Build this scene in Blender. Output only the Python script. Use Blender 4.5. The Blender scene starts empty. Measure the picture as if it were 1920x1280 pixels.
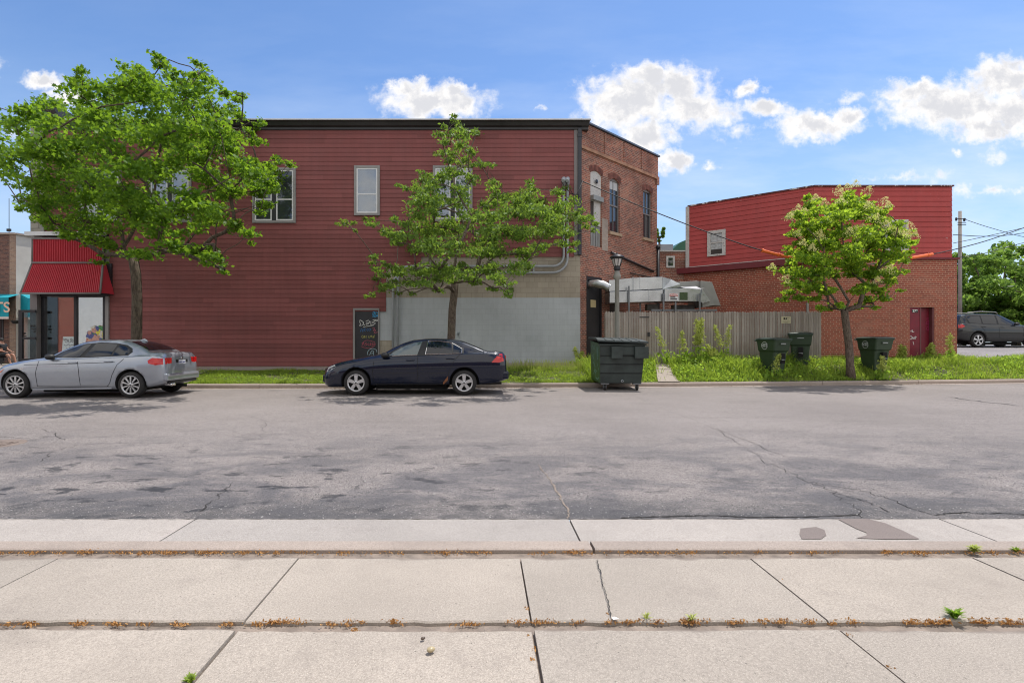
import bpy, bmesh, math, random
import numpy as np
from mathutils import Vector, Matrix
from mathutils.geometry import delaunay_2d_cdt
random.seed(7); np.random.seed(7)
C = bpy.context.scene.collection
R = math.radians
PI = math.pi

# ------------------------------------------------------------------ camera
H = 1.32          # eye height above the road
FOC = 1000.0      # focal length in pixels of the 1920 px wide photograph
VX, VY = 905.0, 643.0
sc = bpy.context.scene
cd = bpy.data.cameras.new('camera'); cam = bpy.data.objects.new('camera', cd); C.objects.link(cam)
cam.location = (0, 0, H); cam.rotation_euler = (R(90), 0, 0)
cd.sensor_width = 36; cd.lens = 36 * FOC / 1920
cd.shift_x = (960 - VX) / 1920; cd.shift_y = (VY - 640) / 1920
cd.clip_start = 0.05; cd.clip_end = 3000
sc.camera = cam
sc.view_settings.view_transform = 'Standard'; sc.view_settings.look = 'None'
sc.view_settings.gamma = 1; sc.view_settings.exposure = 0.42
sc.render.resolution_x = 1024; sc.render.resolution_y = 682
sc.cycles.max_bounces = 8; sc.cycles.transparent_max_bounces = 12
sc.cycles.use_denoising = True
sc.cycles.filter_width = 1.1; sc.cycles.use_adaptive_sampling = False; sc.cycles.sample_clamp_indirect = 4

# ------------------------------------------------------------------ sun and sky
SUND = Vector((0.30, 0.27, 1.0)).normalized()
sl = bpy.data.lights.new('sun', 'SUN'); sl.energy = 3.35; sl.angle = R(0.5); sl.color = (1, .955, .89)
so = bpy.data.objects.new('sun', sl); C.objects.link(so)
so.rotation_euler = (-SUND).to_track_quat('-Z', 'Y').to_euler()
w = bpy.data.worlds.new('World'); sc.world = w; w.use_nodes = True
w.cycles.sampling_method = 'MANUAL'; w.cycles.sample_map_resolution = 512
nt = w.node_tree; N = nt.nodes; L = nt.links; N.clear()
def nn(tree, t, **k):
    n = tree.nodes.new(t)
    for a, b in k.items(): setattr(n, a, b)
    return n
def plug(tree, sock, v):
    if hasattr(v, 'is_output') or isinstance(v, bpy.types.NodeSocket): tree.links.new(v, sock)
    else: sock.default_value = v
def mth(tree, op, a, b=None, c=None, clamp=False):
    n = nn(tree, 'ShaderNodeMath', operation=op, use_clamp=clamp)
    plug(tree, n.inputs[0], a)
    if b is not None: plug(tree, n.inputs[1], b)
    if c is not None: plug(tree, n.inputs[2], c)
    return n.outputs[0]
def vmt(tree, op, a, b=None, out=0):
    n = nn(tree, 'ShaderNodeVectorMath', operation=op)
    plug(tree, n.inputs[0], a)
    if b is not None: plug(tree, n.inputs[1], b)
    return n.outputs[out]
def mapr(tree, v, a, b, c=0.0, d=1.0, smooth=False):
    n = nn(tree, 'ShaderNodeMapRange')
    if smooth: n.interpolation_type = 'SMOOTHSTEP'
    plug(tree, n.inputs[0], v); n.inputs[1].default_value = a; n.inputs[2].default_value = b
    n.inputs[3].default_value = c; n.inputs[4].default_value = d
    return n.outputs[0]
def mixc(tree, f, a, b, mode='MIX'):
    n = nn(tree, 'ShaderNodeMix', data_type='RGBA', blend_type=mode)
    plug(tree, n.inputs[0], f)
    for s, v in ((n.inputs[6], a), (n.inputs[7], b)):
        if isinstance(v, (tuple, list)): s.default_value = tuple(v)[:3] + (1,)
        else: tree.links.new(v, s)
    return n.outputs[2]
def noise(tree, vec, scale, detail=4, rough=.55, dist=0.0, out=0):
    n = nn(tree, 'ShaderNodeTexNoise')
    if vec is not None: tree.links.new(vec, n.inputs['Vector'])
    n.inputs['Scale'].default_value = scale; n.inputs['Detail'].default_value = detail
    n.inputs['Roughness'].default_value = rough; n.inputs['Distortion'].default_value = dist
    return n.outputs[out]
sky = nn(nt, 'ShaderNodeTexSky', sky_type='NISHITA', sun_disc=False)
sky.sun_elevation = math.asin(SUND.z)
sky.sun_rotation = math.atan2(SUND.x, SUND.y)
sky.air_density = 1.0; sky.dust_density = 0.4; sky.ozone_density = 2.2; sky.altitude = 200
tc = nn(nt, 'ShaderNodeTexCoord')
dirv = tc.outputs['Generated']
sp = nn(nt, 'ShaderNodeSeparateXYZ'); L.new(dirv, sp.inputs[0])
ys = mth(nt, 'MAXIMUM', sp.outputs[1], 0.05)
uu = mth(nt, 'DIVIDE', sp.outputs[0], ys); vv = mth(nt, 'DIVIDE', sp.outputs[2], ys)
cb = nn(nt, 'ShaderNodeCombineXYZ'); L.new(uu, cb.inputs[0]); L.new(vv, cb.inputs[1])
uv0 = cb.outputs[0]
wn = noise(nt, uv0, 14, 6, .62, 0, 1)
wv = vmt(nt, 'SUBTRACT', wn, (.5, .5, .5))
wv = vmt(nt, 'MULTIPLY', wv, (.085, .06, 0))
wn2 = noise(nt, uv0, 55, 4, .6, 0, 1)
wv2 = vmt(nt, 'MULTIPLY', vmt(nt, 'SUBTRACT', wn2, (.5, .5, .5)), (.022, .018, 0))
uvw = vmt(nt, 'ADD', uv0, vmt(nt, 'ADD', wv, wv2))
CL = [(815,192,118,40),(770,170,50,22),(860,168,45,20),(1180,190,105,70),(1265,160,80,46),(1215,150,60,34),(1300,205,95,45),
      (1215,255,70,40),(1262,305,46,26),(1410,168,42,20),(1445,208,52,20),(1372,252,40,15),(1535,235,98,34),(1590,218,42,24),
      (1600,187,52,11),(1790,200,150,60),(1885,150,90,52),(1720,172,80,26),(1850,240,95,30),(1905,215,90,60),(1960,190,90,80),
      (85,152,50,24),(125,185,50,20),(140,205,30,14),(1868,292,26,15),(1790,286,14,7),(1000,202,10,6),(1795,357,44,14),(1870,356,50,9),
      (1700,330,80,8),(60,250,60,12),(1330,312,24,8),(2200,330,200,60),(-300,300,160,50),(-120,120,120,40)]
dens = None; below = None
for (a, b, ra, rb) in CL:
    c = ((a - VX) / FOC, (VY - b) / FOC, 0)
    dd = vmt(nt, 'SUBTRACT', uvw, c)
    dd = vmt(nt, 'MULTIPLY', dd, (FOC / ra, FOC / rb, 0))
    ln = vmt(nt, 'LENGTH', dd, None, 1)
    f = mth(nt, 'SUBTRACT', 1.0, ln)
    if rb < 16: f = mth(nt, 'MULTIPLY', f, .35)
    dens = f if dens is None else mth(nt, 'MAXIMUM', dens, f)
fr = noise(nt, uv0, 30, 7, .62)
fsum = mth(nt, 'ADD', dens, mapr(nt, fr, .3, .7, -.28, .28))
alpha = mapr(nt, fsum, -.10, .58, 0, 1, True)
# inner shading of the cumulus: billows, brighter rims, greyer cores
bil = noise(nt, uvw, 20, 6, .6)
core = mapr(nt, mth(nt, 'ADD', fsum, mapr(nt, bil, .35, .65, -.30, .30)), .22, .95, 0, 1, True)
ccol = mixc(nt, core, (8.3, 8.1, 7.9), (5.7, 5.75, 6.05))
# thin veil of high cloud, stronger low in the sky
str_ = nn(nt, 'ShaderNodeMapping'); L.new(uv0, str_.inputs[0]); str_.inputs['Scale'].default_value = (1.4, 5.5, 1); str_.inputs['Rotation'].default_value = (0, 0, R(12))
veil = noise(nt, str_.outputs[0], 1.6, 6, .6)
low = mth(nt, 'MULTIPLY', mapr(nt, vv, .0, .6, 1.0, 0.12), mapr(nt, uu, -.6, .9, .5, 1.5))
va = mth(nt, 'MULTIPLY', mapr(nt, veil, .42, .76, 0, .75), low)
# broken cloud added to the unseen sky behind the camera to brighten shaded fronts
gn = noise(nt, dirv, 2.6, 6, .6)
back = mapr(nt, sp.outputs[1], .12, -.1, 0, 1)
ga = mth(nt, 'MULTIPLY', mapr(nt, gn, .40, .54, 0, 1, True), back)
hz = mapr(nt, sp.outputs[2], .0, .42, .62, 0)
skyc = mixc(nt, 1.0, sky.outputs[0], (.98, 1.14, 1.34), 'MULTIPLY')
skyc = mixc(nt, hz, skyc, (4.8, 6.0, 7.3))
skyc = mixc(nt, va, skyc, (6.6, 7.3, 8.3))
skyc = mixc(nt, ga, skyc, (9.6, 9.2, 8.7))
front = mapr(nt, sp.outputs[1], .04, .08, 0, 1)
skyc = mixc(nt, mth(nt, 'MULTIPLY', alpha, front), skyc, ccol)
bg = nn(nt, 'ShaderNodeBackground'); L.new(skyc, bg.inputs[0]); bg.inputs[1].default_value = 0.1
wo = nn(nt, 'ShaderNodeOutputWorld'); L.new(bg.outputs[0], wo.inputs[0])

# ------------------------------------------------------------------ helpers
def P(px, py, Y):
    """point at depth Y seen at photo pixel (px,py)"""
    return Vector(((px - VX) / FOC * Y, Y, H + (VY - py) / FOC * Y))
def G(px, py, z=0.0):
    Y = (H - z) / (py - VY) * FOC
    return Vector(((px - VX) / FOC * Y, Y, z))
def lerp(a, b, t): return a + (b - a) * t
def interp(x, pts):
    if x <= pts[0][0]: return pts[0][1]
    for (a, b), (c, d) in zip(pts, pts[1:]):
        if x <= c: return lerp(b, d, (x - a) / (c - a))
    return pts[-1][1]
def sstep(t): t = max(0, min(1, t)); return t * t * (3 - 2 * t)
def kerbY(X): return interp(X, [(-60, 15.4), (-6, 15.5), (1, 15.8), (6, 16.15), (10, 16.55), (14.6, 17.15), (20, 17.9), (60, 21)])
def gz(X, Y):
    """height of the ground behind the far kerb"""
    zw = interp(X, [(-19, .2), (-16, .40), (3, .42), (7, .60), (12, .58), (16, .58), (22, .70)])
    yk = kerbY(X) + .16
    z = lerp(.125, zw, sstep((Y - yk) / (max(18.5, yk + 1.2) - yk)) if Y > yk else 0)
    if Y > 20: z += interp(X, [(-20, 0), (10, 0), (16, .42)]) * min(1, (Y - 20) / 7.5)
    return z

def thing(name, label, cat, loc=(0, 0, 0), rotz=0, group=None):
    o = bpy.data.objects.new(name, None); C.objects.link(o); o.empty_display_size = .2
    o.location = loc; o.rotation_euler = (0, 0, rotz); o['label'] = label; o['category'] = cat
    if group: o['group'] = group
    return o
def tag(o, label, cat=None, group=None, kind=None):
    if label: o['label'] = label
    if cat: o['category'] = cat
    if group: o['group'] = group
    if kind: o['kind'] = kind
    return o
def struct(o, label=None):
    o['kind'] = 'structure'
    if label: o['label'] = label
    return o
def woff(p):
    v = Vector((0, 0, 0))
    while p is not None: v += p.location; p = p.parent
    return v
def duptree(o, parent=None):
    c = o.copy(); C.objects.link(c); c.parent = parent
    for ch in [q for q in bpy.data.objects if q.parent == o]: duptree(ch, c)
    return c

class MB:
    def __init__(s): s.v = []; s.f = []; s.m = []; s.sm = []
    def add(s, vs, fs, mi=0, smooth=False):
        b = len(s.v); s.v += [tuple(x) for x in vs]
        for f in fs: s.f.append([b + i for i in f]); s.m.append(mi); s.sm.append(smooth)
    def box(s, x0, x1, y0, y1, z0, z1, mi=0):
        vs = [(x, y, z) for z in (z0, z1) for y in (y0, y1) for x in (x0, x1)]
        s.add(vs, [(0, 2, 3, 1), (4, 5, 7, 6), (0, 1, 5, 4), (2, 6, 7, 3), (0, 4, 6, 2), (1, 3, 7, 5)], mi)
    def obox(s, p0, p1, w, z0, z1, mi=0, off=0.0):
        """box along the ground line p0-p1 (xy), thickness w centred + off to the right-hand side"""
        d = Vector((p1[0] - p0[0], p1[1] - p0[1])); d.normalize(); n = Vector((d.y, -d.x))
        a = Vector(p0[:2]); b = Vector(p1[:2]); i = n * (off - w / 2); o = n * (off + w / 2)
        c = [a + i, b + i, b + o, a + o]
        vs = [(q.x, q.y, z0) for q in c] + [(q.x, q.y, z1) for q in c]
        s.add(vs, [(0, 3, 2, 1)[::-1], (4, 5, 6, 7)[::-1], (0, 1, 5, 4)[::-1], (1, 2, 6, 5)[::-1], (2, 3, 7, 6)[::-1], (3, 0, 4, 7)[::-1]], mi)
    def tube(s, pts, r, n=10, mi=0, cap=True, smooth=True):
        pts = [Vector(p) for p in pts]; rs = r if isinstance(r, (list, tuple)) else [r] * len(pts)
        b = len(s.v); up = None
        for i, p in enumerate(pts):
            d = (pts[min(i + 1, len(pts) - 1)] - pts[max(i - 1, 0)]).normalized()
            if up is None:
                up = d.orthogonal().normalized()
            else:
                up = (up - d * up.dot(d)); up = up.normalized() if up.length > 1e-6 else d.orthogonal().normalized()
            q = d.cross(up)
            for k in range(n):
                a = 2 * PI * k / n
                s.v.append(tuple(p + (up * math.cos(a) + q * math.sin(a)) * rs[i]))
        for i in range(len(pts) - 1):
            for k in range(n):
                k2 = (k + 1) % n
                s.f.append([b + i * n + k, b + i * n + k2, b + (i + 1) * n + k2, b + (i + 1) * n + k]); s.m.append(mi); s.sm.append(smooth)
        if cap:
            s.f.append([b + k for k in range(n)][::-1]); s.m.append(mi); s.sm.append(False)
            e = b + (len(pts) - 1) * n
            s.f.append([e + k for k in range(n)]); s.m.append(mi); s.sm.append(False)
    def lathe(s, prof, n=20, c=(0, 0, 0), mi=0, axis='z', smooth=True):
        b = len(s.v)
        for (r, h) in prof:
            for k in range(n):
                a = 2 * PI * k / n; x, y = r * math.cos(a), r * math.sin(a)
                if axis == 'z': s.v.append((c[0] + x, c[1] + y, c[2] + h))
                elif axis == 'y': s.v.append((c[0] + x, c[1] + h, c[2] + y))
                else: s.v.append((c[0] + h, c[1] + x, c[2] + y))
        for i in range(len(prof) - 1):
            for k in range(n):
                k2 = (k + 1) % n
                q = [b + i * n + k, b + i * n + k2, b + (i + 1) * n + k2, b + (i + 1) * n + k]
                s.f.append(q if axis != 'y' else q[::-1]); s.m.append(mi); s.sm.append(smooth)
    def prism(s, poly, axis, a, b2, mi=0):
        """poly in the plane across the axis, extruded from a to b2. axis y: poly=(x,z); x: (y,z); z: (x,y)"""
        def mk(p, h):
            return {'y': (p[0], h, p[1]), 'x': (h, p[0], p[1]), 'z': (p[0], p[1], h)}[axis]
        n = len(poly); vs = [mk(p, a) for p in poly] + [mk(p, b2) for p in poly]
        fs = [tuple(range(n)), tuple(range(2 * n - 1, n - 1, -1))] + [(i, i + n, (i + 1) % n + n, (i + 1) % n) for i in range(n)]
        s.add(vs, fs, mi)
    def ribbon(s, pts, wd, nrm=(0, 0, 1), mi=0):
        pts = [Vector(p) for p in pts]; nrm = Vector(nrm); b = len(s.v)
        ws = wd if isinstance(wd, (list, tuple)) else [wd] * len(pts)
        for i, p in enumerate(pts):
            d = pts[min(i + 1, len(pts) - 1)] - pts[max(i - 1, 0)]
            q = d.cross(nrm).normalized() * ws[i] / 2
            s.v += [tuple(p + q), tuple(p - q)]
        for i in range(len(pts) - 1):
            s.f.append([b + 2 * i, b + 2 * i + 2, b + 2 * i + 3, b + 2 * i + 1]); s.m.append(mi); s.sm.append(False)
    def build(s, name, mats, parent=None, fix=True, bevel=0, world=True):
        me = bpy.data.meshes.new(name); off = woff(parent) if (parent is not None and world) else Vector((0, 0, 0))
        vs = [(v[0] - off.x, v[1] - off.y, v[2] - off.z) for v in s.v]
        me.from_pydata(vs, [], s.f)
        if not isinstance(mats, (list, tuple)): mats = [mats]
        for m in mats: me.materials.append(m)
        me.polygons.foreach_set('material_index', s.m); me.polygons.foreach_set('use_smooth', s.sm)
        if fix:
            bm = bmesh.new(); bm.from_mesh(me); bmesh.ops.recalc_face_normals(bm, faces=bm.faces); bm.to_mesh(me); bm.free()
        metric_uv(me, off)
        me.update()
        o = bpy.data.objects.new(name, me); C.objects.link(o)
        if parent is not None: o.parent = parent
        if bevel:
            b = o.modifiers.new('bevel', 'BEVEL'); b.width = bevel; b.segments = 2; b.limit_method = 'ANGLE'; b.angle_limit = R(40)
        return o
def metric_uv(me, off):
    uvl = me.uv_layers.new(name='UVMap')
    co = [me.vertices[i].co for i in range(len(me.vertices))]
    data = np.zeros(len(me.loops) * 2, 'f')
    for p in me.polygons:
        n = p.normal
        if abs(n.z) > .9: t = Vector((1, 0, 0)); b = Vector((0, 1, 0))
        else:
            t = Vector((-n.y, n.x, 0)).normalized(); b = Vector((0, 0, 1))
        for li in p.loop_indices:
            c = co[me.loops[li].vertex_index] + off
            data[2 * li] = c.dot(t); data[2 * li + 1] = c.dot(b)
    uvl.data.foreach_set('uv', data)
def fastmesh(name, verts, k, mats, parent=None, smooth=False, midx=None, off=True):
    """verts: (n*k,3) array, every k verts form one face"""
    verts = np.asarray(verts, 'f').reshape(-1, 3)
    if parent is not None and off:
        o_ = woff(parent); verts = verts - np.array([o_.x, o_.y, o_.z], 'f')
    nv = len(verts); nf = nv // k
    me = bpy.data.meshes.new(name); me.vertices.add(nv); me.vertices.foreach_set('co', verts.ravel())
    me.loops.add(nv); me.loops.foreach_set('vertex_index', np.arange(nv, dtype='i'))
    me.polygons.add(nf); me.polygons.foreach_set('loop_start', np.arange(0, nv, k, dtype='i'))
    for m in (mats if isinstance(mats, (list, tuple)) else [mats]): me.materials.append(m)
    if midx is not None: me.polygons.foreach_set('material_index', np.asarray(midx, 'i'))
    me.update(calc_edges=True)
    o = bpy.data.objects.new(name, me); C.objects.link(o)
    if parent is not None: o.parent = parent
    return o
def text(name, s, size, mat, loc, parent, rot=(R(90), 0, 0), ext=.002, bold=0, align='CENTER'):
    cu = bpy.data.curves.new(name, 'FONT'); cu.body = s; cu.size = size; cu.extrude = ext; cu.offset = bold
    cu.align_x = align; cu.align_y = 'CENTER'; cu.materials.append(mat)
    o = bpy.data.objects.new(name, cu); C.objects.link(o)
    dg = bpy.context.evaluated_depsgraph_get(); me = bpy.data.meshes.new_from_object(o.evaluated_get(dg)); bpy.data.objects.remove(o)
    o = bpy.data.objects.new(name, me); C.objects.link(o); o.parent = parent
    off = woff(parent) if parent is not None else Vector((0, 0, 0))
    o.location = Vector(loc) - off; o.rotation_euler = rot
    return o

# ------------------------------------------------------------------ materials
def newmat(name):
    m = bpy.data.materials.new(name); m.use_nodes = True; t = m.node_tree; t.nodes.clear()
    out = nn(t, 'ShaderNodeOutputMaterial'); b = nn(t, 'ShaderNodeBsdfPrincipled'); t.links.new(b.outputs[0], out.inputs[0])
    return m, t, b, out
def coords(t, kind='Object'): return nn(t, 'ShaderNodeTexCoord').outputs[kind]
def island(t): return nn(t, 'ShaderNodeNewGeometry').outputs['Random Per Island']
def wpos(t): return nn(t, 'ShaderNodeNewGeometry').outputs['Position']
def bump(t, b, h, strength=.3, dist=.01):
    n = nn(t, 'ShaderNodeBump'); n.inputs['Strength'].default_value = strength; n.inputs['Distance'].default_value = dist
    t.links.new(h, n.inputs['Height']); t.links.new(n.outputs[0], b.inputs['Normal'])
def M(name, col, rough=.6, metal=0.0, var=.12, vs=2.5, bmp=0.0, bs=60, isl=0.0, coat=0.0, spec=.5, col2=None, speck=None):
    m, t, b, o = newmat(name)
    p = coords(t); n1 = noise(t, p, vs, 5, .6)
    c1 = tuple(x * (1 - var) for x in col); c2 = col2 or tuple(min(1, x * (1 + var)) for x in col)
    c = mixc(t, mapr(t, n1, .3, .7), c1, c2)
    if isl:
        c = mixc(t, 1.0, c, mixc(t, island(t), (1 - isl,) * 3, (1 + isl * .6,) * 3), 'MULTIPLY')
    if speck:
        n2 = noise(t, p, speck[1], 3, .7); c = mixc(t, mapr(t, n2, speck[2], speck[2] + .06), c, speck[0])
    t.links.new(c, b.inputs['Base Color'])
    b.inputs['Roughness'].default_value = rough; b.inputs['Metallic'].default_value = metal
    b.inputs['Specular IOR Level'].default_value = spec
    if coat: b.inputs['Specular IOR Level'].default_value = .15
    if coat: b.inputs['Coat Weight'].default_value = coat; b.inputs['Coat Roughness'].default_value = .03
    if var: t.links.new(mapr(t, noise(t, p, vs * 4, 3), .3, .7, rough * .85, min(1, rough * 1.15)), b.inputs['Roughness'])
    if bmp: bump(t, b, noise(t, p, bs, 4, .6), bmp, .01)
    return m
def brickmat(name, c1, c2, mortar, bw=.205, bh=.072, mo=.011, rough=.85, stain=.35, stainc=(.06, .045, .04), bstr=.5, patch=None, bias=0.0):
    m, t, b, o = newmat(name)
    uvc = coords(t, 'UV')
    wob = vmt(t, 'ADD', uvc, vmt(t, 'MULTIPLY', vmt(t, 'SUBTRACT', noise(t, uvc, 9, 2, .5, 0, 1), (.5, .5, .5)), (.012, .008, 0)))
    br = nn(t, 'ShaderNodeTexBrick'); t.links.new(wob, br.inputs['Vector'])
    br.squash = .5; br.squash_frequency = 6; br.inputs['Scale'].default_value = 1; br.inputs['Brick Width'].default_value = bw; br.inputs['Row Height'].default_value = bh
    br.inputs['Mortar Size'].default_value = mo / 2; br.inputs['Mortar Smooth'].default_value = .2; br.inputs['Bias'].default_value = bias
    br.inputs['Color1'].default_value = c1 + (1,); br.inputs['Color2'].default_value = c2 + (1,); br.inputs['Mortar'].default_value = mortar + (1,)
    n1 = noise(t, uvc, .55, 6, .65); n2 = noise(t, uvc, 6, 4, .6)
    c = mixc(t, mapr(t, n2, .3, .75, 0, .13), br.outputs[0], mortar)
    c = mixc(t, mapr(t, n1, .48, .72, 0, stain), c, stainc)
    if patch:
        n3 = noise(t, vmt(t, 'ADD', uvc, (7.3, 2.1, 0)), .8, 4, .6); c = mixc(t, mapr(t, n3, .55, .7, 0, patch[1]), c, patch[0])
    t.links.new(c, b.inputs['Base Color']); b.inputs['Roughness'].default_value = rough
    b.inputs['Specular IOR Level'].default_value = .25
    hh = mth(t, 'SUBTRACT', mth(t, 'MULTIPLY', n2, .25), br.outputs['Fac'])
    bump(t, b, hh, bstr, .012)
    return m
def leafmat(name, dark, light, trans, tw=.5, gloss=.35):
    m, t, b, o = newmat(name)
    r = island(t); g = nn(t, 'ShaderNodeNewGeometry')
    big = noise(t, wpos(t), 1.1, 3, .6)
    c = mixc(t, r, dark, light)
    c = mixc(t, mapr(t, big, .35, .65, 0, .5), c, light)
    t.links.new(c, b.inputs['Base Color']); b.inputs['Roughness'].default_value = gloss; b.inputs['Specular IOR Level'].default_value = .14
    tr = nn(t, 'ShaderNodeBsdfTranslucent')
    tcol = mixc(t, r, tuple(x * .75 for x in trans), tuple(x * 1.2 for x in trans)); t.links.new(tcol, tr.inputs[0])
    mx = nn(t, 'ShaderNodeMixShader'); mx.inputs[0].default_value = tw
    t.links.new(b.outputs[0], mx.inputs[1]); t.links.new(tr.outputs[0], mx.inputs[2]); t.links.new(mx.outputs[0], o.inputs[0])
    return m
def glassmat(name, tint=(.03, .035, .04), rough=.03, refl=.5, noise_amt=0.0):
    m, t, b, o = newmat(name)
    b.inputs['Base Color'].default_value = tint + (1,); b.inputs['Roughness'].default_value = rough
    b.inputs['Specular IOR Level'].default_value = refl; b.inputs['Coat Weight'].default_value = .6; b.inputs['Coat Roughness'].default_value = .02
    if noise_amt: bump(t, b, noise(t, coords(t), 2.5, 2), noise_amt, .05)
    return m
def seeglass(name, tint=(.9, .95, .95), alpha=.35, gloss=(.9, .9, .9)):
    """thin clear pane: part see-through, part mirror"""
    m, t, b, o = newmat(name)
    tr = nn(t, 'ShaderNodeBsdfTransparent'); tr.inputs[0].default_value = tint + (1,)
    gl = nn(t, 'ShaderNodeBsdfGlossy'); gl.inputs[0].default_value = gloss + (1,); gl.inputs[1].default_value = .015
    fr_ = nn(t, 'ShaderNodeFresnel'); fr_.inputs[0].default_value = 1.5
    f = mth(t, 'ADD', fr_.outputs[0], alpha, clamp=True)
    mx = nn(t, 'ShaderNodeMixShader'); t.links.new(f, mx.inputs[0]); t.links.new(tr.outputs[0], mx.inputs[1]); t.links.new(gl.outputs[0], mx.inputs[2])
    t.links.new(mx.outputs[0], o.inputs[0])
    return m
def asphalt(name, base, stains=True):
    m, t, b, o = newmat(name); p = wpos(t)
    vo = nn(t, 'ShaderNodeTexVoronoi'); t.links.new(p, vo.inputs[0]); vo.inputs['Scale'].default_value = 130
    sepc = nn(t, 'ShaderNodeSeparateColor'); t.links.new(vo.outputs['Color'], sepc.inputs[0])
    agg = mixc(t, mapr(t, sepc.outputs[0], .1, .95), tuple(x * .70 for x in base), tuple(x * 1.32 for x in base))
    agg = mixc(t, mapr(t, sepc.outputs[1], .95, .98), agg, (.42, .39, .37))
    agg = mixc(t, mapr(t, sepc.outputs[2], .93, .96), agg, (.03, .028, .027))
    n1 = noise(t, p, .35, 6, .62); c = mixc(t, 1.0, agg, mixc(t, mapr(t, n1, .3, .7), (.86,) * 3, (1.12,) * 3), 'MULTIPLY')
    # lengthwise wear streaks
    mp = nn(t, 'ShaderNodeMapping'); t.links.new(p, mp.inputs[0]); mp.inputs['Scale'].default_value = (.25, 2.2, 1)
    n2 = noise(t, mp.outputs[0], 1.6, 5, .6); c = mixc(t, mapr(t, n2, .52, .75, 0, .35), c, tuple(x * .6 for x in base))
    if stains:
        s = nn(t, 'ShaderNodeSeparateXYZ'); t.links.new(p, s.inputs[0])
        band = mapr(t, s.outputs[1], 9.2, 4.4, 0, 1, True)
        mp2 = nn(t, 'ShaderNodeMapping'); t.links.new(p, mp2.inputs[0]); mp2.inputs['Scale'].default_value = (.8, 1.25, 1)
        n3 = noise(t, mp2.outputs[0], 1.1, 8, .70, .4)
        msk = mth(t, 'MULTIPLY', mapr(t, n3, .40, .60, 0, .72, True), band)
        c = mixc(t, msk, c, (.085, .085, .095))
        n6 = noise(t, mp2.outputs[0], 2.9, 6, .62, .3)
        lft = mapr(t, s.outputs[0], 2.5, -1.5, .35, 1)
        m6 = mth(t, 'MULTIPLY', mth(t, 'MULTIPLY', mapr(t, n6, .55, .65, 0, .85, True), band), lft)
        c = mixc(t, m6, c, (.032, .034, .040))
        ys_ = mapr(t, s.outputs[1], 4.75, 4.02, 0, 1, True)
        n4 = noise(t, p, 5, 5, .6); c = mixc(t, mth(t, 'MULTIPLY', ys_, mapr(t, n4, .3, .6, .25, .75)), c, (.075, .074, .076))
        n5 = noise(t, p, 42, 2, .5); c = mixc(t, mth(t, 'MULTIPLY', ys_, mapr(t, n5, .66, .7)), c, (.5, .48, .45))
    t.links.new(c, b.inputs['Base Color']); b.inputs['Roughness'].default_value = .82; b.inputs['Specular IOR Level'].default_value = .14
    bump(t, b, vo.outputs['Distance'], .5, .006)
    return m
def concrete(name, base, agg=120, dirt=.4, dirtc=(.2, .17, .15), joints=None):
    m, t, b, o = newmat(name); p = wpos(t)
    n1 = noise(t, p, .9, 6, .6); n2 = noise(t, p, agg, 3, .75); n3 = noise(t, p, agg * 2.6, 2, .7)
    c = mixc(t, mapr(t, n1, .3, .7), tuple(x * .80 for x in base), tuple(x * 1.10 for x in base))
    c = mixc(t, mapr(t, n2, .38, .62, 0, .72), c, tuple(x * .55 for x in base))
    c = mixc(t, mapr(t, n3, .60, .66), c, tuple(min(1, x * 1.45) for x in base))
    c = mixc(t, 1.0, c, mixc(t, island(t), (.90, .905, .91), (1.06, 1.05, 1.04)), 'MULTIPLY')
    n9 = noise(t, p, 2.1, 7, .7, .5); c = mixc(t, mapr(t, n9, .54, .74, 0, .32), c, tuple(x * .55 for x in base))
    vo = nn(t, 'ShaderNodeTexVoronoi'); t.links.new(p, vo.inputs[0]); vo.inputs['Scale'].default_value = 17
    c = mixc(t, mapr(t, vo.outputs['Distance'], .07, .04, 0, .75), c, (.09, .08, .07))
    n4 = noise(t, p, 3, 5, .65); c = mixc(t, mapr(t, n4, .56, .8, 0, dirt), c, dirtc)
    if joints:
        s = nn(t, 'ShaderNodeSeparateXYZ'); t.links.new(p, s.inputs[0]); n5 = noise(t, p, 2.4, 5, .6)
        for yj, wj in joints:
            e = mth(t, 'ABSOLUTE', mth(t, 'SUBTRACT', s.outputs[1], yj))
            k = mapr(t, mth(t, 'SUBTRACT', e, mth(t, 'MULTIPLY', mth(t, 'SUBTRACT', n5, .5), wj * 3)), wj * .55, 0, 0, .8, True)
            c = mixc(t, k, c, (.20, .165, .14))
    t.links.new(c, b.inputs['Base Color']); b.inputs['Roughness'].default_value = .9; b.inputs['Specular IOR Level'].default_value = .25
    bump(t, b, n2, .35, .004)
    return m

m_asph = asphalt('asphalt', (.248, .221, .209))
m_lot = asphalt('lot_asphalt', (.26, .245, .245), False)
m_conc = concrete('sidewalk_concrete', (.455, .398, .338), joints=((3.0, .06), (2.25, .045)))
m_gutter = concrete('gutter_concrete', (.435, .395, .36), 140, .4)
m_kerb = concrete('kerb_concrete', (.42, .35, .30), 120, .5)
m_fwalk = concrete('far_walk_concrete', (.40, .345, .30), 60, .5)
m_dirt = M('joint_dirt', (.23, .185, .15), .95, 0, .4, 12, .6, 80)
m_black = M('crack_black', (.025, .022, .02), .95, 0, .3, 20)
m_soil = M('verge_soil', (.060, .070, .025), .95, 0, .5, 3, .8, 20, col2=(.11, .105, .05))
m_siding = M('plum_red_siding', (.235, .079, .075), .7, 0, .10, .45, .12, 45, isl=.15, spec=.3)
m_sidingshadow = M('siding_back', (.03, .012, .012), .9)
m_taupe = M('taupe_trim', (.20, .18, .175), .6, 0, .1)
m_grtrim = M('grey_window_trim', (.27, .26, .255), .55, 0, .08)
m_white = M('white_vinyl', (.72, .72, .72), .4, 0, .05)
m_blk = M('black_painted_metal', (.022, .022, .026), .4, 0, .2, 2)
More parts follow.
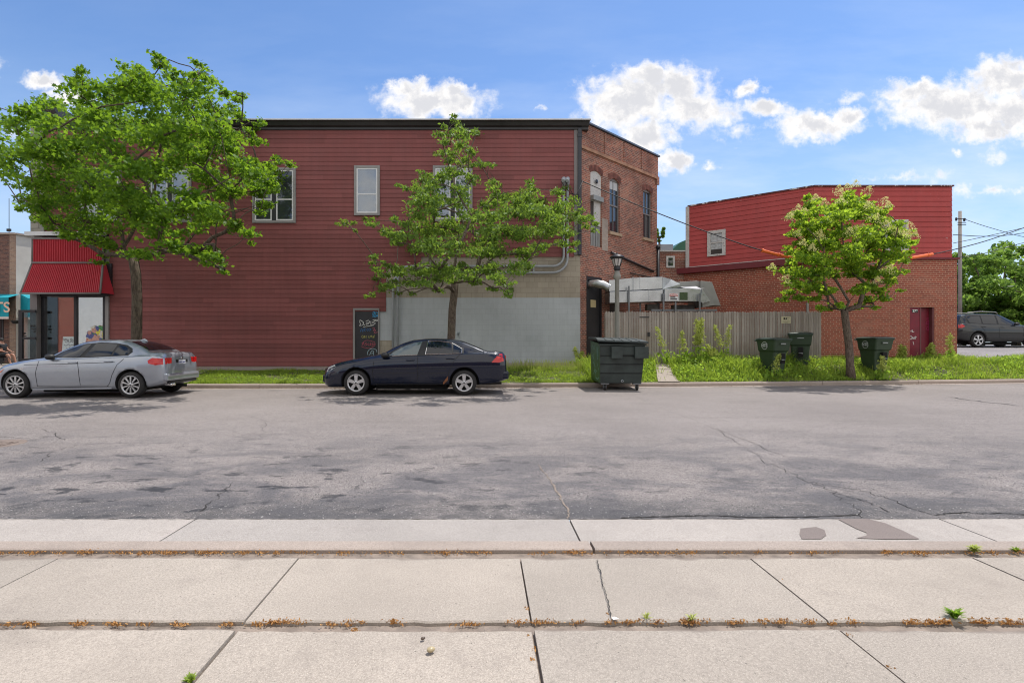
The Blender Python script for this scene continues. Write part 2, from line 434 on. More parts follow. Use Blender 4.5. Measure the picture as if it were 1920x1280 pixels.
m_blkcor = M('black_cornice_paint', (.035, .034, .036), .45, 0, .25, 1.5, .1, 20)
m_navy = M('black_gloss_downspout', (.018, .022, .034), .3, 0, .2)
m_metcap = M('pale_metal_flashing', (.62, .63, .64), .45, .3, .1)
m_glass = glassmat('window_glass', (.03, .036, .042), .03, .6, .02)
m_shade = M('white_window_blind', (.52, .53, .54), .8, 0, .04)
m_see = seeglass('shop_glass', alpha=.5)
m_see2 = seeglass('door_glass', alpha=.08)
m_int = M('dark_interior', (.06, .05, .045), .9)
m_cmu = brickmat('bare_concrete_block', (.44, .385, .315), (.39, .34, .275), (.30, .26, .21), .41, .2, .012, .9, .35, (.20, .165, .13), .5)
m_cmup = brickmat('grey_painted_block', (.49, .515, .535), (.465, .49, .51), (.40, .42, .44), .41, .2, .010, .7, .22, (.2, .2, .2), .25)
m_brold = brickmat('old_red_brick', (.42, .13, .08), (.16, .062, .05), (.56, .43, .34), .205, .070, .015, .9, .85, (.13, .06, .045), .8, ((.52, .32, .22), .38))
m_brnew = brickmat('red_face_brick', (.38, .085, .052), (.24, .055, .038), (.54, .34, .24), .23, .078, .016, .85, .16, (.15, .06, .045), .5, ((.5, .27, .2), .25))
m_brbrown = brickmat('brown_brick', (.20, .095, .07), (.09, .05, .045), (.24, .19, .17), .21, .075, .010, .85, .2)
m_stone = brickmat('rough_limestone', (.36, .34, .29), (.28, .27, .23), (.18, .17, .15), .42, .2, .02, .95, .3, (.14, .13, .11), 1.0)
m_cream = M('cream_wall_paint', (.80, .77, .68), .9, 0, .05)
m_stucco = M('white_stucco', (.60, .57, .52), .9, 0, .12, 1.2, .3, 30)
m_awnred = M('crimson_metal_awning', (.50, .035, .055), .5, 0, .08, 1.5)
m_teal = M('teal_awning_fabric', (.0, .26, .33), .8, 0, .08)
m_tealtrim = M('pale_awning_hem', (.60, .52, .48), .8)
m_orange_t = M('cream_lettering', (.72, .48, .36), .7, 0, .02)
m_emb = M('faded_white_print', (.42, .45, .43), .7, 0, .1, 20)
m_wtxt = M('white_lettering', (.8, .8, .78), .6, 0, .02)
m_btxt = M('black_lettering', (.02, .02, .02), .6, 0, .02)
m_pvc = M('pale_conduit', (.38, .40, .43), .5, .1, .12, 4)
m_galv = M('galvanised_sheet', (.44, .46, .47), .30, .88, .25, 1.6, .35, 3)
m_galvd = M('weathered_grey_sheet', (.30, .30, .28), .55, .3, .12, 2.5)
m_steel = M('grey_steel_leg', (.20, .21, .22), .5, .4, .1)
m_redpaint = M('crimson_lap_siding', (.42, .072, .068), .7, 0, .08, .6, .1, 40, isl=.05, spec=.3)
def streaks(m, amt):
    t = m.node_tree; b = [n for n in t.nodes if n.type == 'BSDF_PRINCIPLED'][0]
    src = b.inputs['Base Color'].links[0].from_socket; mp = nn(t, 'ShaderNodeMapping'); t.links.new(wpos(t), mp.inputs[0]); mp.inputs['Scale'].default_value = (3.2, 1, .28)
    n = noise(t, mp.outputs[0], 1.6, 6, .65); n2 = noise(t, wpos(t), .5, 5, .6)
    c = mixc(t, 1.0, src, mixc(t, mapr(t, n, .35, .7), (1.06,) * 3, (1 - amt,) * 3), 'MULTIPLY')
    c = mixc(t, 1.0, c, mixc(t, mapr(t, n2, .35, .65), (1 - amt * .6,) * 3, (1.05,) * 3), 'MULTIPLY')
    t.links.new(c, b.inputs['Base Color'])
streaks(m_siding, .05); streaks(m_redpaint, .04); streaks(m_cmup, .05); streaks(m_cmu, .08); streaks(m_fence0, .1) if False else None
def peel(m, lo):
    t = m.node_tree; b = [n for n in t.nodes if n.type == 'BSDF_PRINCIPLED'][0]
    src = b.inputs['Base Color'].links[0].from_socket; p = wpos(t)
    s = nn(t, 'ShaderNodeSeparateXYZ'); t.links.new(p, s.inputs[0])
    edge = mth(t, 'MAXIMUM', mapr(t, s.outputs[2], 6.9, 7.45, 0, .11), mth(t, 'MULTIPLY', mapr(t, s.outputs[0], 15.5, 18.3, 0, .09), 1.0))
    mp = nn(t, 'ShaderNodeMapping'); t.links.new(p, mp.inputs[0]); mp.inputs['Scale'].default_value = (1, 1, 1.9)
    n = noise(t, mp.outputs[0], 5.5, 4, .72)
    k = mapr(t, mth(t, 'ADD', n, edge), lo, lo + .02)
    t.links.new(mixc(t, k, src, (.62, .60, .57)), b.inputs['Base Color'])
peel(m_redpaint, .775)
m_redtrim = M('dark_red_trim', (.16, .016, .022), .6, 0, .15)
m_reddoor = M('dark_red_door_paint', (.19, .006, .022), .5, 0, .22, 3)
m_oldwhite = M('peeling_white_paint', (.55, .53, .50), .8, 0, .1, 3, .3, 30, speck=((.22, .19, .17), 14, .60))
m_fence = None
def fencemat():
    m, t, b, o = newmat('weathered_grey_planks'); p = wpos(t); r = island(t)
    mp = nn(t, 'ShaderNodeMapping'); t.links.new(p, mp.inputs[0]); mp.inputs['Scale'].default_value = (30, 30, 1.4)
    off = nn(t, 'ShaderNodeCombineXYZ'); t.links.new(mth(t, 'MULTIPLY', r, 40), off.inputs[2])
    g = noise(t, vmt(t, 'ADD', mp.outputs[0], off.outputs[0]), 2, 5, .65)
    c = mixc(t, r, (.27, .235, .21), (.50, .45, .41)); c = mixc(t, mapr(t, g, .35, .75, 0, .6), c, (.19, .155, .13))
    n = noise(t, p, 1.2, 4, .6); c = mixc(t, mapr(t, n, .5, .75, 0, .45), c, (.20, .155, .12))
    t.links.new(c, b.inputs['Base Color']); b.inputs['Roughness'].default_value = .9; b.inputs['Specular IOR Level'].default_value = .2
    bump(t, b, g, .4, .004); return m
m_fence = fencemat()
def barkmat(name, a, bcol, sc_=(9, 9, 2.2)):
    m, t, b, o = newmat(name); p = coords(t)
    mp = nn(t, 'ShaderNodeMapping'); t.links.new(p, mp.inputs[0]); mp.inputs['Scale'].default_value = sc_
    n = noise(t, mp.outputs[0], 2.2, 6, .7, .6); c = mixc(t, mapr(t, n, .32, .68), a, bcol)
    n2 = noise(t, p, 1.5, 4); c = mixc(t, mapr(t, n2, .5, .75, 0, .4), c, (.13, .135, .09))
    t.links.new(c, b.inputs['Base Color']); b.inputs['Roughness'].default_value = .95; b.inputs['Specular IOR Level'].default_value = .15
    bump(t, b, n, .9, .03); return m
m_bark = barkmat('furrowed_bark', (.045, .034, .026), (.17, .135, .105))
m_bark2 = barkmat('scaly_pale_bark', (.05, .035, .028), (.24, .19, .15), (12, 12, 4))
m_maple = leafmat('maple_leaf', (.022, .066, .012), (.085, .17, .020), (.42, .68, .04), .36, .5)
m_pear = leafmat('glossy_green_leaf', (.045, .095, .022), (.13, .21, .04), (.42, .62, .07), .33, .5)
m_lilac = leafmat('dark_green_leaf', (.045, .110, .020), (.14, .23, .03), (.62, .86, .06), .42, .5)
m_blossom = leafmat('cream_blossom', (.66, .64, .24), (.86, .80, .42), (.95, .88, .38), .35, .7)
m_bush = leafmat('background_leaf', (.045, .10, .022), (.14, .23, .045), (.36, .56, .09), .4, .36)
m_grass = leafmat('grass_blade', (.060, .12, .02), (.27, .35, .07), (.58, .78, .08), .40, .6)
m_grassd = leafmat('broad_weed_leaf', (.05, .12, .02), (.24, .35, .06), (.60, .85, .10), .42, .5)
m_seed = leafmat('pale_green_seed_head', (.26, .33, .07), (.50, .54, .15), (.55, .62, .14), .35, .8)
m_dry = leafmat('dry_orange_weed', (.36, .16, .055), (.62, .36, .15), (.4, .2, .05), .25, .9)
m_rub = M('tyre_rubber', (.022, .021, .021), .8, 0, .2, 8)
m_rim = M('alloy_rim', (.62, .62, .63), .32, .7, .06)
m_well = M('wheel_well_black', (.008, .008, .008), .95)
m_silver = M('silver_grey_car_paint', (.37, .40, .45), .34, .6, .03, 2, coat=1.0)
m_bluecar = M('dark_navy_car_paint', (.002, .006, .022), .30, .1, .05, 2, coat=1.0)
m_suv = M('dark_grey_car_paint', (.025, .028, .03), .35, .3, .05, 2, coat=1.0)
m_cglass = glassmat('tinted_car_glass', (.006, .010, .018), .03, .35)
m_cglass2 = glassmat('pale_car_glass', (.05, .085, .095), .04, .9)
m_plastic = M('black_trim_plastic', (.018, .018, .019), .55, 0, .1)
m_redlamp = M('red_tail_lamp', (.55, .012, .012), .15, 0, .1, 9, coat=1)
m_chrome = M('chrome', (.7, .7, .72), .12, 1, .02)
m_lampgl = M('clear_lamp_lens', (.55, .57, .6), .1, .3, .1, 9, coat=1)
m_amber = M('amber_marker', (.7, .12, .02), .3)
m_plate = M('number_plate', (.66, .67, .70), .5)
m_dump = M('dumpster_green_paint', (.024, .034, .032), .48, .1, .30, 2.2, .15, 12, col2=(.05, .068, .062))
m_dumpL = M('dumpster_bright_green', (.030, .085, .032), .5, .1, .25, 2.5, .1, 12)
m_dlid = M('dumpster_lid_plastic', (.03, .042, .042), .6, 0, .15, 4)
m_bin = M('dark_green_bin_plastic', (.032, .058, .030), .55, 0, .15, 4, .05, 60)
m_binlid = M('bin_lid_plastic', (.030, .055, .042), .38, 0, .15, 4)
m_postgr = M('grey_green_lamp_post', (.27, .265, .235), .75, 0, .12, 5)
m_frost = M('frosted_lamp_glass', (.55, .52, .50), .35, 0, .06)
m_wire = M('black_cable', (.018, .018, .02), .6)
m_wireg = M('pale_cable', (.30, .30, .30), .6)
m_orange = M('orange_line_guard', (.85, .16, .03), .5, 0, .08)
m_pole = M('grey_pole_wood', (.28, .255, .235), .9, 0, .15, 6)
m_greenroof = M('green_metal_roof', (.02, .11, .06), .5)
m_shirt = M('black_shirt', (.015, .016, .02), .9); m_skin = M('skin', (.42, .22, .15), .6, 0, .05)
m_hair = M('dark_hair', (.012, .009, .008), .7)
# ------------------------------------------------------------------ ground, road, pavements
def sheet(name, xs, rows, zf, mat, label, dz=0.0):
    """rows: functions of X giving Y"""
    mb = MB(); n = len(xs)
    vs = []
    for r in rows:
        for x in xs:
            y = r(x); vs.append((x, y, zf(x, y) + dz))
    fs = [(j * n + i, j * n + i + 1, (j + 1) * n + i + 1, (j + 1) * n + i) for j in range(len(rows) - 1) for i in range(n - 1)]
    mb.add(vs, fs, 0, True)
    return struct(mb.build(name, mat, fix=False), label)
def fr(a, b, n): return [a + (b - a) * i / n for i in range(n + 1)]
xs = [-400, -150, -60, -45, -35, -28] + fr(-24, 28, 104) + [34, 42, 60, 150, 400]
rows = [lambda X: kerbY(X) + .14] + [(lambda X, t=t: lerp(kerbY(X) + .16, 20, t)) for t in fr(0, 1, 9)] + [(lambda X, y=y: y) for y in (21.5, 23, 25, 27.5, 31, 36, 45, 80, 200, 600)]
sheet('ground', xs, rows, gz, m_soil, 'soil behind the far kerb')
road = MB()
road.add([(-400, 3.99, 0), (400, 3.99, 0), (400, 60, 0), (-400, 60, 0)], [(0, 1, 2, 3)], 0)
road.v[2] = (400, 24, 0); road.v[3] = (-400, 24, 0)
def crack(mb, pts, wd, z, mi, jit=.03, n=7):
    pp = []
    g = [G(a, b, z) for a, b in pts]
    for a, b in zip(g, g[1:]):
        for i in range(n):
            q = a.lerp(b, i / n); q.x += random.uniform(-jit, jit); q.y += random.uniform(-jit, jit) * .5; q.z = z; pp.append(q)
    pp.append(g[-1])
    ws = [wd * random.uniform(.4, 1.5) for _ in pp]; ws[0] = ws[-1] = wd * .2
    mb.ribbon(pp, ws, (0, 0, 1), mi)
Q = lambda l: [(960 + a / 2, 700 + b / 2) for a, b in l]
Ql = lambda l: [(a / 2, 700 + b / 2) for a, b in l]
crack(road, Q([(450, 80), (600, 145), (760, 205), (880, 280), (960, 335), (1040, 370), (1120, 405), (1200, 440), (1280, 500), (1330, 540)]), .0055, .004, 1, .04)
crack(road, Q([(1120, 405), (1160, 415), (1300, 435), (1420, 470), (1530, 515), (1600, 530)]), .007, .004, 1)
crack(road, Q([(1590, 530), (1640, 522), (1700, 519), (1760, 524), (1840, 522), (1920, 527), (2100, 530)]), .014, .004, 1, .015)
crack(road, Q([(760, 205), (880, 250), (1040, 320)]), .005, .004, 1)
crack(road, Q([(1190, 440), (1330, 480), (1420, 520)]), .008, .004, 1)
crack(road, Q([(100, 340), (150, 410), (180, 460), (215, 520), (210, 543)]), .014, .004, 2, .012)
crack(road, Q([(400, 540), (520, 536), (620, 533), (740, 531), (900, 537), (1100, 536), (1300, 528)]), .018, .004, 1, .014, 10)
crack(road, Ql([(870, 410), (820, 460), (740, 520)]), .008, .004, 1)
crack(road, Ql([(0, 236), (60, 240), (140, 245), (190, 232)]), .008, .004, 1, .04)
crack(road, Ql([(300, 265), (200, 290), (150, 330)]), .006, .004, 1, .04)
crack(road, Ql([(940, 160), (1000, 180), (980, 240)]), .006, .004, 1, .05)
crack(road, Ql([(150, 205), (210, 225), (240, 250)]), .007, .004, 1, .05)
crack(road, Q([(1640, 88), (1760, 105), (1900, 120)]), .04, .004, 1, .05)
edge = [(x, 548 + 1.2 * math.sin(x * .05)) for x in range(-300, 2301, 60)]
crack(road, [(a, 700 + (547 - .0015 * a) / 2) for a in range(-400, 2500, 40)], .010, .004, 1, .008, 5)
struct(road.build('road', [m_asph, m_black, m_dirt], fix=False), 'grey worn asphalt street')
mh = MB(); c = G(16, 832, .004)
mh.lathe([(0, .008), (.16, .008), (.165, .002), (.30, .006), (.34, .006), (.345, -.01)], 32, (c.x - .2, c.y, 0))
for i in range(-3, 4): mh.box(c.x - .2 + i * .07 - .012, c.x - .2 + i * .07 + .012, c.y - .13, c.y + .13, .006, .012)
tag(mh.build('manhole_cover', M('rusty_iron', (.20, .155, .13), .8, 0, .2, 14, .5, 60)), 'rusty round manhole cover in the asphalt at the left', 'manhole cover')

gut = MB()
gx = [G(365, 975, 0).x, G(1068, 975, 0).x, G(1765, 975, 0).x]
joints = sorted(gx + [gx[0] - 3.0, gx[0] - 6, gx[0] - 9, gx[2] + 3, gx[2] + 6, gx[2] + 9])
ext = [-60] + joints + [60]
for a, b in zip(ext, ext[1:]):
    gut.box(a + .006, b - .006, 3.262, 4.0, -.2, .004)
for (pts) in ([(1082, 580), (1140, 574), (1172, 585), (1178, 605), (1160, 619), (1086, 619), (1078, 600)],
              [(1222, 545), (1330, 543), (1400, 560), (1470, 590), (1528, 619), (1400, 620), (1290, 616), (1330, 606), (1330, 596), (1290, 580)]):
    g = [G(960 + a / 2, 700 + b / 2, .008) for a, b in pts]
    gut.add(g, [tuple(range(len(g)))], 1)
struct(gut.build('gutter', [m_gutter, concrete('damp_concrete', (.27, .225, .205), 140, .3)], fix=False), 'pale concrete gutter')
kb = MB()
kx = sorted([G(1102, 1020, .12).x + .02, G(1102, 1020, .12).x + 4.3, G(1102, 1020, .12).x - 4.4, -9, 9])
ext = [-60] + kx + [60]
for a, b in zip(ext, ext[1:]):
    kb.prism([(3.10, -.2), (3.10, .118), (3.115, .124), (3.235, .12), (3.255, .105), (3.262, .0), (3.262, -.2)], 'x', a + .008, b - .008)
struct(kb.build('kerb', m_kerb), 'near concrete kerb')
sw = MB(); sx = [-2.37 - 1.265 * i for i in range(28, 0, -1)] + [-2.37, -1.03, .21, 1.495, 2.74] + [2.74 + 1.265 * i for i in range(1, 28)]
rws = [(2.31, 2.99), (.86, 2.238), (-.6, .84), (-2.1, -.62)]
for a, b in zip(sx, sx[1:]):
    for (y0, y1) in rws:
        g = .004 if y0 > 2 else .0065
        t = .118 + random.uniform(-.004, .004)
        x0, x1 = a + g, b - g
        n = 22; lo = []; hi = []
        vs = []; 
        for i in range(n + 1):
            x = lerp(x0, x1, i / n); j0 = random.uniform(-.006, .006); j1 = random.uniform(-.006, .006)
            vs += [(x, y0 + j0 - .005, -.1), (x, y0 + j0, t - .006), (x, y0 + j0 + .008, t), (x, y1 + j1 - .008, t), (x, y1 + j1, t - .006), (x, y1 + j1 + .004, -.1)]
        fs = [(6 * i + k, 6 * i + 6 + k, 6 * i + 7 + k, 6 * i + k + 1) for i in range(n) for k in range(5)]
        fs += [tuple(range(6)), tuple(range(6 * n + 5, 6 * n - 1, -1))]
        sw.add(vs, fs, 0)
sw.box(-60, 60, -2.2, 3.10, -.2, .098, 1)
def crk2(pts, wd, z, mi=2, jit=.004): crack(sw, pts, wd, z, mi, jit, 8)
crk2([(1120, 1048), (1122, 1060), (1127, 1075), (1129, 1090), (1135, 1110), (1141, 1130), (1145, 1156)], .0045, .1265)
sw.add([G(a, b, .1268) for a, b in ((1146, 1155), (1155, 1156), (1161, 1159), (1150, 1161))], [(0, 1, 2, 3)], 3)
struct(sw.build('sidewalk', [m_conc, m_dirt, m_black, M('chipped_concrete', (.72, .70, .66), .9)], fix=False), 'near sidewalk of worn concrete slabs')
dark = MB(); dark.add([(-400, -200, -.25), (400, -200, -.25), (400, 4.0, -.25), (-400, 4.0, -.25)], [(0, 1, 2, 3)])
struct(dark.build('terrain', m_soil, fix=False), 'ground under the near side of the street')
bp = MB(); bp.box(-60, 60, -30, -2.2, -.2, .10)
struct(bp.build('plaza', m_conc, fix=False), 'paved ground behind the viewer')
# far kerb
fk = MB(); kxs = fr(-60, 60, 120)
segs = [(-60, -12.6), (-12.6, -6.48), (-6.48, -1.9), (-1.9, 4.6), (4.6, 10.6), (10.6, 13.95), (13.95, 19), (19, 60)]
for a, b in segs:
    pts = fr(a + .008, b - .008, max(2, int((b - a) / .6)))
    vs = []
    for x in pts:
        y = kerbY(x)
        for (dy, z) in ((0, -.1), (.0, .085), (.02, .118), (.045, .126), (.16, .125), (.16, -.1)): vs.append((x, y + dy, z))
    n = len(pts); fs = [(6 * i + k, 6 * i + 6 + k, 6 * i + 7 + k, 6 * i + k + 1) for i in range(n - 1) for k in range(5)]
    fs += [tuple(range(6)), tuple(range(6 * n - 1, 6 * n - 7, -1))]
    fk.add(vs, fs, 0)
struct(fk.build('far_kerb', m_kerb, fix=False), 'far concrete kerb along the grass')
fg = MB(); vs = []
pts = fr(-60, 60, 400)
for x in pts:
    y = kerbY(x); vs += [(x, y - .24 - .05 * math.sin(x * 3.1) - random.uniform(0, .05), .005), (x, y + .02, .012)]
fg.add(vs, [(2 * i, 2 * i + 2, 2 * i + 3, 2 * i + 1) for i in range(len(pts) - 1)], 0)
struct(fg.build('far_gutter', concrete('sandy_gutter', (.40, .34, .30), 70, .7, (.24, .21, .19)), fix=False), 'sandy gutter strip at the far kerb')
# far pavements
W = 20.0
def reg(name, x0, x1, ya, yb, mat, label, dz=.03, n=6):
    return sheet(name, fr(x0, x1, max(4, int((x1 - x0) / .5))), [(lambda X, t=t: lerp(ya(X), yb(X), t)) for t in fr(0, 1, n)], gz, mat, label, dz)
reg('far_sidewalk', -60, -9.2, lambda X: kerbY(X) + .17, lambda X: 28, m_fwalk, 'concrete walk beside the shop', .02, 16)
reg('wall_pavement', -9.2, 3.7, lambda X: 17.95 if X < -3.8 else 19.3, lambda X: 20.1, m_fwalk, 'concrete strip at the foot of the red wall', .03, 5)
reg('parking_lot', 18.7, 70, lambda X: 20.4, lambda X: 60, m_lot, 'grey asphalt lot beside the brick building', .03, 20)
pm = MB(); vs = []
for t in fr(0, 1, 8):
    y = lerp(16.25, 18.75, t); x0 = lerp(5.35, 6.05, t); x1 = lerp(6.02, 6.45, t)
    vs += [(x0, y, gz(x0, y) + .03), (x1, y, gz(x1, y) + .03)]
pm.add(vs, [(2 * i, 2 * i + 1, 2 * i + 3, 2 * i + 2) for i in range(8)], 0)
struct(pm.build('path', m_fwalk, fix=False), 'narrow concrete path through the grass')

# ------------------------------------------------------------------ corner shop building
shop = thing('corner_shop_building', 'long two storey building with plum red siding, red awning and old brick rear wall', 'building', (-6.6, 20, .3))
def F(px, py, Y=W): q = P(px, py, Y); return q.x, q.z
def lapsiding(name, mat, parent, p0, p1, z0, z1, h, spans, thick=.019, boardlen=3.6, gap=.0):
    """lap boards on the wall line p0-p1 (outer side to the right of travel p0->p1 ... towards the viewer)
    spans(z)-> list of (u0,u1)"""
    d = Vector((p1[0] - p0[0], p1[1] - p0[1])); Lw = d.length; d.normalize(); n = Vector((d.y, -d.x))
    mb = MB(); z = z0; row = 0
    while z < z1 - .01:
        zt = min(z + h, z1)
        for (a, b) in spans((z + zt) / 2):
            st = a; off = random.uniform(.4, boardlen)
            while st < b - .001:
                en = min(b, st + off); off = boardlen * random.uniform(.8, 1.1)
                if b - en < .3: en = b
                vs = []
                for u in (st, en - gap):
                    q = Vector(p0[:2]) + d * u
                    for (o_, zz) in ((0.0, z + .004), (thick, z), (thick, z + .006), (.004, zt)):
                        r = q + n * o_; vs.append((r.x, r.y, zz))
                mb.add(vs, [(0, 4, 5, 1), (1, 5, 6, 2), (2, 6, 7, 3), (0, 1, 2, 3), (7, 6, 5, 4)], 0)
                st = en
        z = zt; row += 1
    return mb.build(name, mat, parent)
wx0, wx1 = -16.86, 3.66
ZT = F(0, 226)[1]
# masonry mass (with the slanted rear wall)
rw0 = Vector((3.66, 20.0)); rdir = Vector((1.07, 1)).normalized(); RL = 5.68; rw1 = rw0 + rdir * RL
def rwu(px):
    k = (px - VX) / FOC; t = (20 * k - 3.66) / (1.07 - k); return t * math.hypot(1.07, 1), 20 + t
def rwz(px, py): return H + (VY - py) / FOC * rwu(px)[1]
mb = MB(); foot = [(-16.86, 20.04), (3.60, 20.04), (rw1.x - .16, rw1.y + .12), (rw1.x - .16, 33), (-16.86, 33)]
mb.prism(foot, 'z', -.2, ZT - .25)
mb.build('wall_core', m_int, shop)
mb = MB(); mb.obox((rw1.x, rw1.y), (rw1.x, 33), .3, 0, ZT - .3, 0, -.15); mb.build('side_wall', m_brold, shop)
# rear brick wall with openings
holes = []
def hole(pa, pb, yt, yb, arch):
    u0, u1 = rwu(pa)[0], rwu(pb)[0]; pm_ = (pa + pb) / 2
    holes.append((u0, u1, rwz(pm_, yb), rwz(pm_, yt), arch)); return holes[-1]
hA = hole(1107, 1128, 321, 462, .12); hB = hole(1143, 1162, 335, 436, .14); hC = hole(1206, 1222, 356, 447, .12)
hD = hole(1099.5, 1128, 519, 720, 0)
hE = hole(1143, 1160, 560, 600, 0)
def wallholes(name, mat, parent, p0, d, length, z0, z1, holes, rec=.14):
    n = Vector((d.y, -d.x)); mb = MB()
    us = sorted({0, length} | {h[0] for h in holes} | {h[1] for h in holes}); zs = sorted({z0, z1} | {h[2] for h in holes} | {h[3] for h in holes})
    pt = lambda u, z, o=0: (p0.x + d.x * u - n.x * o, p0.y + d.y * u - n.y * o, z)
    for a, b in zip(us, us[1:]):
        for c, e in zip(zs, zs[1:]):
            mu, mz = (a + b) / 2, (c + e) / 2
            if any(h[0] < mu < h[1] and h[2] < mz < h[3] for h in holes): continue
            mb.add([pt(a, c), pt(b, c), pt(b, e), pt(a, e)], [(0, 1, 2, 3)])
    for (a, b, c, e, arch) in holes:
        mb.add([pt(a, c), pt(a, e), pt(a, e, rec), pt(a, c, rec)], [(0, 1, 2, 3)])
        mb.add([pt(b, c), pt(b, e), pt(b, e, rec), pt(b, c, rec)], [(3, 2, 1, 0)])
        mb.add([pt(a, e), pt(b, e), pt(b, e, rec), pt(a, e, rec)], [(0, 1, 2, 3)])
        mb.add([pt(a, c), pt(b, c), pt(b, c, rec), pt(a, c, rec)], [(3, 2, 1, 0)])
        if arch:
            k = 8
            for side in (0, 1):
                for i in range(k // 2):
                    t0, t1 = i / k, (i + 1) / k
                    f0 = arch * (1 - math.sin(PI * t0)); f1 = arch * (1 - math.sin(PI * t1))
                    if side: t0, t1 = 1 - t0, 1 - t1
                    ua, ub = lerp(a, b, t0), lerp(a, b, t1)
                    o_ = .003
                    mb.add([pt(ua, e, o_), pt(ub, e, o_), pt(ub, e - f1, o_), pt(ua, e - f0, o_)], [(0, 1, 2, 3)])
                    mb.add([pt(ua, e - f0, o_), pt(ub, e - f1, o_), pt(ub, e - f1, rec), pt(ua, e - f0, rec)], [(0, 1, 2, 3)])
    return mb.build(name, mat, parent, fix=False), pt
rear, rpt = wallholes('rear_wall', m_brold, shop, rw0, rdir, RL, -.2, ZT - .02, holes)
def rbox(mb, u0, u1, z0, z1, o0, o1, mi=0):
    """box on the rear wall; o0..o1 outwards offsets (positive towards the viewer)"""
    vs = [rpt(u, z, -o) for z in (z0, z1) for o in (o0, o1) for u in (u0, u1)]
    mb.add(vs, [(0, 2, 3, 1), (4, 5, 7, 6), (0, 1, 5, 4), (2, 6, 7, 3), (0, 4, 6, 2), (1, 3, 7, 5)], mi)
# arches of darker brick above the openings
for h in (hA, hB, hC):
    mb = MB(); k = 11; a, b, c, e, ar = h; rs = []
    for i in range(k):
        t0, t1 = (i + .06) / k, (i + .94) / k; v = []
        for t, r in ((t0, 0), (t1, 0), (t1, 1), (t0, 1)):
            u = lerp(a - .05, b + .05, t) + (t - .5) * .14 * r; z = e - ar * (1 - math.sin(PI * t)) + .005 + r * .22
            v.append((u, z))
        vs = [rpt(u, z, -.012) for u, z in v] + [rpt(u, z, .01) for u, z in v]
        mb.add(vs, [(0, 1, 2, 3), (0, 4, 5, 1), (1, 5, 6, 2), (2, 6, 7, 3), (3, 7, 4, 0)])
    mb.build('brick_arch', M('arch_brick', (.19, .07, .05), .9, 0, .3, 8, .3, 60, isl=.3), shop)
# parapet: corbelled panels and pale ledge, coping
zp = lambda u, z: z
mb = MB()
zc = ZT - .02
rbox(mb, 0.0, RL + .02, zc - 1.02, zc - .90, .0, .07, 1)
rbox(mb, 0.0, RL + .02, zc - .90, zc - .04, .0, .035, 0)
for u in (1.55, 2.95, 4.3): rbox(mb, u - .045, u + .045, zc - .90, zc - .06, .035, .07, 0)
rbox(mb, RL - .15, RL + .06, zc - 1.25, zc - .9, .0, .08, 0)
mb.build('parapet_band', [m_brold, M('sandstone_ledge', (.40, .22, .14), .9, 0, .3, 3, .4, 30)], shop)
mb = MB(); rbox(mb, -.05, RL + .1, zc, zc + .06, -.35, .10); mb.build('coping', M('blue_grey_coping', (.12, .15, .20), .5, .2), shop)
# rear windows
def rwin(h, blind, sash=True):
    a, b, c, e, ar = h; mid = lerp(c, e, .5)
    mb = MB(); wd = .05
    rbox(mb, a, a + wd, c, e, -.12, -.06); rbox(mb, b - wd, b, c, e, -.12, -.06)
    rbox(mb, a + wd, b - wd, c, c + wd, -.12, -.06); rbox(mb, a + wd, b - wd, e - wd - ar * .4, e, -.12, -.06)
    rbox(mb, a + wd, b - wd, mid - .03, mid + .03, -.115, -.065)
    rbox(mb, (a + b) / 2 - .015, (a + b) / 2 + .015, c + wd, e - wd - ar * .4, -.112, -.075)
    wn_ = mb.build('rear_window', m_taupe, shop)
    g = MB(); rbox(g, a + wd, b - wd, c + wd, e - wd, -.132, -.105); g.build('pane', m_glass, wn_)
    if blind:
        g = MB(); rbox(g, a + wd, b - wd, lerp(c, e, .8), e - .1, -.10, -.09); g.build('window_blind', m_shade, wn_)
    s = MB(); rbox(s, a - .08, b + .08, c - .12, c - .004, -.02, .07); s.build('sill', M('sandstone_sill', (.42, .30, .2), .9, 0, .2, 5, .3), wn_)
rwin(hB, True); rwin(hC, False)
a, b, c, e, ar = hA
mb = MB(); rbox(mb, a, b, lerp(c, e, .60), e, -.12, -.03); bw_ = mb.build('boarded_window', m_oldwhite, shop)
mb = MB(); mb.lathe([(0, .01), (.085, .01), (.085, 0)], 16, (0, 0, 0), 0, 'y'); q = rpt((a + b) / 2, lerp(c, e, .86), -.035)
mb.v = [(v[0] * rdir.x + q[0], v[0] * rdir.y + q[1] - v[1], v[2] + q[2]) for v in mb.v]; mb.build('vent_fan', m_blk, bw_)
mb = MB(); rbox(mb, a + .04, b - .03, lerp(c, e, .60), lerp(c, e, .66), -.03, .12); mb.build('canopy_box', m_galvd, bw_)
mb = MB(); rbox(mb, lerp(a, b, .42), b, lerp(c, e, .28), lerp(c, e, .60), -.12, -.05); rbox(mb, a, a + .05, c, lerp(c, e, .6), -.12, -.05)
mb.build('lower_board', m_oldwhite, bw_)
mb = MB()
for i in range(9): rbox(mb, lerp(a, b, i / 9) + .006, lerp(a, b, (i + 1) / 9) - .012, c, lerp(c, e, .27), -.10, -.045 if i % 2 else -.06)
mb.build('corrugated_sheet', m_galvd, bw_)
mb = MB(); rbox(mb, a, lerp(a, b, .42), lerp(c, e, .28), lerp(c, e, .6), -.13, -.11); mb.build('pane', m_glass, bw_)
mb = MB(); rbox(mb, b + .02, b + .42, c - .1, c + 1.15, .0, .012); mb.build('whitewashed_patch', brickmat('whitewashed_brick', (.45, .38, .32), (.38, .30, .25), (.42, .37, .32)), shop)
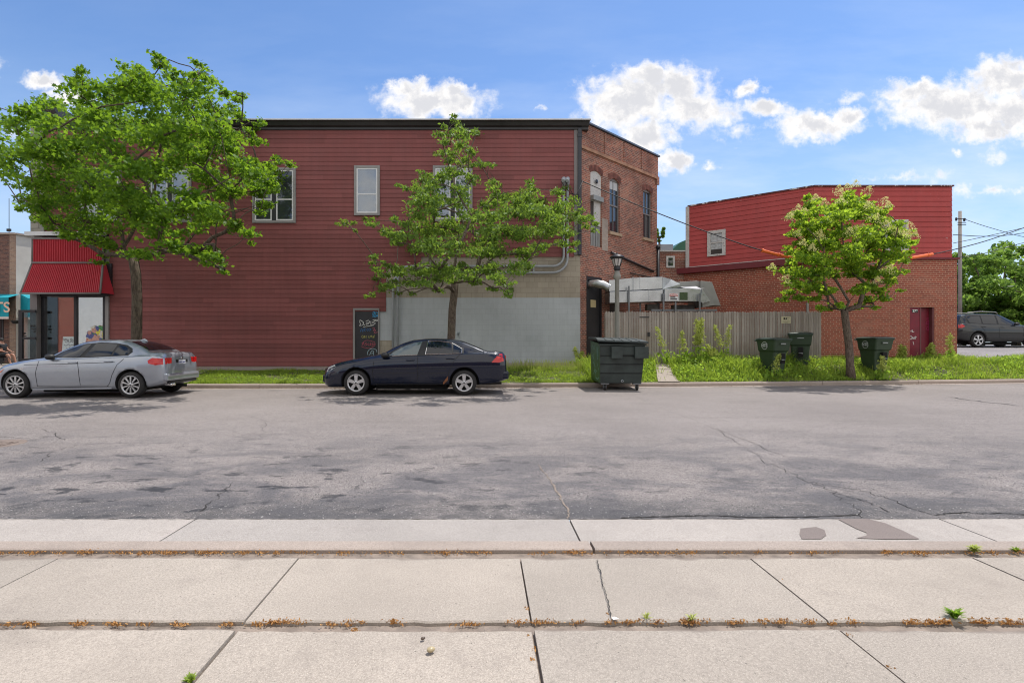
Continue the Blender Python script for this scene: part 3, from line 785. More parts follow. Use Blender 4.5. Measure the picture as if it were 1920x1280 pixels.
# rear door
a, b, c, e, ar = hD; dz0 = gz(4.1, 20.3)
mb = MB(); rbox(mb, a, a + .07, dz0, e, -.12, .01); rbox(mb, b - .07, b, dz0, e, -.12, .01); rbox(mb, a + .07, b - .07, e - .12, e, -.12, .01)
fr_ = mb.build('rear_door', m_blk, shop)
mb = MB(); rbox(mb, a + .07, b - .07, dz0, e - .12, -.13, -.07); rbox(mb, a + .1, b - .1, e - 1.5, e - 1.45, -.07, -.06); dl = mb.build('door_leaf', m_blkcor, fr_)
mb = MB(); u0, zz = rwu(1110)[0], rwz(1114, 576); rbox(mb, u0, rwu(1120)[0], zz, rwz(1114, 562), -.07, -.062); mb.build('paper_notice', M('yellowed_paper', (.55, .45, .24), .8, 0, .05), dl)
mb = MB(); q0 = Vector(rpt(rwu(1106)[0], rwz(1106, 533), .05)); nrm = Vector((rdir.y, -rdir.x, 0))
mb.tube([q0, q0 + nrm * .18, q0 + nrm * .34 + Vector((.06, 0, 0)), q0 + nrm * .46 + Vector((.18, 0, -.06)), q0 + nrm * .5 + Vector((.32, 0, -.16))], [.15, .15, .15, .15, .15], 16, cap=False)
mb.tube([q0 + nrm * .5 + Vector((.32, 0, -.16)), q0 + nrm * .505 + Vector((.35, 0, -.18))], [.165, .165], 16)
mb.build('vent_elbow', m_galv, shop)
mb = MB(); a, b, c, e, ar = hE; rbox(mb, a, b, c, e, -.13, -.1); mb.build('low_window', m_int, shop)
# drain pipe running down across the rear wall, corner pipe at its far end
mb = MB(); p_ = lambda px, py, o: Vector(rpt(rwu(px)[0], rwz(px, py), -o))
mb.tube([p_(1143, 474, .08), p_(1165, 484, .08), p_(1222, 509, .08)], .05, 10)
mb.tube([p_(1180, 512, .05), p_(1228, 522, .05)], .02, 8); mb.build('drain_pipe', m_blk, shop)
mb = MB(); q = rw1 + Vector((.02, -.10)); mb.tube([(q.x, q.y, 1.0), (q.x, q.y, rwz(1236, 466))], .06, 10); mb.tube([(q.x, q.y, rwz(1236, 468)), (q.x, q.y, rwz(1236, 462))], .09, 10)
mb.build('downpipe', m_blk, shop)
# block wall
zb1 = F(0, 478)[1]; zpt = F(0, 558)[1]; xb0 = F(706, 0)[0]
mb = MB()
q = lambda x0, x1, z0, z1, mi: mb.add([(x0, 19.995, z0), (x1, 19.995, z0), (x1, 19.995, z1), (x0, 19.995, z1)], [(0, 1, 2, 3)], mi)
xk = F(735, 0)[0]; zlo = F(0, 638)[1]; zl2 = F(0, 680)[1]
q(xb0, xk, .2, zlo, 0); q(xb0, xk, zlo, zpt, 1); q(xb0, xk, zpt, zb1, 0)
q(xk, wx1, .2, zl2, 0); q(xk, wx1, zl2, zpt, 1); q(xk, wx1, zpt, zb1, 0)
mb.build('block_wall', [m_cmu, m_cmup], shop, fix=False)
# siding
zs0, zs1 = F(0, 686)[1], F(0, 242)[1]
xd0 = F(663, 0)[0]; xA = F(724, 0)[0]; xB = F(790, 0)[0]; xR = F(1076, 0)[0]; xL = F(206, 0)[0]; xLu = F(80, 0)[0]
zdt, z495, z478, z442 = F(0, 581)[1], F(0, 495)[1], zb1, F(0, 443)[1]
def spans(z):
    l = xLu if z > z442 else xL
    r = xd0 if z < zdt else (xA if z < z495 else (xB if z < z478 else xR))
    return [(l - wx0, r - wx0)]
lapsiding('siding', m_siding, shop, (wx0, 19.965), (wx1, 19.965), zs0, zs1, .170, spans)
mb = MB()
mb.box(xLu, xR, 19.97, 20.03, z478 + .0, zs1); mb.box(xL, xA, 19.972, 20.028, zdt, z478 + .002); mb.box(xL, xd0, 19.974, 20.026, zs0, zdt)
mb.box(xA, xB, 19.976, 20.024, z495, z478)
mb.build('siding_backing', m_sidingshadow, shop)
mb = MB(); mb.box(xL, xd0, 19.96, 20.05, .1, zs0 - .01); mb.build('foundation', m_kerb, shop)
# corner trims, downspout, cornice
mb = MB(); mb.box(xR, xR + .13, 19.925, 20.0, zb1, zs1); mb.build('corner_trim', m_taupe, shop)
mb = MB(); mb.box(xR + .133, xR + .27, 19.86, 19.99, zb1 - .02, zs1 + .0); mb.box(xR + .12, xR + .29, 19.85, 19.995, zs1 - .35, zs1 - .2); mb.build('downspout', m_navy, shop, bevel=.015)
mb = MB(); zc0, zc1 = F(0, 244)[1], F(0, 225.5, 19.64)[1]
prof = [(20.0, zc0 - .02), (19.90, zc0 - .02), (19.90, zc0 + .06), (19.80, zc0 + .10), (19.72, zc0 + .2), (19.64, zc0 + .26), (19.64, zc1 + .0), (20.3, zc1 + .0), (20.3, zc0)]
mb.prism(prof, 'x', -15.8, 3.95); mb.build('cornice', m_blkcor, shop)
mb = MB(); mb.box(-15.82, 3.98, 19.60, 20.4, zc1 + .002, zc1 + .045); mb.build('roof_flashing', m_metcap, shop)
mb = MB(); mb.box(-16.9, 3.6, 20.4, 33, ZT - .3, ZT - .2); mb.build('roof', m_blkcor, shop)
mb = MB(); mb.prism([(20.0, ZT + .05), (19.7, ZT + .3), (19.7, ZT + .48), (20.6, ZT + .48), (20.6, ZT + .05)], 'x', -16.6, -15.83)
mb.build('front_cornice', m_blkcor, shop)
mb = MB(); mb.box(-16.9, xLu, 19.93, 20.3, z442, ZT - .2); mb.build('stone_quoin', m_stone, shop)
mb = MB(); mb.box(xLu, xLu + .13, 19.90, 19.96, z442, zs1); mb.build('corner_trim', m_grtrim, shop)
# upper windows
def upwin(x0, x1, yt, yb, cols, blind=1.0, nm='window'):
    (xa, zt), (xb, zb) = F(x0, yt), F(x1, yb); t = .09
    mb = MB()
    mb.box(xa, xa + t, 19.885, 19.97, zb, zt); mb.box(xb - t, xb, 19.885, 19.97, zb, zt)
    mb.box(xa + t, xb - t, 19.886, 19.97, zt - t, zt); mb.box(xa + t, xb - t, 19.886, 19.97, zb, zb + t)
    wn_ = mb.build(nm, m_grtrim, shop, bevel=.005)
    mb = MB(); fx0, fx1 = xa + t, xb - t; n = cols; ww = (fx1 - fx0 - (n - 1) * .16) / n; g = MB(); sh = MB(); k = MB()
    for i in range(n):
        a = fx0 + i * (ww + .16); b = a + ww; z0, z1 = zb + t, zt - t; f = .05; mid = lerp(z0, z1, .42)
        mb.box(a, a + f, 19.905, 19.95, z0, z1); mb.box(b - f, b, 19.905, 19.95, z0, z1)
        mb.box(a + f, b - f, 19.906, 19.95, z1 - f, z1); mb.box(a + f, b - f, 19.906, 19.95, z0, z0 + f)
        mb.box(a + f, b - f, 19.912, 19.95, mid - .022, mid + .022)
        g.box(a + f, b - f, 19.920, 19.923, z0 + f, z1 - f)
        if blind: 
            sh.box(a + f, b - f, 19.926, 19.929, lerp(z0, z1, 1 - blind), z1 - f)
            for q_ in range(22): 
                zz = lerp(z0 + f, z1 - f, q_ / 22)
        if i < n - 1: k.box(b, b + .16, 19.90, 19.955, z0, z1)
    s_ = mb.build('sash', m_white, wn_); 
    g.build('pane', m_pane if blind else m_glass, wn_)
    if blind: sh.build('window_blind', m_shade, wn_)
    if n > 1: k.build('mullion', m_blk, wn_)
m_pane = seeglass('blind_pane', (.75, .8, .85), .12)
upwin(665, 713, 312, 405, 1, 1.0); upwin(812, 886, 312, 416, 2, .9); upwin(475, 556, 316, 419, 2, 0); upwin(281, 361, 316, 418, 2, .5); upwin(150, 230, 316, 418, 2, .4)
# black graffiti door
mb = MB(); (xa, zt), (xb, zb) = F(663, 578), F(712, 686); zb = gz(-4, 19.9)
mb.box(xa, xa + .07, 19.90, 19.99, zb, zt); mb.box(xb - .05, xb, 19.91, 19.99, zb, zt - .07); mb.box(xa + .07, xb + .0, 19.90, 19.99, zt - .07, zt)
sd = mb.build('side_door', m_grtrim, shop)
mb = MB(); mb.box(xa + .07, xb - .05, 19.955, 19.992, zb, zt - .07); mb.box(xa + .38, xa + .56, 19.948, 19.956, zt - .36, zt - .12); leaf = mb.build('door_leaf', m_blk, sd)
def D(zx, zy): px, py = 640 + zx * 150 / 1745, 570 + zy * 110 / 1280; a = F(px, py); return (a[0], 19.951, a[1])
def strokes(name, lines, wd, col, parent, mapf, nrm=(0, -1, 0)):
    mb = MB()
    for ln in lines:
        # smooth the stroke a little
        pts = [Vector(mapf(*p)) for p in ln]
        if len(pts) > 2:
            o_ = []
            for i in range(len(pts) - 1):
                p0 = pts[max(i - 1, 0)]; p1 = pts[i]; p2 = pts[i + 1]; p3 = pts[min(i + 2, len(pts) - 1)]
                for k in range(4):
                    t = k / 4
                    o_.append(.5 * ((2 * p1) + (p2 - p0) * t + (2 * p0 - 5 * p1 + 4 * p2 - p3) * t * t + (3 * p1 - p0 - 3 * p2 + p3) * t ** 3))
            o_.append(pts[-1]); pts = o_
        mb.ribbon(pts, wd, nrm)
    return mb.build(name, M(name + '_paint', col, .6, 0, .05), parent, fix=False)
strokes('white_tag', [[(415, 340), (410, 400), (430, 440), (400, 470), (470, 460), (490, 400), (440, 370)], [(420, 350), (470, 380), (490, 440), (520, 460)],
    [(540, 380), (600, 355), (620, 400), (560, 450), (550, 420), (640, 400), (650, 460)], [(650, 370), (655, 450), (740, 430), (730, 400), (670, 405), (720, 380), (760, 340), (690, 350)], [(480, 500), (600, 480), (720, 462)], [(740, 350), (800, 340), (790, 370), (750, 372)]], .018, (.7, .7, .68), leaf, D)
strokes('blue_tag', [[(690, 180), (740, 170), (720, 210), (780, 180), (800, 210)], [(685, 240), (740, 210), (760, 250), (810, 230)], [(690, 285), (720, 240), (740, 290), (790, 250), (800, 280)], [(690, 200), (700, 290)], [(750, 180), (760, 290)]], .022, (.05, .35, .65), leaf, D)
strokes('dark_blue_tag', [[(420, 610), (450, 530), (480, 620)], [(430, 580), (480, 575)], [(500, 600), (500, 530), (530, 540), (505, 565), (540, 600)], [(590, 530), (560, 560), (590, 595)], [(620, 530), (600, 560), (625, 585), (648, 550), (620, 530)]], .014, (.03, .15, .38), leaf, D)
strokes('pink_tag', [[(680, 530), (740, 520), (700, 580), (760, 560), (720, 630), (800, 610)], [(720, 540), (750, 600)]], .014, (.45, .10, .15), leaf, D)
strokes('yellow_tag', [[(470, 680), (450, 710), (470, 740), (495, 715), (480, 700)], [(505, 740), (505, 690), (525, 700), (508, 715), (530, 735)], [(560, 690), (540, 715), (565, 735)], [(590, 690), (610, 740)], [(625, 740), (635, 690), (655, 720), (670, 680), (680, 740)], [(700, 690), (715, 740), (725, 670)]], .014, (.40, .38, .10), leaf, D)
strokes('red_tag', [[(460, 900), (490, 840), (510, 910)], [(470, 880), (510, 875)], [(560, 840), (525, 860), (560, 885), (530, 910)], [(610, 850), (580, 875), (610, 910)], [(630, 910), (635, 850), (660, 870), (635, 885), (665, 910)], [(680, 910), (690, 850), (715, 890), (740, 850), (740, 900)], [(440, 920), (520, 950), (640, 960), (740, 900)], [(450, 860), (560, 790), (740, 830)]], .014, (.48, .08, .12), leaf, D)
strokes('ring_tag', [[(590, 1110), (575, 1060), (620, 990), (700, 970), (770, 1000), (780, 1050)], [(620, 1110), (660, 1030), (700, 1020), (710, 1110)], [(640, 1080), (700, 1070)]], .018, (.35, .48, .55), leaf, D)
# faint tag on the painted wall
def Dw(px, py): a = F(px, py); return (a[0], 19.990, a[1])
strokes('faint_wall_tag', [[(793, 634), (797, 624), (806, 620), (815, 624), (818, 632)], [(822, 632), (828, 622), (834, 628), (828, 632)], [(840, 632), (846, 616), (852, 630)], [(856, 634), (862, 622), (861, 634), (858, 622)], [(845, 628), (858, 625)]], .05, (.42, .46, .48), shop, Dw)
# conduits
mb = MB()
for (xo, zo, zz) in ((0, 0, 343), (7, 5, 343)):
    path = [F(1056 + xo, 352), F(1056 + xo, 480 + zo)]; bx, bz = F(1056 + xo, 480 + zo)
    cx, cz = F(1036, 480 + zo)
    r_ = bx - cx; pts = [(p[0], 19.86, p[1]) for p in path]
    for i in range(1, 7):
        a = i / 6 * PI / 2; pts.append((cx + r_ * math.cos(a), 19.86, bz - r_ * math.sin(a) * (1 if True else 1)))
    ex, ez = F(770 - xo * .6, 0)[0], pts[-1][2]
    pts.append((ex, 19.86, ez)); dx, dz = F(738 + (0 if xo else 9), 0)[0], 0
    rr = ex - dx
    for i in range(1, 7):
        a = i / 6 * PI / 2; pts.append((ex - rr * math.sin(a), 19.86, ez - rr * .8 * (1 - math.cos(a))))
    pts.append((dx, 19.86, .5)); mb.tube(pts, .045, 10)
    for px_, py_ in ((1058, 440), (960, 508), (740, 600)):
        pass
    mb.tube([(bx, 19.86, F(0, 352)[1]), (bx, 19.80, F(0, 346)[1]), (bx - .03, 19.70, F(0, 340)[1]), (bx - .06, 19.6, F(0, 345)[1])], [.05, .07, .085, .06], 12)
for py_ in (372, 440): x_, z_ = F(1060, py_); mb.box(x_ - .2, x_ + .2, 19.93, 19.97, z_ - .02, z_ + .02)
for px_ in (1000, 900): x_, z_ = F(px_, 508); mb.box(x_ - .02, x_ + .02, 19.80, 19.97, z_ - .12, z_ + .12)
mb.build('conduit', m_pvc, shop)
mb = MB()
for i, (a, b) in enumerate((((1058, 345), (1085, 372)), ((1050, 345), (1084, 368)), ((1062, 378), (1092, 340)))):
    (x0, z0), (x1, z1) = F(*a), F(*b); mb.tube([(x0, 19.7, z0), ((x0 + x1) / 2, 19.6, (z0 + z1) / 2 - .25), (x1, 19.82, z1)], .012, 6)
mb.build('service_cable', m_wire, shop)
# storefront
xc0, xc1 = F(68, 0)[0], F(81, 0)[0]; zsf = F(0, 551)[1]; zg = .3
mb = MB(); mb.box(xc0, xc1, 19.72, 20.02, zg, zsf); mb.build('column', m_taupe, shop)
mb = MB(); xs1 = F(196, 0)[0]; zw0, zw1 = F(0, 668)[1], F(0, 556)[1]
mb.box(xc1, xs1 + .22, 19.86, 20.02, zw1, zsf + .35); mb.box(xc1, xc1 + .13, 19.90, 20.02, zw0, zw1); mb.box(F(142, 0)[0], F(147, 0)[0], 19.90, 20.02, zw0, zw1)
mb.box(xs1, xs1 + .1, 19.90, 20.02, zw0, zw1); mb.box(xc1, xs1 + .1, 19.90, 20.02, zw0 - .08, zw0)
wf = mb.build('storefront_window', m_blk, shop)
for a, b in ((xc1 + .13, F(142, 0)[0]), (F(147, 0)[0], xs1)):
    g = MB(); g.box(a, b, 19.955, 19.96, zw0, zw1); g.build('pane', m_see, wf)
mb = MB(); mb.box(xc1, xs1 + .1, 19.92, 20.02, zg - .2, zw0 - .08); mb.build('bulkhead', m_kerb, shop)
mb = MB(); mb.box(xs1 + .1, xL - .03, 19.9, 20.03, zg - .2, z442); mb.build('black_pilaster', m_blk, shop)
mb = MB(); mb.box(xL - .10, xL + .02, 19.89, 19.985, zg, z442 - .03); mb.build('corner_trim', m_grtrim, shop)
mb = MB(); mb.box(-16.95, xL - .1, 19.72, 20.02, z442 - .02, F(0, 437)[1] + .0); mb.build('ledge', m_metcap, shop)
# awning: ribbed upright panel and ribbed slope
def ribs(mb, a0, a1, b0, b1, n, dp):
    """corrugated sheet between upper edge a0-a1 and lower edge b0-b1"""
    a0, a1, b0, b1 = map(Vector, (a0, a1, b0, b1)); nr = (a1 - a0).cross(b0 - a0).normalized()
    if nr.y > 0: nr = -nr
    k = n * 4; vs = []
    for i in range(k + 1):
        o_ = nr * dp * (1 if i % 4 in (1, 2) else 0)
        t = (i + (.0 if i % 4 in (0, 1) else 0)) / k
        vs += [tuple(a0.lerp(a1, t) + o_), tuple(b0.lerp(b1, t) + o_)]
    mb.add(vs, [(2 * i, 2 * i + 2, 2 * i + 3, 2 * i + 1) for i in range(k)], 0)
xa0, xa1 = F(63, 0, 19.75)[0], F(193, 0, 19.75)[0]; zt_, zm_ = F(0, 449, 19.75)[1], F(0, 493, 19.75)[1]
yb = 19.28; xb0_, zb_ = F(41, 549, yb); xb1_ = F(187, 0, yb)[0]
mb = MB(); ribs(mb, (xa0, 19.75, zt_), (xa1, 19.75, zt_), (xa0, 19.75, zm_), (xa1, 19.75, zm_), 40, .035)
ribs(mb, (xa0, 19.75, zm_), (xa1, 19.75, zm_), (xb0_, yb, zb_), (xb1_, yb, zb_), 40, .035)
mb.add([(xa1 + .02, 19.75, zm_), (xb1_ + .02, yb, zb_), (xb1_ + .10, 19.9, zb_), (xa1 + .02, 19.9, zm_)], [(0, 1, 2, 3)])
mb.add([(xa0 - .02, 19.75, zm_), (xb0_ - .02, yb, zb_), (xb0_ - .0, 19.9, zb_), (xa0 - .02, 19.9, zm_)], [(3, 2, 1, 0)])
aw = mb.build('awning', m_awnred, shop, fix=False)
mb = MB()
for a, b in (((xa0 - .03, 19.73, zt_ + .03), (xa0 - .03, 19.73, zm_)), ((xa0 - .03, 19.73, zm_), (xb0_ - .03, yb - .02, zb_ - .02)), ((xa0 - .03, 19.70, zm_), (xa1 + .03, 19.70, zm_)),
             ((xb0_ - .05, yb - .02, zb_ - .02), (xb1_ + .03, yb - .02, zb_ - .02)), ((xa1 + .02, 19.73, zm_), (xb1_ + .03, yb - .02, zb_ - .02)), ((xa0 - .03, 19.72, zt_ + .03), (xa1 + .03, 19.72, zt_ + .03)), ((xa1 + .02, 19.73, zt_), (xa1 + .02, 19.73, zm_))):
    mb.tube([a, b], .035, 6)
mb.build('awning_frame', m_taupe, aw)
mb = MB(); mb.box(xa0, xa1, 19.80, 19.9, zm_, zt_); mb.box(xb0_ + .2, xb1_, 19.88, 19.96, zb_ - .02, zm_); mb.build('awning_back', m_blk, aw)
# shop interior seen through the pane
mb = MB(); mb.box(xc1, xL, 22.6, 22.7, zg - .3, zsf); mb.box(xc1, xL, 20.06, 22.6, .3, .34); mb.build('shop_interior', M('dim_back_wall', (.2, .18, .16), .9), shop)
# poster and display behind the right pane
pz = lambda px, py: F(px, py, 19.93)
(xp0, zp1), (xp1, zp0) = pz(118, 631), pz(143, 662)
mb = MB(); mb.prism([(xp0 - .05, zp0), (xp1 - .0, zp0), (xp1 - .0, zp1), (xp0 + .0, zp1)], 'y', 19.935, 19.95)
sg = thing('window_sign', 'white hand lettered card in the shop window between two black mullions', 'sign', ((xp0 + xp1) / 2, 19.94, zp0))
mb.build('card', M('white_card', (.62, .68, .68), .7, 0, .04), sg)
text('lettering', 'We Buy', .15, m_btxt, ((xp0 + xp1) / 2, 19.932, zp1 - .12), sg)
strokes('line_lettering', [[(122, 640), (125, 642), (127, 639), (130, 642), (134, 640), (137, 642)], [(120, 646), (124, 648), (128, 645), (131, 648), (135, 646), (139, 648)], [(124, 652), (128, 654), (131, 651), (134, 654), (138, 652)]], .02, (.1, .1, .12), sg, lambda a, b: (pz(a, b)[0], 19.932, pz(a, b)[1]))
ds = thing('window_display', 'heap of colourful painted flowers and balls filling the lower shop window', 'display', (pz(183, 0)[0], 19.93, pz(0, 648)[1]))
dcol = [(.6, .12, .08), (.7, .45, .05), (.65, .62, .5), (.1, .3, .12), (.6, .55, .48), (.7, .65, .1), (.1, .12, .3), (.55, .3, .25)]
for i, cc in enumerate(dcol):
    mb = MB()
    for k in range(6):
        a = random.uniform(0, PI); rr = random.uniform(.1, 1) ** .5
        x_, z_ = pz(183 + 21 * rr * math.cos(a), 648 - 34 * rr * math.sin(a)); r_ = random.uniform(.07, .15); ph = random.uniform(0, 6)
        pol = [(x_ + r_ * (1 + .25 * math.sin(5 * q_ * PI / 8 + ph)) * math.cos(q_ * PI / 8), z_ + r_ * (1 + .25 * math.sin(5 * q_ * PI / 8 + ph)) * math.sin(q_ * PI / 8)) for q_ in range(16)]
        yy = 19.93 - .0012 * (i * 6 + k) * .4; mb.prism(pol, 'y', yy, yy + .02)
    mb.build('painted_flower', M('display_paint', cc, .7, 0, .3, 12), ds)
# glass door standing open at the corner
gd = thing('glass_shop_door', 'black framed glass door standing open at the left corner of the shop', 'door', (F(38, 0, 19.6)[0], 19.6, .3))
mb = MB(); f6 = lambda px, py: F(px, py, 19.6)
mb.box(f6(36, 0)[0], f6(43, 0)[0], 19.56, 19.64, .3, f6(0, 581)[1]); mb.box(f6(43, 0)[0], f6(67, 0)[0], 19.56, 19.64, f6(0, 586)[1], f6(0, 581)[1])
mb.box(f6(43, 0)[0], f6(67, 0)[0], 19.57, 19.63, f6(0, 636)[1], f6(0, 632)[1]); mb.box(f6(43, 0)[0], f6(67, 0)[0], 19.56, 19.64, f6(0, 688)[1], f6(0, 672)[1])
mb.build('door_frame', m_blk, gd)
mb = MB(); mb.box(f6(43, 0)[0], f6(67, 0)[0], 19.597, 19.603, f6(0, 672)[1], f6(0, 586)[1]); mb.build('pane', m_see2, gd)
mb = MB()
for px_, py_, r_ in ((59, 611, .04), (64, 611, .04), (47, 625, .035), (65, 622, .035)):
    a = f6(px_, py_); mb.lathe([(0, .0), (r_, 0), (r_, .004)], 14, (a[0], 19.585, a[1]), 0, 'y')
mb.box(f6(59, 0)[0], f6(67, 0)[0], 19.58, 19.59, f6(0, 618)[1], f6(0, 615)[1]); mb.box(f6(44, 0)[0], f6(50, 0)[0], 19.58, 19.59, f6(0, 631)[1], f6(0, 629)[1]); mb.build('sticker', m_btxt, gd)
# ------------------------------------------------------------------ brick building on the right
rb = thing('brick_corner_building', 'red brick building with crimson lap siding upper storey behind the wooden fence', 'building', (14, 21, .6))
A_ = Vector((8.16, 24.77)); Bp = Vector((12.9, 20.8)); Cp = Vector((18.5, 20.8)); zlow = 4.57; ztop = 7.42
# lower walls
dAB = (Bp - A_).normalized()
mb = MB()
mb.add([(A_.x, A_.y, 0), (Bp.x, Bp.y, 0), (Bp.x, Bp.y, zlow), (A_.x, A_.y, zlow)], [(0, 1, 2, 3)])
xd0_, xd1_ = P(1706, 0, 20.8).x, P(1752, 0, 20.8).x; zdt_ = P(0, 576, 20.8).z; zg_ = .55
mb2 = MB()
for (a, b, c, e) in ((Bp.x, xd0_, 0, zlow), (xd1_, Cp.x, 0, zlow), (xd0_, xd1_, zdt_, zlow)):
    mb2.add([(a, 20.8, c), (b, 20.8, c), (b, 20.8, e), (a, 20.8, e)], [(0, 1, 2, 3)])
mb2.add([(xd1_, 20.8, 0), (xd1_, 20.8, zdt_), (xd1_, 21.05, zdt_), (xd1_, 21.05, 0)], [(0, 1, 2, 3)])
mb2.add([(xd0_, 20.8, zdt_), (xd1_, 20.8, zdt_), (xd1_, 21.05, zdt_), (xd0_, 21.05, zdt_)], [(0, 1, 2, 3)])
mb2.add([(Cp.x, 20.8, 0), (Cp.x, 34, 0), (Cp.x, 34, zlow), (Cp.x, 20.8, zlow)], [(0, 1, 2, 3)])
mb.build('angled_brick_wall', m_brnew, rb, fix=False); mb2.build('brick_wall', m_brnew, rb, fix=False)
mb = MB(); mb.prism([(A_.x + .2, A_.y + .25), (Bp.x + .05, 21.1), (18.4, 21.1), (18.4, 33.9), (14.5, 33.9)], 'z', 0, zlow - .02); mb.build('wall_core', m_int, rb)
mb = MB(); mb.box(Bp.x - .1, Cp.x + .04, 20.72, 34, zlow, zlow + .07); mb.build('brick_coping', m_redtrim, rb)
mb = MB(); mb.obox((A_.x, A_.y), (Bp.x, Bp.y), .30, zlow - .14, zlow + .10, 0, .06); mb.build('fascia', m_redtrim, rb)
mb = MB(); mb.obox((9.2, 23.9), (Bp.x, Bp.y), .06, zlow + .10, zlow + .13, 0, .16); mb.build('drip_edge', m_oldwhite, rb)
mb = MB(); x_ = P(1522, 0, 20.7).x; mb.box(x_ - .06, x_ + .10, 20.9, 21.0, .6, 2.9); mb.build('pilaster_pipe', m_galvd, rb)
# upper storey
U0 = Vector((9.2, 23.9)); U1 = Vector((12.92, 20.84)); U2 = Vector((18.33, 20.84))
LA = (U1 - U0).length; LB = (U2 - U1).length
lapsiding('angled_siding', m_redpaint, rb, U0, U1, zlow + .12, ztop, .2, lambda z: [(0, LA)], .024, 30)
lapsiding('siding', m_redpaint, rb, U1, U2, zlow + .08, ztop, .2, lambda z: [(0, LB)], .024, 30)
mb = MB(); mb.prism([(U0.x + .02, U0.y + .02), (U1.x, U1.y + .01), (U2.x - .02, U2.y + .01), (U2.x - .02, 33), (16.5, 33), (15.0, 31.2)], 'z', zlow + .05, ztop - .02); mb.build('upper_wall', m_redpaint, rb)
mb = MB(); mb.obox(U0, U1, .30, ztop, ztop + .05, 0, -.08); mb.obox(U1, (U2.x + .04, U2.y), .30, ztop, ztop + .055, 0, -.08)
mb.build('roof_edge', M('worn_roof_edge', (.12, .05, .05), .8, 0, .3, 2, 0, 60, speck=((.62, .6, .57), 3.5, .56)), rb)
mb = MB(); mb.obox((U0.x - .07, U0.y + .06), (U0.x + .05, U0.y - .04), .05, zlow + .1, ztop, 0, .02); mb.build('corner_board', m_oldwhite, rb)
mb = MB(); q = P(1336, 380, 23.6); mb.lathe([(.10, -.5), (.10, 0), (.17, .02), (.17, .07), (0, .1)], 14, (q.x, 23.8, q.z)); mb.build('roof_vent', m_galvd, rb)
# windows
def angu(px):
    k = (px - VX) / FOC; d = (U1 - U0).normalized(); s = (k * U0.y - U0.x) / (d.x - k * d.y); return s, U0.y + d.y * s
def abox(mb, u0, u1, z0, z1, o0, o1, mi=0):
    d = (U1 - U0).normalized(); n = Vector((d.y, -d.x))
    vs = [(U0.x + d.x * u + n.x * o, U0.y + d.y * u + n.y * o, z) for z in (z0, z1) for o in (o0, o1) for u in (u0, u1)]
    mb.add(vs, [(0, 2, 3, 1), (4, 5, 7, 6), (0, 1, 5, 4), (2, 6, 7, 3), (0, 4, 6, 2), (1, 3, 7, 5)], mi)
u0, Y0 = angu(1327); u1, Y1 = angu(1361); Ym = (Y0 + Y1) / 2; za, zb = P(0, 432, Ym).z, P(0, 480, Ym).z; t = .14
mb = MB(); abox(mb, u0, u0 + t, zb, za, .02, .08); abox(mb, u1 - t, u1, zb, za, .02, .08); abox(mb, u0 + t, u1 - t, za - t, za, .02, .08); abox(mb, u0 + t, u1 - t, zb, zb + .08, .02, .08)
zm = lerp(zb, za, .52); abox(mb, u0 + t, u1 - t, zm - .03, zm + .03, .025, .07)
wn_ = mb.build('peeling_window', m_oldwhite, rb)
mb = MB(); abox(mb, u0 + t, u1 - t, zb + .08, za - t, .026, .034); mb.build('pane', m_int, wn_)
mb = MB(); abox(mb, u0 + t + .01, u1 - t - .01, zm + .04, za - t - .02, .035, .045); abox(mb, u0 + t + .01, u1 - t - .01, lerp(zb, za, .26), zm - .04, .035, .045); mb.build('plastic_sheeting', M('grey_plastic_sheet', (.42, .43, .43), .35, 0, .3, 9, .8, 12), wn_)
mb = MB(); x0, x1 = P(1655, 0, 20.8).x, P(1702, 0, 20.8).x; za, zb = P(0, 412, 20.8).z, P(0, 470, 20.8).z
mb.box(x0, x0 + .09, 20.76, 20.83, zb, za); mb.box(x1 - .09, x1, 20.76, 20.83, zb, za); mb.box(x0 + .09, x1 - .09, 20.76, 20.83, za - .09, za); mb.box(x0 + .09, x1 - .09, 20.76, 20.83, zb, zb + .09)
wn_ = mb.build('upper_window', m_oldwhite, rb); mb = MB(); mb.box(x0 + .09, x1 - .09, 20.79, 20.80, zb + .09, za - .09); mb.build('pane', glassmat('pale_old_glass', (.22, .22, .24), .1, .5), wn_)
# door
xm = P(1728, 0, 20.8).x
mb = MB(); mb.box(xd0_ + .003, xm, 20.84, 20.90, zg_ - .1, zdt_ - .01); dl = mb.build('left_door', m_reddoor, rb)
mb = MB(); mb.box(xm + .01, xd1_ - .06, 20.99, 21.04, zg_ - .1, zdt_ - .01); dr = mb.build('right_door', m_reddoor, rb)
mb = MB(); mb.box(xm - .04, xm + .009, 20.83, 21.04, zg_ - .1, zdt_ - .012); mb.box(xd1_ - .058, xd1_ - .004, 20.82, 21.04, zg_ - .1, zdt_ - .012); mb.build('door_frame', M('dull_red_frame', (.16, .05, .055), .6), rb)
mb = MB(); a = P(1710, 586, 20.84); b = P(1720.5, 580, 20.84); mb.box(a.x, b.x, 20.828, 20.838, a.z, b.z); pl = mb.build('number_plate', m_btxt, dl)
text('house_number', '279', .13, m_wtxt, ((a.x + b.x) / 2, 20.826, (a.z + b.z) / 2), dl, bold=.004)
D2 = lambda zx, zy: tuple(P(1680 + zx / 8, 560 + zy / 8, 20.836)); 
strokes('white_tag', [[(200, 570), (230, 560), (240, 590), (205, 605), (235, 605)], [(245, 570), (255, 605), (270, 575), (275, 605)], [(290, 560), (290, 605)], [(275, 578), (312, 575)], [(215, 490), (250, 470), (240, 500), (275, 490)], [(255, 640), (268, 690)]], .022, (.68, .62, .62), dl, D2)
D3 = lambda zx, zy: tuple(P(1680 + zx / 8, 560 + zy / 8, 20.985))
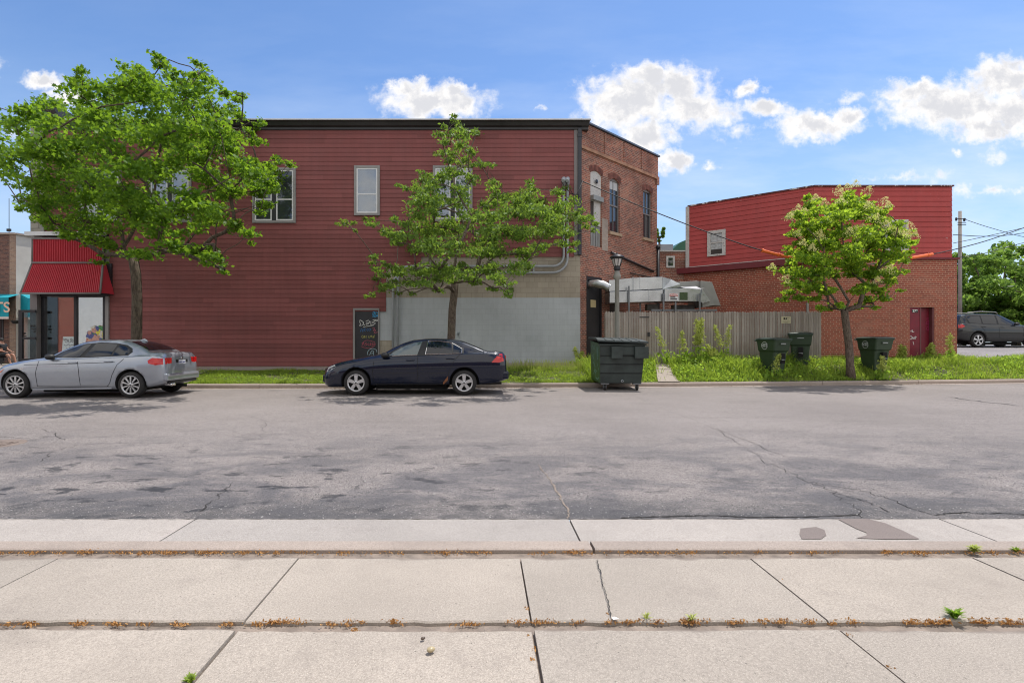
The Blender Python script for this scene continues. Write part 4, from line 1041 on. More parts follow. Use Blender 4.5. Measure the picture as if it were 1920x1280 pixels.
strokes('pink_tag', [[(450, 300), (500, 290), (520, 330), (470, 340), (450, 380), (520, 370), (535, 410), (470, 420), (460, 460), (520, 480)], [(480, 300), (490, 480)]], .02, (.35, .02, .10), dr, D3)
# low linking wall with small vent window, between the two buildings
lw = thing('linking_brick_wall', 'low old brick wall joining the shop to the red building, above the ducts', 'wall', (8.4, 24.3, 0))
mb = MB(); zlw = P(0, 472, 24).z; mb.box(rw1.x - .15, 9.28, 24.02, 24.3, 0, zlw); mb.build('wall', m_brold, lw)
mb = MB(); mb.box(rw1.x - .15, 9.2, 23.95, 24.35, zlw, zlw + .06); mb.build('coping', m_oldwhite, lw)
mb = MB(); a = P(1249, 502, 24); b = P(1265, 480, 24); t = .08
mb.box(a.x, b.x, 23.97, 24.0, a.z, a.z + t); mb.box(a.x, b.x, 23.97, 24.0, b.z - t, b.z); mb.box(a.x, a.x + t, 23.97, 24.0, a.z + t, b.z - t); mb.box(b.x - t, b.x, 23.97, 24.0, a.z + t, b.z - t)
vw = mb.build('vent_window', m_oldwhite, lw); mb = MB(); mb.box(a.x + t, b.x - t, 23.985, 24.01, a.z + t, b.z - t); mb.build('pane', m_glass, vw)
# far roofs
gb = thing('green_roofed_building', 'building with dark green gable roof showing in the gap between the brick buildings', 'building', (12, 38, 0))
mb = MB(); a = P(1230, 458, 38); b = P(1262, 458, 38); mb.box(a.x, b.x, 38, 44, 0, a.z); mb.build('wall', M('grey_block', (.32, .35, .38), .8), gb)
mb = MB(); a = P(1253, 475, 39); b = P(1275, 457, 39); c = P(1297, 449, 39); mb.prism([(a.x, a.z - 3), (a.x, a.z), (b.x, b.z + .1), (c.x + 2, c.z + 1.0), (c.x + 4, a.z), (c.x + 4, a.z - 3)], 'y', 39, 46); mb.build('roof', m_greenroof, gb)

# ------------------------------------------------------------------ fence
FY = 18.9; fx0, fx1 = P(1135, 0, FY).x, P(1540, 0, FY).x; fzt = P(0, 584, FY).z
fe = thing('wooden_fence', 'weathered grey dog-eared plank fence in front of the brick building', 'fence', ((fx0 + fx1) / 2, FY, .55))
gate = (P(1215, 0, FY).x, P(1216.5, 0, FY).x)
n = 84; pw = (fx1 - fx0) / n; cuts = [0, 18, 46, 60, 84]
for a, b in zip(cuts, cuts[1:]):
    mb = MB()
    for i in range(a, b):
        x0 = fx0 + i * pw + .006; x1 = x0 + pw - .013; zt = fzt + random.uniform(-.02, .02); c = .028; dy = random.uniform(-.004, .004)
        mb.prism([(x0, gz(x0, FY) + random.uniform(.02, .06)), (x1, gz(x0, FY) + .04), (x1, zt - c), (x1 - c, zt), (x0 + c, zt), (x0, zt - c)], 'y', FY + dy, FY + dy + .018)
    mb.build('plank_panel', m_fence, fe)
mb = MB()
for z in (.95, 1.6, 2.2): mb.box(fx0, fx1, FY + .024, FY + .065, z, z + .085)
mb.build('rail', m_fence, fe)
for i in range(5):
    mb = MB(); x = lerp(fx0 + .05, fx1 - .05, i / 4); mb.box(x - .045, x + .045, FY + .067, FY + .157, .3, fzt - .05); mb.build('post', m_fence, fe)
mb = MB()
for z_ in (2.22, .95): mb = MB(); mb.box(P(1199, 0, FY).x, P(1217, 0, FY).x, FY - .02, FY - .008, z_, z_ + .035); mb.build('hinge', m_blk, fe)
mb = MB(); mb.box(P(1214, 0, FY).x, P(1218, 0, FY).x, FY - .03, FY - .008, 1.55, 1.7); mb.build('latch', m_blk, fe)
s1 = thing('fence_notice', 'small cream notice with black dots screwed to the grey plank fence', 'sign', (P(1473, 0, FY).x, FY - .02, P(0, 606, FY).z))
mb = MB(); a = P(1464.5, 606, FY); b = P(1482, 593.5, FY); mb.box(a.x, b.x, FY - .022, FY - .012, a.z, b.z); mb.build('plate', M('cream_plate', (.62, .56, .38), .6, 0, .08, 8), s1)
mb = MB(); c_ = P(1470, 597, FY); mb.lathe([(0, 0), (.035, 0), (.035, .003)], 14, (c_.x, FY - .026, c_.z), 0, 'y'); mb.lathe([(0, 0), (.028, 0), (.028, .003)], 14, (c_.x + .07, FY - .026, c_.z), 0, 'y')
for (x0, x1, y0) in ((1475, 1480, 596.5), (1468, 1479, 600.5), (1467, 1480, 603.2), (1470, 1477, 604.6)): a = P(x0, y0, FY); b = P(x1, y0 - .5, FY); mb.box(a.x, b.x, FY - .026, FY - .022, a.z, b.z)
mb.build('print', m_btxt, s1)

# ------------------------------------------------------------------ kitchen exhaust ducts on a steel frame behind the fence
YD = 20.4
def dp(zx, zy, Y=YD): q = P(1130 + zx / 8, 500 + zy / 8, Y); return q
du = thing('exhaust_duct_unit', 'large galvanised kitchen exhaust ducts and hoods on steel legs behind the fence', 'ductwork', (P(1240, 0, YD).x, YD, .6))
def slab(name, poly, y0, y1, mat=m_galv, bev=.01, k=YD):
    mb = MB(); pts = [dp(a, b, k) for a, b in poly]; mb.prism([(p.x, p.z) for p in pts], 'y', y0, y1); return mb.build(name, mat, du, bevel=bev)
slab('upper_duct', [(100, 200), (450, 168), (560, 160), (905, 150), (905, 330), (100, 368)], 20.45, 21.3)
slab('lower_duct', [(100, 378), (905, 345), (905, 520), (100, 545)], 20.35, 21.2)
for (x, y0, y1) in ((455, 160, 345), (470, 158, 345), (565, 155, 340), (895, 340, 525), (690, 355, 525), (350, 368, 535)):
    mb = MB(); a = dp(x - 4, y1); b = dp(x + 4, y0); mb.box(a.x, b.x, 20.335 if y0 > 300 else 20.435, 21.31, a.z, b.z + .015); mb.build('duct_flange', m_galv, du)
mb = MB(); A0 = [dp(905, 150), dp(905, 335), dp(1215, 335), dp(1215, 245), dp(1080, 175)]
fr1 = [(p.x, 20.45 if i < 2 else 20.75, p.z) for i, p in enumerate(A0)]; bk = [(p.x, 21.3 if i < 2 else 21.1, p.z) for i, p in enumerate(A0)]
mb.add(fr1 + bk, [(0, 1, 2, 3, 4), (9, 8, 7, 6, 5), (0, 4, 9, 5), (4, 3, 8, 9), (3, 2, 7, 8), (2, 1, 6, 7), (1, 0, 5, 6)]); mb.build('duct_transition', m_galv, du)
slab('fan_cabinet', [(910, 340), (1240, 325), (1460, 340), (1430, 525), (910, 525)], 20.25, 21.2)
mb = MB(); a, b, c_, d_ = dp(1190, 325), dp(1475, 268), dp(1475, 345), dp(1260, 335)
mb.add([(a.x, 20.24, a.z + .005), (d_.x, 20.24, d_.z), (c_.x, 20.24, c_.z), (b.x, 21.1, b.z + .06), (a.x + .1, 21.1, b.z + .02)], [(0, 1, 2, 3, 4)]); mb.build('sloping_lid', M('bright_sheet', (.62, .62, .66), .35, .6, .05), du)
slab('hood_body', [(1130, 212), (1490, 188), (1530, 196), (1530, 590), (1490, 600), (1470, 560), (1470, 330), (1130, 330)], 20.9, 21.7, m_galvd)
mb = MB(); pl_ = [dp(1530, 196), dp(1700, 215), dp(1835, 575), dp(1680, 570), dp(1500, 610)]
mb.prism([(p.x, p.z) for p in pl_], 'y', 20.75, 21.6); mb.build('intake_hood', m_galvd, du, bevel=.01)
mb = MB(); pl_ = [dp(1530, 310, 20.3), dp(1680, 572, 20.3), dp(1500, 608, 20.3), dp(1480, 330, 20.3)]; mb.prism([(p.x, p.z) for p in pl_], 'y', 20.30, 20.74); mb.build('lower_hood', m_galvd, du)
mb = MB(); pl_ = [dp(1460, 340), dp(1582, 520), dp(1470, 555), dp(1432, 525)]; mb.prism([(p.x, p.z) for p in pl_], 'y', 20.2, 20.29); mb.build('side_flap', m_galv, du)
for (zx, zt, zb, y) in ((390, 290, 700, 20.3), (908, 400, 700, 20.28), (1088, 530, 700, 20.22), (1450, 400, 700, 20.16), (560, 545, 700, 20.9)):
    mb = MB(); a = dp(zx - 10, zt, y); b = dp(zx + 10, 0, y); mb.box(a.x, b.x, y - .06, y - .005, .4, a.z); mb.build('leg', m_steel, du)
mb = MB(); a = dp(720, 660); b = dp(1700, 635); mb.box(a.x, b.x, 20.3, 20.36, a.z - .02, a.z + .05); a2 = dp(1100, 670); mb.box(a2.x, b.x, 20.5, 21.4, a2.z - .1, a2.z); mb.build('base_rail', m_steel, du)
fm = M('dark_dusty_metal', (.12, .11, .10), .7, .2, .4, 6); mb = MB(); a = dp(720, 640); b = dp(890, 545); mb.box(a.x, b.x, 20.8, 21.1, a.z, b.z); mb.build('fan_motor', fm, du); mb = MB(); a = dp(1120, 640); b = dp(1440, 560); mb.box(a.x, b.x, 20.8, 21.1, a.z, b.z); mb.build('fan_motor', fm, du)
mb = MB(); a = dp(1132, 505); b = dp(1250, 390); mb.box(a.x, b.x, 20.235, 20.25, a.z, b.z); mb.build('vent_grille', M('leafy_green_grille', (.05, .07, .04), .7, 0, .6, 30, col2=(.10, .16, .06)), du)
mb = MB(); a = dp(972, 510); b = dp(1112, 405); mb.box(a.x, b.x, 20.236, 20.25, a.z, b.z); wp = mb.build('warning_plate', m_white, du)
mb = MB(); a = dp(980, 445); b = dp(1105, 413); mb.box(a.x, b.x, 20.228, 20.237, a.z, b.z); mb.build('red_band', M('warning_red', (.6, .05, .03), .5), wp)
text('warning_word', 'DANGER', .085, m_wtxt, ((a.x + b.x) / 2, 20.226, (a.z + b.z) / 2), wp, bold=.002)
for zy_, s_ in ((463, 'KEEP UP'), (490, 'KEEP OUT')):
    q = dp(1042, zy_); mb = MB()
    for k in range(6 if zy_ < 470 else 8):
        xx = lerp(dp(992, 0).x, dp(1092, 0).x, k / 8); mb.box(xx, xx + .028, 20.229, 20.237, q.z - .02, q.z + .02)
    mb.build('small_print', m_btxt, wp)
# dark service area under the ducts
# ------------------------------------------------------------------ street lamp
lx = P(1157, 0, 17).x; sl_ = thing('street_lamp', 'old style lamp post with black lantern head in front of the fence', 'street lamp', (lx, 17.0, gz(lx, 17)))
zz = lambda py: P(0, py, 17).z - gz(lx, 17)
mb = MB(); mb.lathe([(.0, 0), (.22, 0), (.22, .12), (.19, .16), (.15, .5), (.10, .6), (.08, .7), (.066, zz(525)), (.10, zz(523)), (.12, zz(519)), (.12, zz(517)), (.085, zz(513)), (.075, zz(508)), (0, zz(508))], 20)
mb.build('post', m_postgr, sl_, world=False)
mb = MB(); mb.lathe([(.07, zz(508)), (.11, zz(505)), (.11, zz(503)), (.09, zz(501.5)), (.10, zz(499.5)), (.11, zz(499)), (0, zz(499))], 16); mb.build('lantern_collar', m_blk, sl_, world=False)
mb = MB(); mb.lathe([(.10, zz(499)), (.175, zz(484.5))], 8, smooth=False); mb.build('lantern_glass', m_frost, sl_, world=False)
mb = MB()
for k in range(8):
    a = 2 * PI * k / 8; mb.tube([(.103 * math.cos(a), .103 * math.sin(a), zz(499)), (.18 * math.cos(a), .18 * math.sin(a), zz(484))], .011, 5)
mb.lathe([(.18, zz(486)), (.19, zz(485)), (.235, zz(483.5)), (.235, zz(482)), (.17, zz(479.5)), (.08, zz(477.5)), (.03, zz(476.5)), (.022, zz(475)), (.03, zz(474.3)), (0, zz(473.6))], 16); mb.build('lantern_roof', m_blk, sl_, world=False)

# ------------------------------------------------------------------ dumpster
dmp = thing('dumpster', 'dark green wheeled steel dumpster with graffiti standing at the far kerb', 'dumpster', (P(1163, 0, 14.9).x, 14.9, 0), R(-3))
def build_dumpster():
    w2, dpth = .58, 1.62; zb, zf, zk = .20, 1.30, 1.40
    x0, x1 = -w2, w2
    # body: front face towards -y, slightly flared
    vs = [(x0 + .02, 0, zb), (x1 - .0, 0, zb), (x1, dpth, zb), (x0 + .02, dpth, zb), (x0, -.05, zf), (x1 + .10, -.05, zf), (x1 + .10, dpth + .03, zk), (x0, dpth + .03, zk)]
    mb = MB(); mb.add(vs, [(0, 1, 5, 4), (1, 2, 6, 5), (2, 3, 7, 6), (0, 3, 2, 1), (4, 5, 6, 7)], 0); mb.add(vs, [(3, 0, 4, 7)], 1)
    for z in (.47, .72, .96): mb.box(x0 + .02, x1 + .02 + z * .05, -.018 - z * .035, -.006 - z * .03, z, z + .018, 2)
    mb.box(x0 - .02, x1 + .12, -.09, .02, zf - .05, zf + .0, 0)
    body = mb.build('body', [m_dump, m_dumpL, m_well], dmp, world=False, bevel=.012)
    mb = MB(); q = [(x0 - .05, -.17, zf + .02), (x1 + .13, -.19, zf - .04), (x1 + .14, dpth + .05, zk + .02), (x0 - .05, dpth + .05, zk + .08), (x0 - .02, .3, zk + .12)]
    ridge0, ridge1 = (x0 - .04, .35, zf + .125), (x1 + .10, .35, zf + .075)
    a, b, c_, d_ = (x0 - .07, -.17, zf + .06), (x1 + .15, -.19, zf + .01), (x1 + .14, dpth + .05, zk + .03), (x0 - .07, dpth + .05, zk + .06)
    for (p1, p2, p3, p4) in ((a, b, ridge1, ridge0), (ridge0, ridge1, c_, d_)):
        t = .045; up = [p1, p2, p3, p4]; vs = up + [(p[0], p[1], p[2] + t) for p in up]
        mb.add(vs, [(3, 2, 1, 0), (4, 5, 6, 7), (0, 1, 5, 4), (1, 2, 6, 5), (2, 3, 7, 6), (3, 0, 4, 7)])
    for i in range(1, 6):
        tx = i / 6; p = [tuple(lerp(u, v, tx) for u, v in zip(*pr)) for pr in ((a, b), (ridge0, ridge1), (d_, c_))]
        mb.tube([(q_[0], q_[1], q_[2] + .045) for q_ in p], .014, 6)
    mb.build('lid', m_dlid, dmp, world=False)
    for (xa, xb) in ((-.28, .02), (.36, .73)):
        mb = MB(); mb.box(xa, xb, -.22, -.04, .90, 1.22); mb.box(xa + .09, xb - .09, -.228, -.218, 1.03, 1.10); mb.build('fork_pocket', m_dump, dmp, world=False, bevel=.02)
    mb = MB(); mb.box(.02, .36, -.10, -.045, .99, 1.20); mb.build('pocket_bar', m_dump, dmp, world=False)
    for (x, y) in ((-.42, .06), (.47, .06), (-.42, dpth - .15), (.47, dpth - .15)):
        mb = MB(); mb.box(x - .11, x + .11, y - .06, y + .10, zb - .035, zb - .002)
        mb.box(x - .045, x - .035, y - .03, y + .05, .05, zb - .035); mb.box(x + .035, x + .045, y - .03, y + .05, .05, zb - .035)
        cs = mb.build('caster', m_steel, dmp, world=False)
        mb = MB(); mb.lathe([(0, -.028), (.07, -.028), (.078, -.02), (.078, .02), (.07, .028), (0, .028)], 20, (x, y, .078), 0, 'x'); mb.build('wheel', m_rub, cs, world=False)
    mb = MB(); mb.lathe([(.02, -.03), (.035, -.03), (.035, 0)], 14, (.05, -.005, .26), 0, 'y'); mb.build('drain_plug', m_pvc, dmp, world=False)
    # tags on the left side
    off = Vector((0, 0, 0))
    mp_ = lambda y, z: (x0 + .016 - .02 * (z - .2) - .004, y, z)
    mb = MB()
    for ln in ([(1.3, 1.2), (1.2, 1.26), (1.3, 1.12)], [(1.1, 1.25), (1.0, 1.16), (1.12, 1.12)], [(.9, 1.12), (.85, 1.25), (.8, 1.12)], [(.35, 1.22), (.22, 1.1), (.2, .95), (.3, .85), (.4, .98), (.4, 1.15), (.35, 1.22)], [(.35, 1.05), (.28, 1.12), (.32, .98), (.25, .95)],
               [(1.2, .95), (.9, .8), (1.1, .75), (.7, .62), (1.0, .5), (.6, .45)], [(1.0, 1.0), (.85, .6), (.7, .35)], [(.4, .75), (.1, .55), (.12, .35), (.4, .28), (.7, .32)], [(1.1, .4), (.8, .55), (.5, .5)]):
        pts = [Vector(mp_(*p)) for p in ln]; mb.ribbon(pts, .028, (-1, 0, 0))
    mb.build('graffiti', M('pale_teal_spray', (.22, .42, .38), .6, 0, .3, 6), dmp, world=False, fix=False)
build_dumpster()

# ------------------------------------------------------------------ wheeled bins
def build_bin(label, loc, rz):
    o = thing('wheelie_bin', label, 'wheelie bin', loc, rz, 'green wheeled rubbish bins on the grass verge')
    o.scale = (1.0, 1.0, 1.04)
    # front towards -y ; half widths at heights
    def ring(z, wx, y0, y1, r=.05):
        pts = []
        for (cx, cy, a0) in ((wx - r, y1 - r, 0), (-wx + r, y1 - r, 90), (-wx + r, y0 + r, 180), (wx - r, y0 + r, 270)):
            for k in range(4): a = R(a0 + 30 * k); pts.append((cx + r * math.cos(a), cy + r * math.sin(a), z))
        return pts
    rings = [ring(.03, .21, -.20, .26), ring(.06, .23, -.22, .28), ring(.66, .275, -.30, .335), ring(.70, .31, -.345, .35), ring(.98, .335, -.40, .38), ring(1.0, .355, -.42, .40), ring(1.03, .355, -.42, .40)]
    mb = MB(); vs = [p for r in rings for p in r]; n = 16
    fs = [(i * n + k, i * n + (k + 1) % n, (i + 1) * n + (k + 1) % n, (i + 1) * n + k) for i in range(len(rings) - 1) for k in range(n)] + [tuple(range(n))[::-1], tuple(range(6 * n, 7 * n))]
    mb.add(vs, fs, 0, False); mb.build('body', m_bin, o, world=False, bevel=.008)
    mb = MB(); L_ = [ring(1.032, .37, -.44, .42, .06), ring(1.07, .37, -.44, .42, .06), ring(1.10, .30, -.34, .34, .06), ring(1.115, .2, -.24, .24, .05)]
    vs = [p for r in L_ for p in r]; fs = [(i * n + k, i * n + (k + 1) % n, (i + 1) * n + (k + 1) % n, (i + 1) * n + k) for i in range(3) for k in range(n)] + [tuple(range(n))[::-1], tuple(range(3 * n, 4 * n))]
    mb.add(vs, fs, 0, False); mb.build('lid', m_binlid, o, world=False, bevel=.01)
    mb = MB(); mb.tube([(-.30, .40, 1.0), (-.30, .50, 1.03), (.30, .50, 1.03), (.30, .40, 1.0)], .017, 8); mb.build('handle', m_binlid, o, world=False)
    mb = MB(); mb.box(-.075, .075, -.40, -.24, .30, .62); mb.build('lift_recess', m_well, o, world=False)
    mb = MB(); mb.tube([(-.07, -.405, .42), (.07, -.405, .42)], .013, 8); mb.build('lift_bar', m_galv, o, world=False)
    mb = MB(); mb.box(-.12, .12, -.412, -.40, .88, .95); mb.build('label_strip', M('dark_label', (.03, .05, .03), .5), o, world=False)
    mb = MB()
    for k in range(7): mb.box(-.09 + k * .026, -.073 + k * .026, -.418, -.410, .90, .93)
    mb.build('white_print', m_emb, o, world=False)
    for s in (-1, 1):
        mb = MB(); mb.lathe([(0, -.035), (.10, -.035), (.12, -.025), (.12, .025), (.10, .035), (0, .035)], 20, (s * .285, .27, .12), 0, 'x'); mb.build('wheel', m_rub, o, world=False)
    # round white emblem with letters on both sides
    for s in (-1, 1):
        mb = MB(); cx = s * .343; cz = .86; k = 28; vs = []
        for i in range(k):
            a = 2 * PI * i / k
            for r_ in (.125, .105): vs.append((cx - s * (.01 if math.sin(a) < 0 else 0) , .02 + r_ * math.cos(a), cz + r_ * math.sin(a)))
        mb.add(vs, [(2 * i, 2 * i + 1, (2 * i + 3) % (2 * k), (2 * i + 2) % (2 * k)) for i in range(k)], 0)
        em = mb.build('emblem', m_emb, o, world=False, fix=False)
        t_ = text('emblem_letters', 'NTE', .13, m_emb, (0, 0, 0), em, (R(90), 0, R(-90 * -s)), .003, .006)
        t_.location = (cx + s * .004, .02, cz)
    return o
def binpos(px, Y): x = (px - VX) / FOC * Y; return (x, Y, gz(x, Y) - .02)
build_bin('green wheeled bin at the left of a pair, its round emblem facing the street', binpos(1450, 17.6), R(16))
build_bin('green wheeled bin turned away, behind and right of its neighbour against the fence', binpos(1500, 18.25), R(-28))
build_bin('green wheeled bin standing alone right of the flowering tree trunk', binpos(1640, 17.9), R(8))
# ------------------------------------------------------------------ cars
def cr(p0, p1, p2, p3, t):
    return tuple(.5 * ((2 * b) + (c - a) * t + (2 * a - 5 * b + 4 * c - d) * t * t + (3 * b - a - 3 * c + d) * t ** 3) for a, b, c, d in zip(p0, p1, p2, p3))
def smooth_interp(x, pts):
    if x <= pts[0][0]: return pts[0][1]
    for i in range(len(pts) - 1):
        if x <= pts[i + 1][0]:
            (x0, y0), (x1, y1) = pts[i], pts[i + 1]; h = x1 - x0
            def sl(j):
                if j <= 0 or j >= len(pts) - 1: return (pts[min(j + 1, len(pts) - 1)][1] - pts[max(j - 1, 0)][1]) / max(1e-6, pts[min(j + 1, len(pts) - 1)][0] - pts[max(j - 1, 0)][0])
                a = (pts[j][1] - pts[j - 1][1]) / (pts[j][0] - pts[j - 1][0]); b = (pts[j + 1][1] - pts[j][1]) / (pts[j + 1][0] - pts[j][0])
                return 0 if a * b <= 0 else 2 * a * b / (a + b)
            m0, m1 = sl(i) * h, sl(i + 1) * h; t = (x - x0) / h
            return (2 * t ** 3 - 3 * t * t + 1) * y0 + (t ** 3 - 2 * t * t + t) * m0 + (-2 * t ** 3 + 3 * t * t) * y1 + (t ** 3 - t * t) * m1
    return pts[-1][1]
class Car:
    """x: 0 at the front axle, growing to the rear; y: negative on the near side; z up"""
    def __init__(s, **k): s.__dict__.update(k)
    def section(s, x):
        zt = smooth_interp(x, s.top); zb = smooth_interp(x, s.bot); zs = smooth_interp(x, s.belt); w = smooth_interp(x, s.plan)
        zt = max(zt, zb + .2); zs = min(zs, zt - .025)
        g = max(0, min(1, (zt - zs - .03) / (s.ghh)))
        wr = w * lerp(.86, s.wr, g); h = zs - zb
        ze = zt - lerp(.02, .075, g)
        ctrl = [(0, zb), (w * .80, zb), (w * .955, zb + .05), (w * .985, zb + .28 * h), (w * 1.0, zb + .60 * h), (w * .99, zb + .80 * h), (w * .955, zs), (w * lerp(.92, .925, g), zs + .022),
                (lerp(w * .88, (w * .925 + wr) / 2 + .025, g), lerp(zs + .022, (zs + ze) / 2, max(g, .35) if g > 0 else .5)), (wr, ze), (wr * .86, zt - lerp(.012, .028, g)), (wr * .5, zt - .008), (0, zt)]
        out = []
        for i in range(len(ctrl) - 1):
            p = [ctrl[max(i - 1, 0)], ctrl[i], ctrl[i + 1], ctrl[min(i + 2, len(ctrl) - 1)]]
            if i == 0: p[0] = (-ctrl[1][0], ctrl[1][1])
            if i == len(ctrl) - 2: p[3] = (-ctrl[-2][0], ctrl[-2][1])
            for k in range(3): out.append(cr(*p, k / 3))
        out.append(ctrl[-1]); return out
    def yat(s, x, z):
        c = s.section(x); best = None
        for (y0, z0), (y1, z1) in zip(c, c[1:]):
            if (z0 - z) * (z1 - z) <= 0 and abs(z1 - z0) > 1e-6 and y0 > .2:
                y = lerp(y0, y1, (z - z0) / (z1 - z0)); best = y if best is None else max(best, y)
        return best if best is not None else c[18][0]
    def zat(s, x, y):
        c = s.section(x); y = abs(y)
        for (y0, z0), (y1, z1) in list(zip(c, c[1:]))[::-1]:
            if (y0 - y) * (y1 - y) <= 0 and abs(y1 - y0) > 1e-6: return lerp(z0, z1, (y - y0) / (y1 - y0))
        return c[-1][1]
    def body(s, root, mat):
        x0, x1 = s.x0, s.x1; n = 84
        xs_ = [lerp(x0, x1, .5 - .5 * math.cos(PI * i / n) if False else i / n) for i in range(n + 1)]
        ex = [x0 + (.006, .02, .04)[i] for i in range(3)]; exr = [x1 - (.006, .02, .04)[i] for i in range(3)]
        xs_ = sorted(set(xs_ + ex + exr)); vs = []; m = None
        for x in xs_:
            c = s.section(x); e = min(x - x0, x1 - x); k = 1 - .035 * max(0, 1 - e / .04) ** 2
            zc = c[12][1]; ring = [(y * k, zc + (z - zc) * k) for y, z in c]
            full = [(-y, z) for y, z in ring] + [(y, z) for y, z in ring[-2:0:-1]]; m = len(full)
            vs += [(x, y, z) for y, z in full]
        q = len(xs_); fs = [(i * m + k, i * m + (k + 1) % m, (i + 1) * m + (k + 1) % m, (i + 1) * m + k) for i in range(q - 1) for k in range(m)]
        fs += [tuple(range(m)), tuple(range(q * m - 1, (q - 1) * m - 1, -1))]
        mb = MB(); mb.add(vs, fs, 0, True); o = mb.build('body', [mat, m_well], root, world=False)
        cut = MB()
        for xc in (0, s.wb):
            for sg_ in (-1, 1):
                cut.lathe([(0, 0), (s.arch, 0), (s.arch, .34), (0, .34)], 40, (xc, -1.05 if sg_ < 0 else .71, s.wr_r + s.lift), 0, 'y', True)
        co = cut.build('cutter', [m_well], root, world=False)
        for ob in (co, o):
            bm = bmesh.new(); bm.from_mesh(ob.data); bmesh.ops.remove_doubles(bm, verts=bm.verts, dist=1e-4); bmesh.ops.recalc_face_normals(bm, faces=bm.faces); bm.to_mesh(ob.data); bm.free()
        bmod = o.modifiers.new('b', 'BOOLEAN'); bmod.operation = 'DIFFERENCE'; bmod.object = co; bmod.solver = 'EXACT'; bmod.material_mode = 'TRANSFER'
        dg = bpy.context.evaluated_depsgraph_get(); me = bpy.data.meshes.new_from_object(o.evaluated_get(dg)); o.modifiers.clear(); old = o.data; o.data = me
        bpy.data.objects.remove(co); 
        names = [mm.name if mm else '' for mm in me.materials]
        o.parent = root
        return o
    def patch(s, name, poly, mat, root, side=-1, off=.004, mode='side', step=.06):
        """poly in (x,z) for the sides or (x,y) for the top, wrapped on the body"""
        pts = []
        for i in range(len(poly)):
            a, b = Vector(poly[i]), Vector(poly[(i + 1) % len(poly)]); k = max(1, int((b - a).length / step))
            pts += [a.lerp(b, j / k) for j in range(k)]
        nb = len(pts); xs_ = [p.x for p in pts]; ys_ = [p.y for p in pts]
        inner = []
        for i in range(int((max(xs_) - min(xs_)) / step) + 1):
            for j in range(int((max(ys_) - min(ys_)) / step) + 1):
                inner.append(Vector((min(xs_) + (i + .5) * step, min(ys_) + (j + .5) * step)))
        def inside(p):
            c = False
            for i in range(nb):
                a, b = pts[i], pts[(i + 1) % nb]
                if (a.y > p.y) != (b.y > p.y) and p.x < (b.x - a.x) * (p.y - a.y) / (b.y - a.y) + a.x: c = not c
                if (a - p).length < step * .4: return False
            return c
        inner = [p for p in inner if inside(p)]
        v2, _, f2, *_ = delaunay_2d_cdt(pts + inner, [(i, (i + 1) % nb) for i in range(nb)], [], 1, 1e-5)
        vs = []
        for p in v2:
            if mode == 'side':
                y = s.yat(p.x, p.y) + off; vs.append((p.x, side * y, p.y))
            else: vs.append((p.x, p.y, s.zat(p.x, p.y) + off))
        mb = MB(); mb.add(vs, [tuple(f) for f in f2], 0, True); o = mb.build(name, mat, root, fix=False, world=False)
        # orient outwards
        me = o.data; c = sum((p.normal for p in me.polygons), Vector()); want = Vector((0, side, 0)) if mode == 'side' else Vector((0, 0, 1))
        if c.dot(want) < 0: me.flip_normals()
        return o
    def line(s, mb, pts, wd=.012, side=-1, off=.003):
        pp = []
        for a, b in zip(pts, pts[1:]):
            k = max(2, int(math.dist(a, b) / .08))
            for j in range(k): x = lerp(a[0], b[0], j / k); z = lerp(a[1], b[1], j / k); pp.append((x, side * (s.yat(x, z) + off), z))
        x, z = pts[-1]; pp.append((x, side * (s.yat(x, z) + off), z)); mb.ribbon(pp, wd, (0, side, 0))
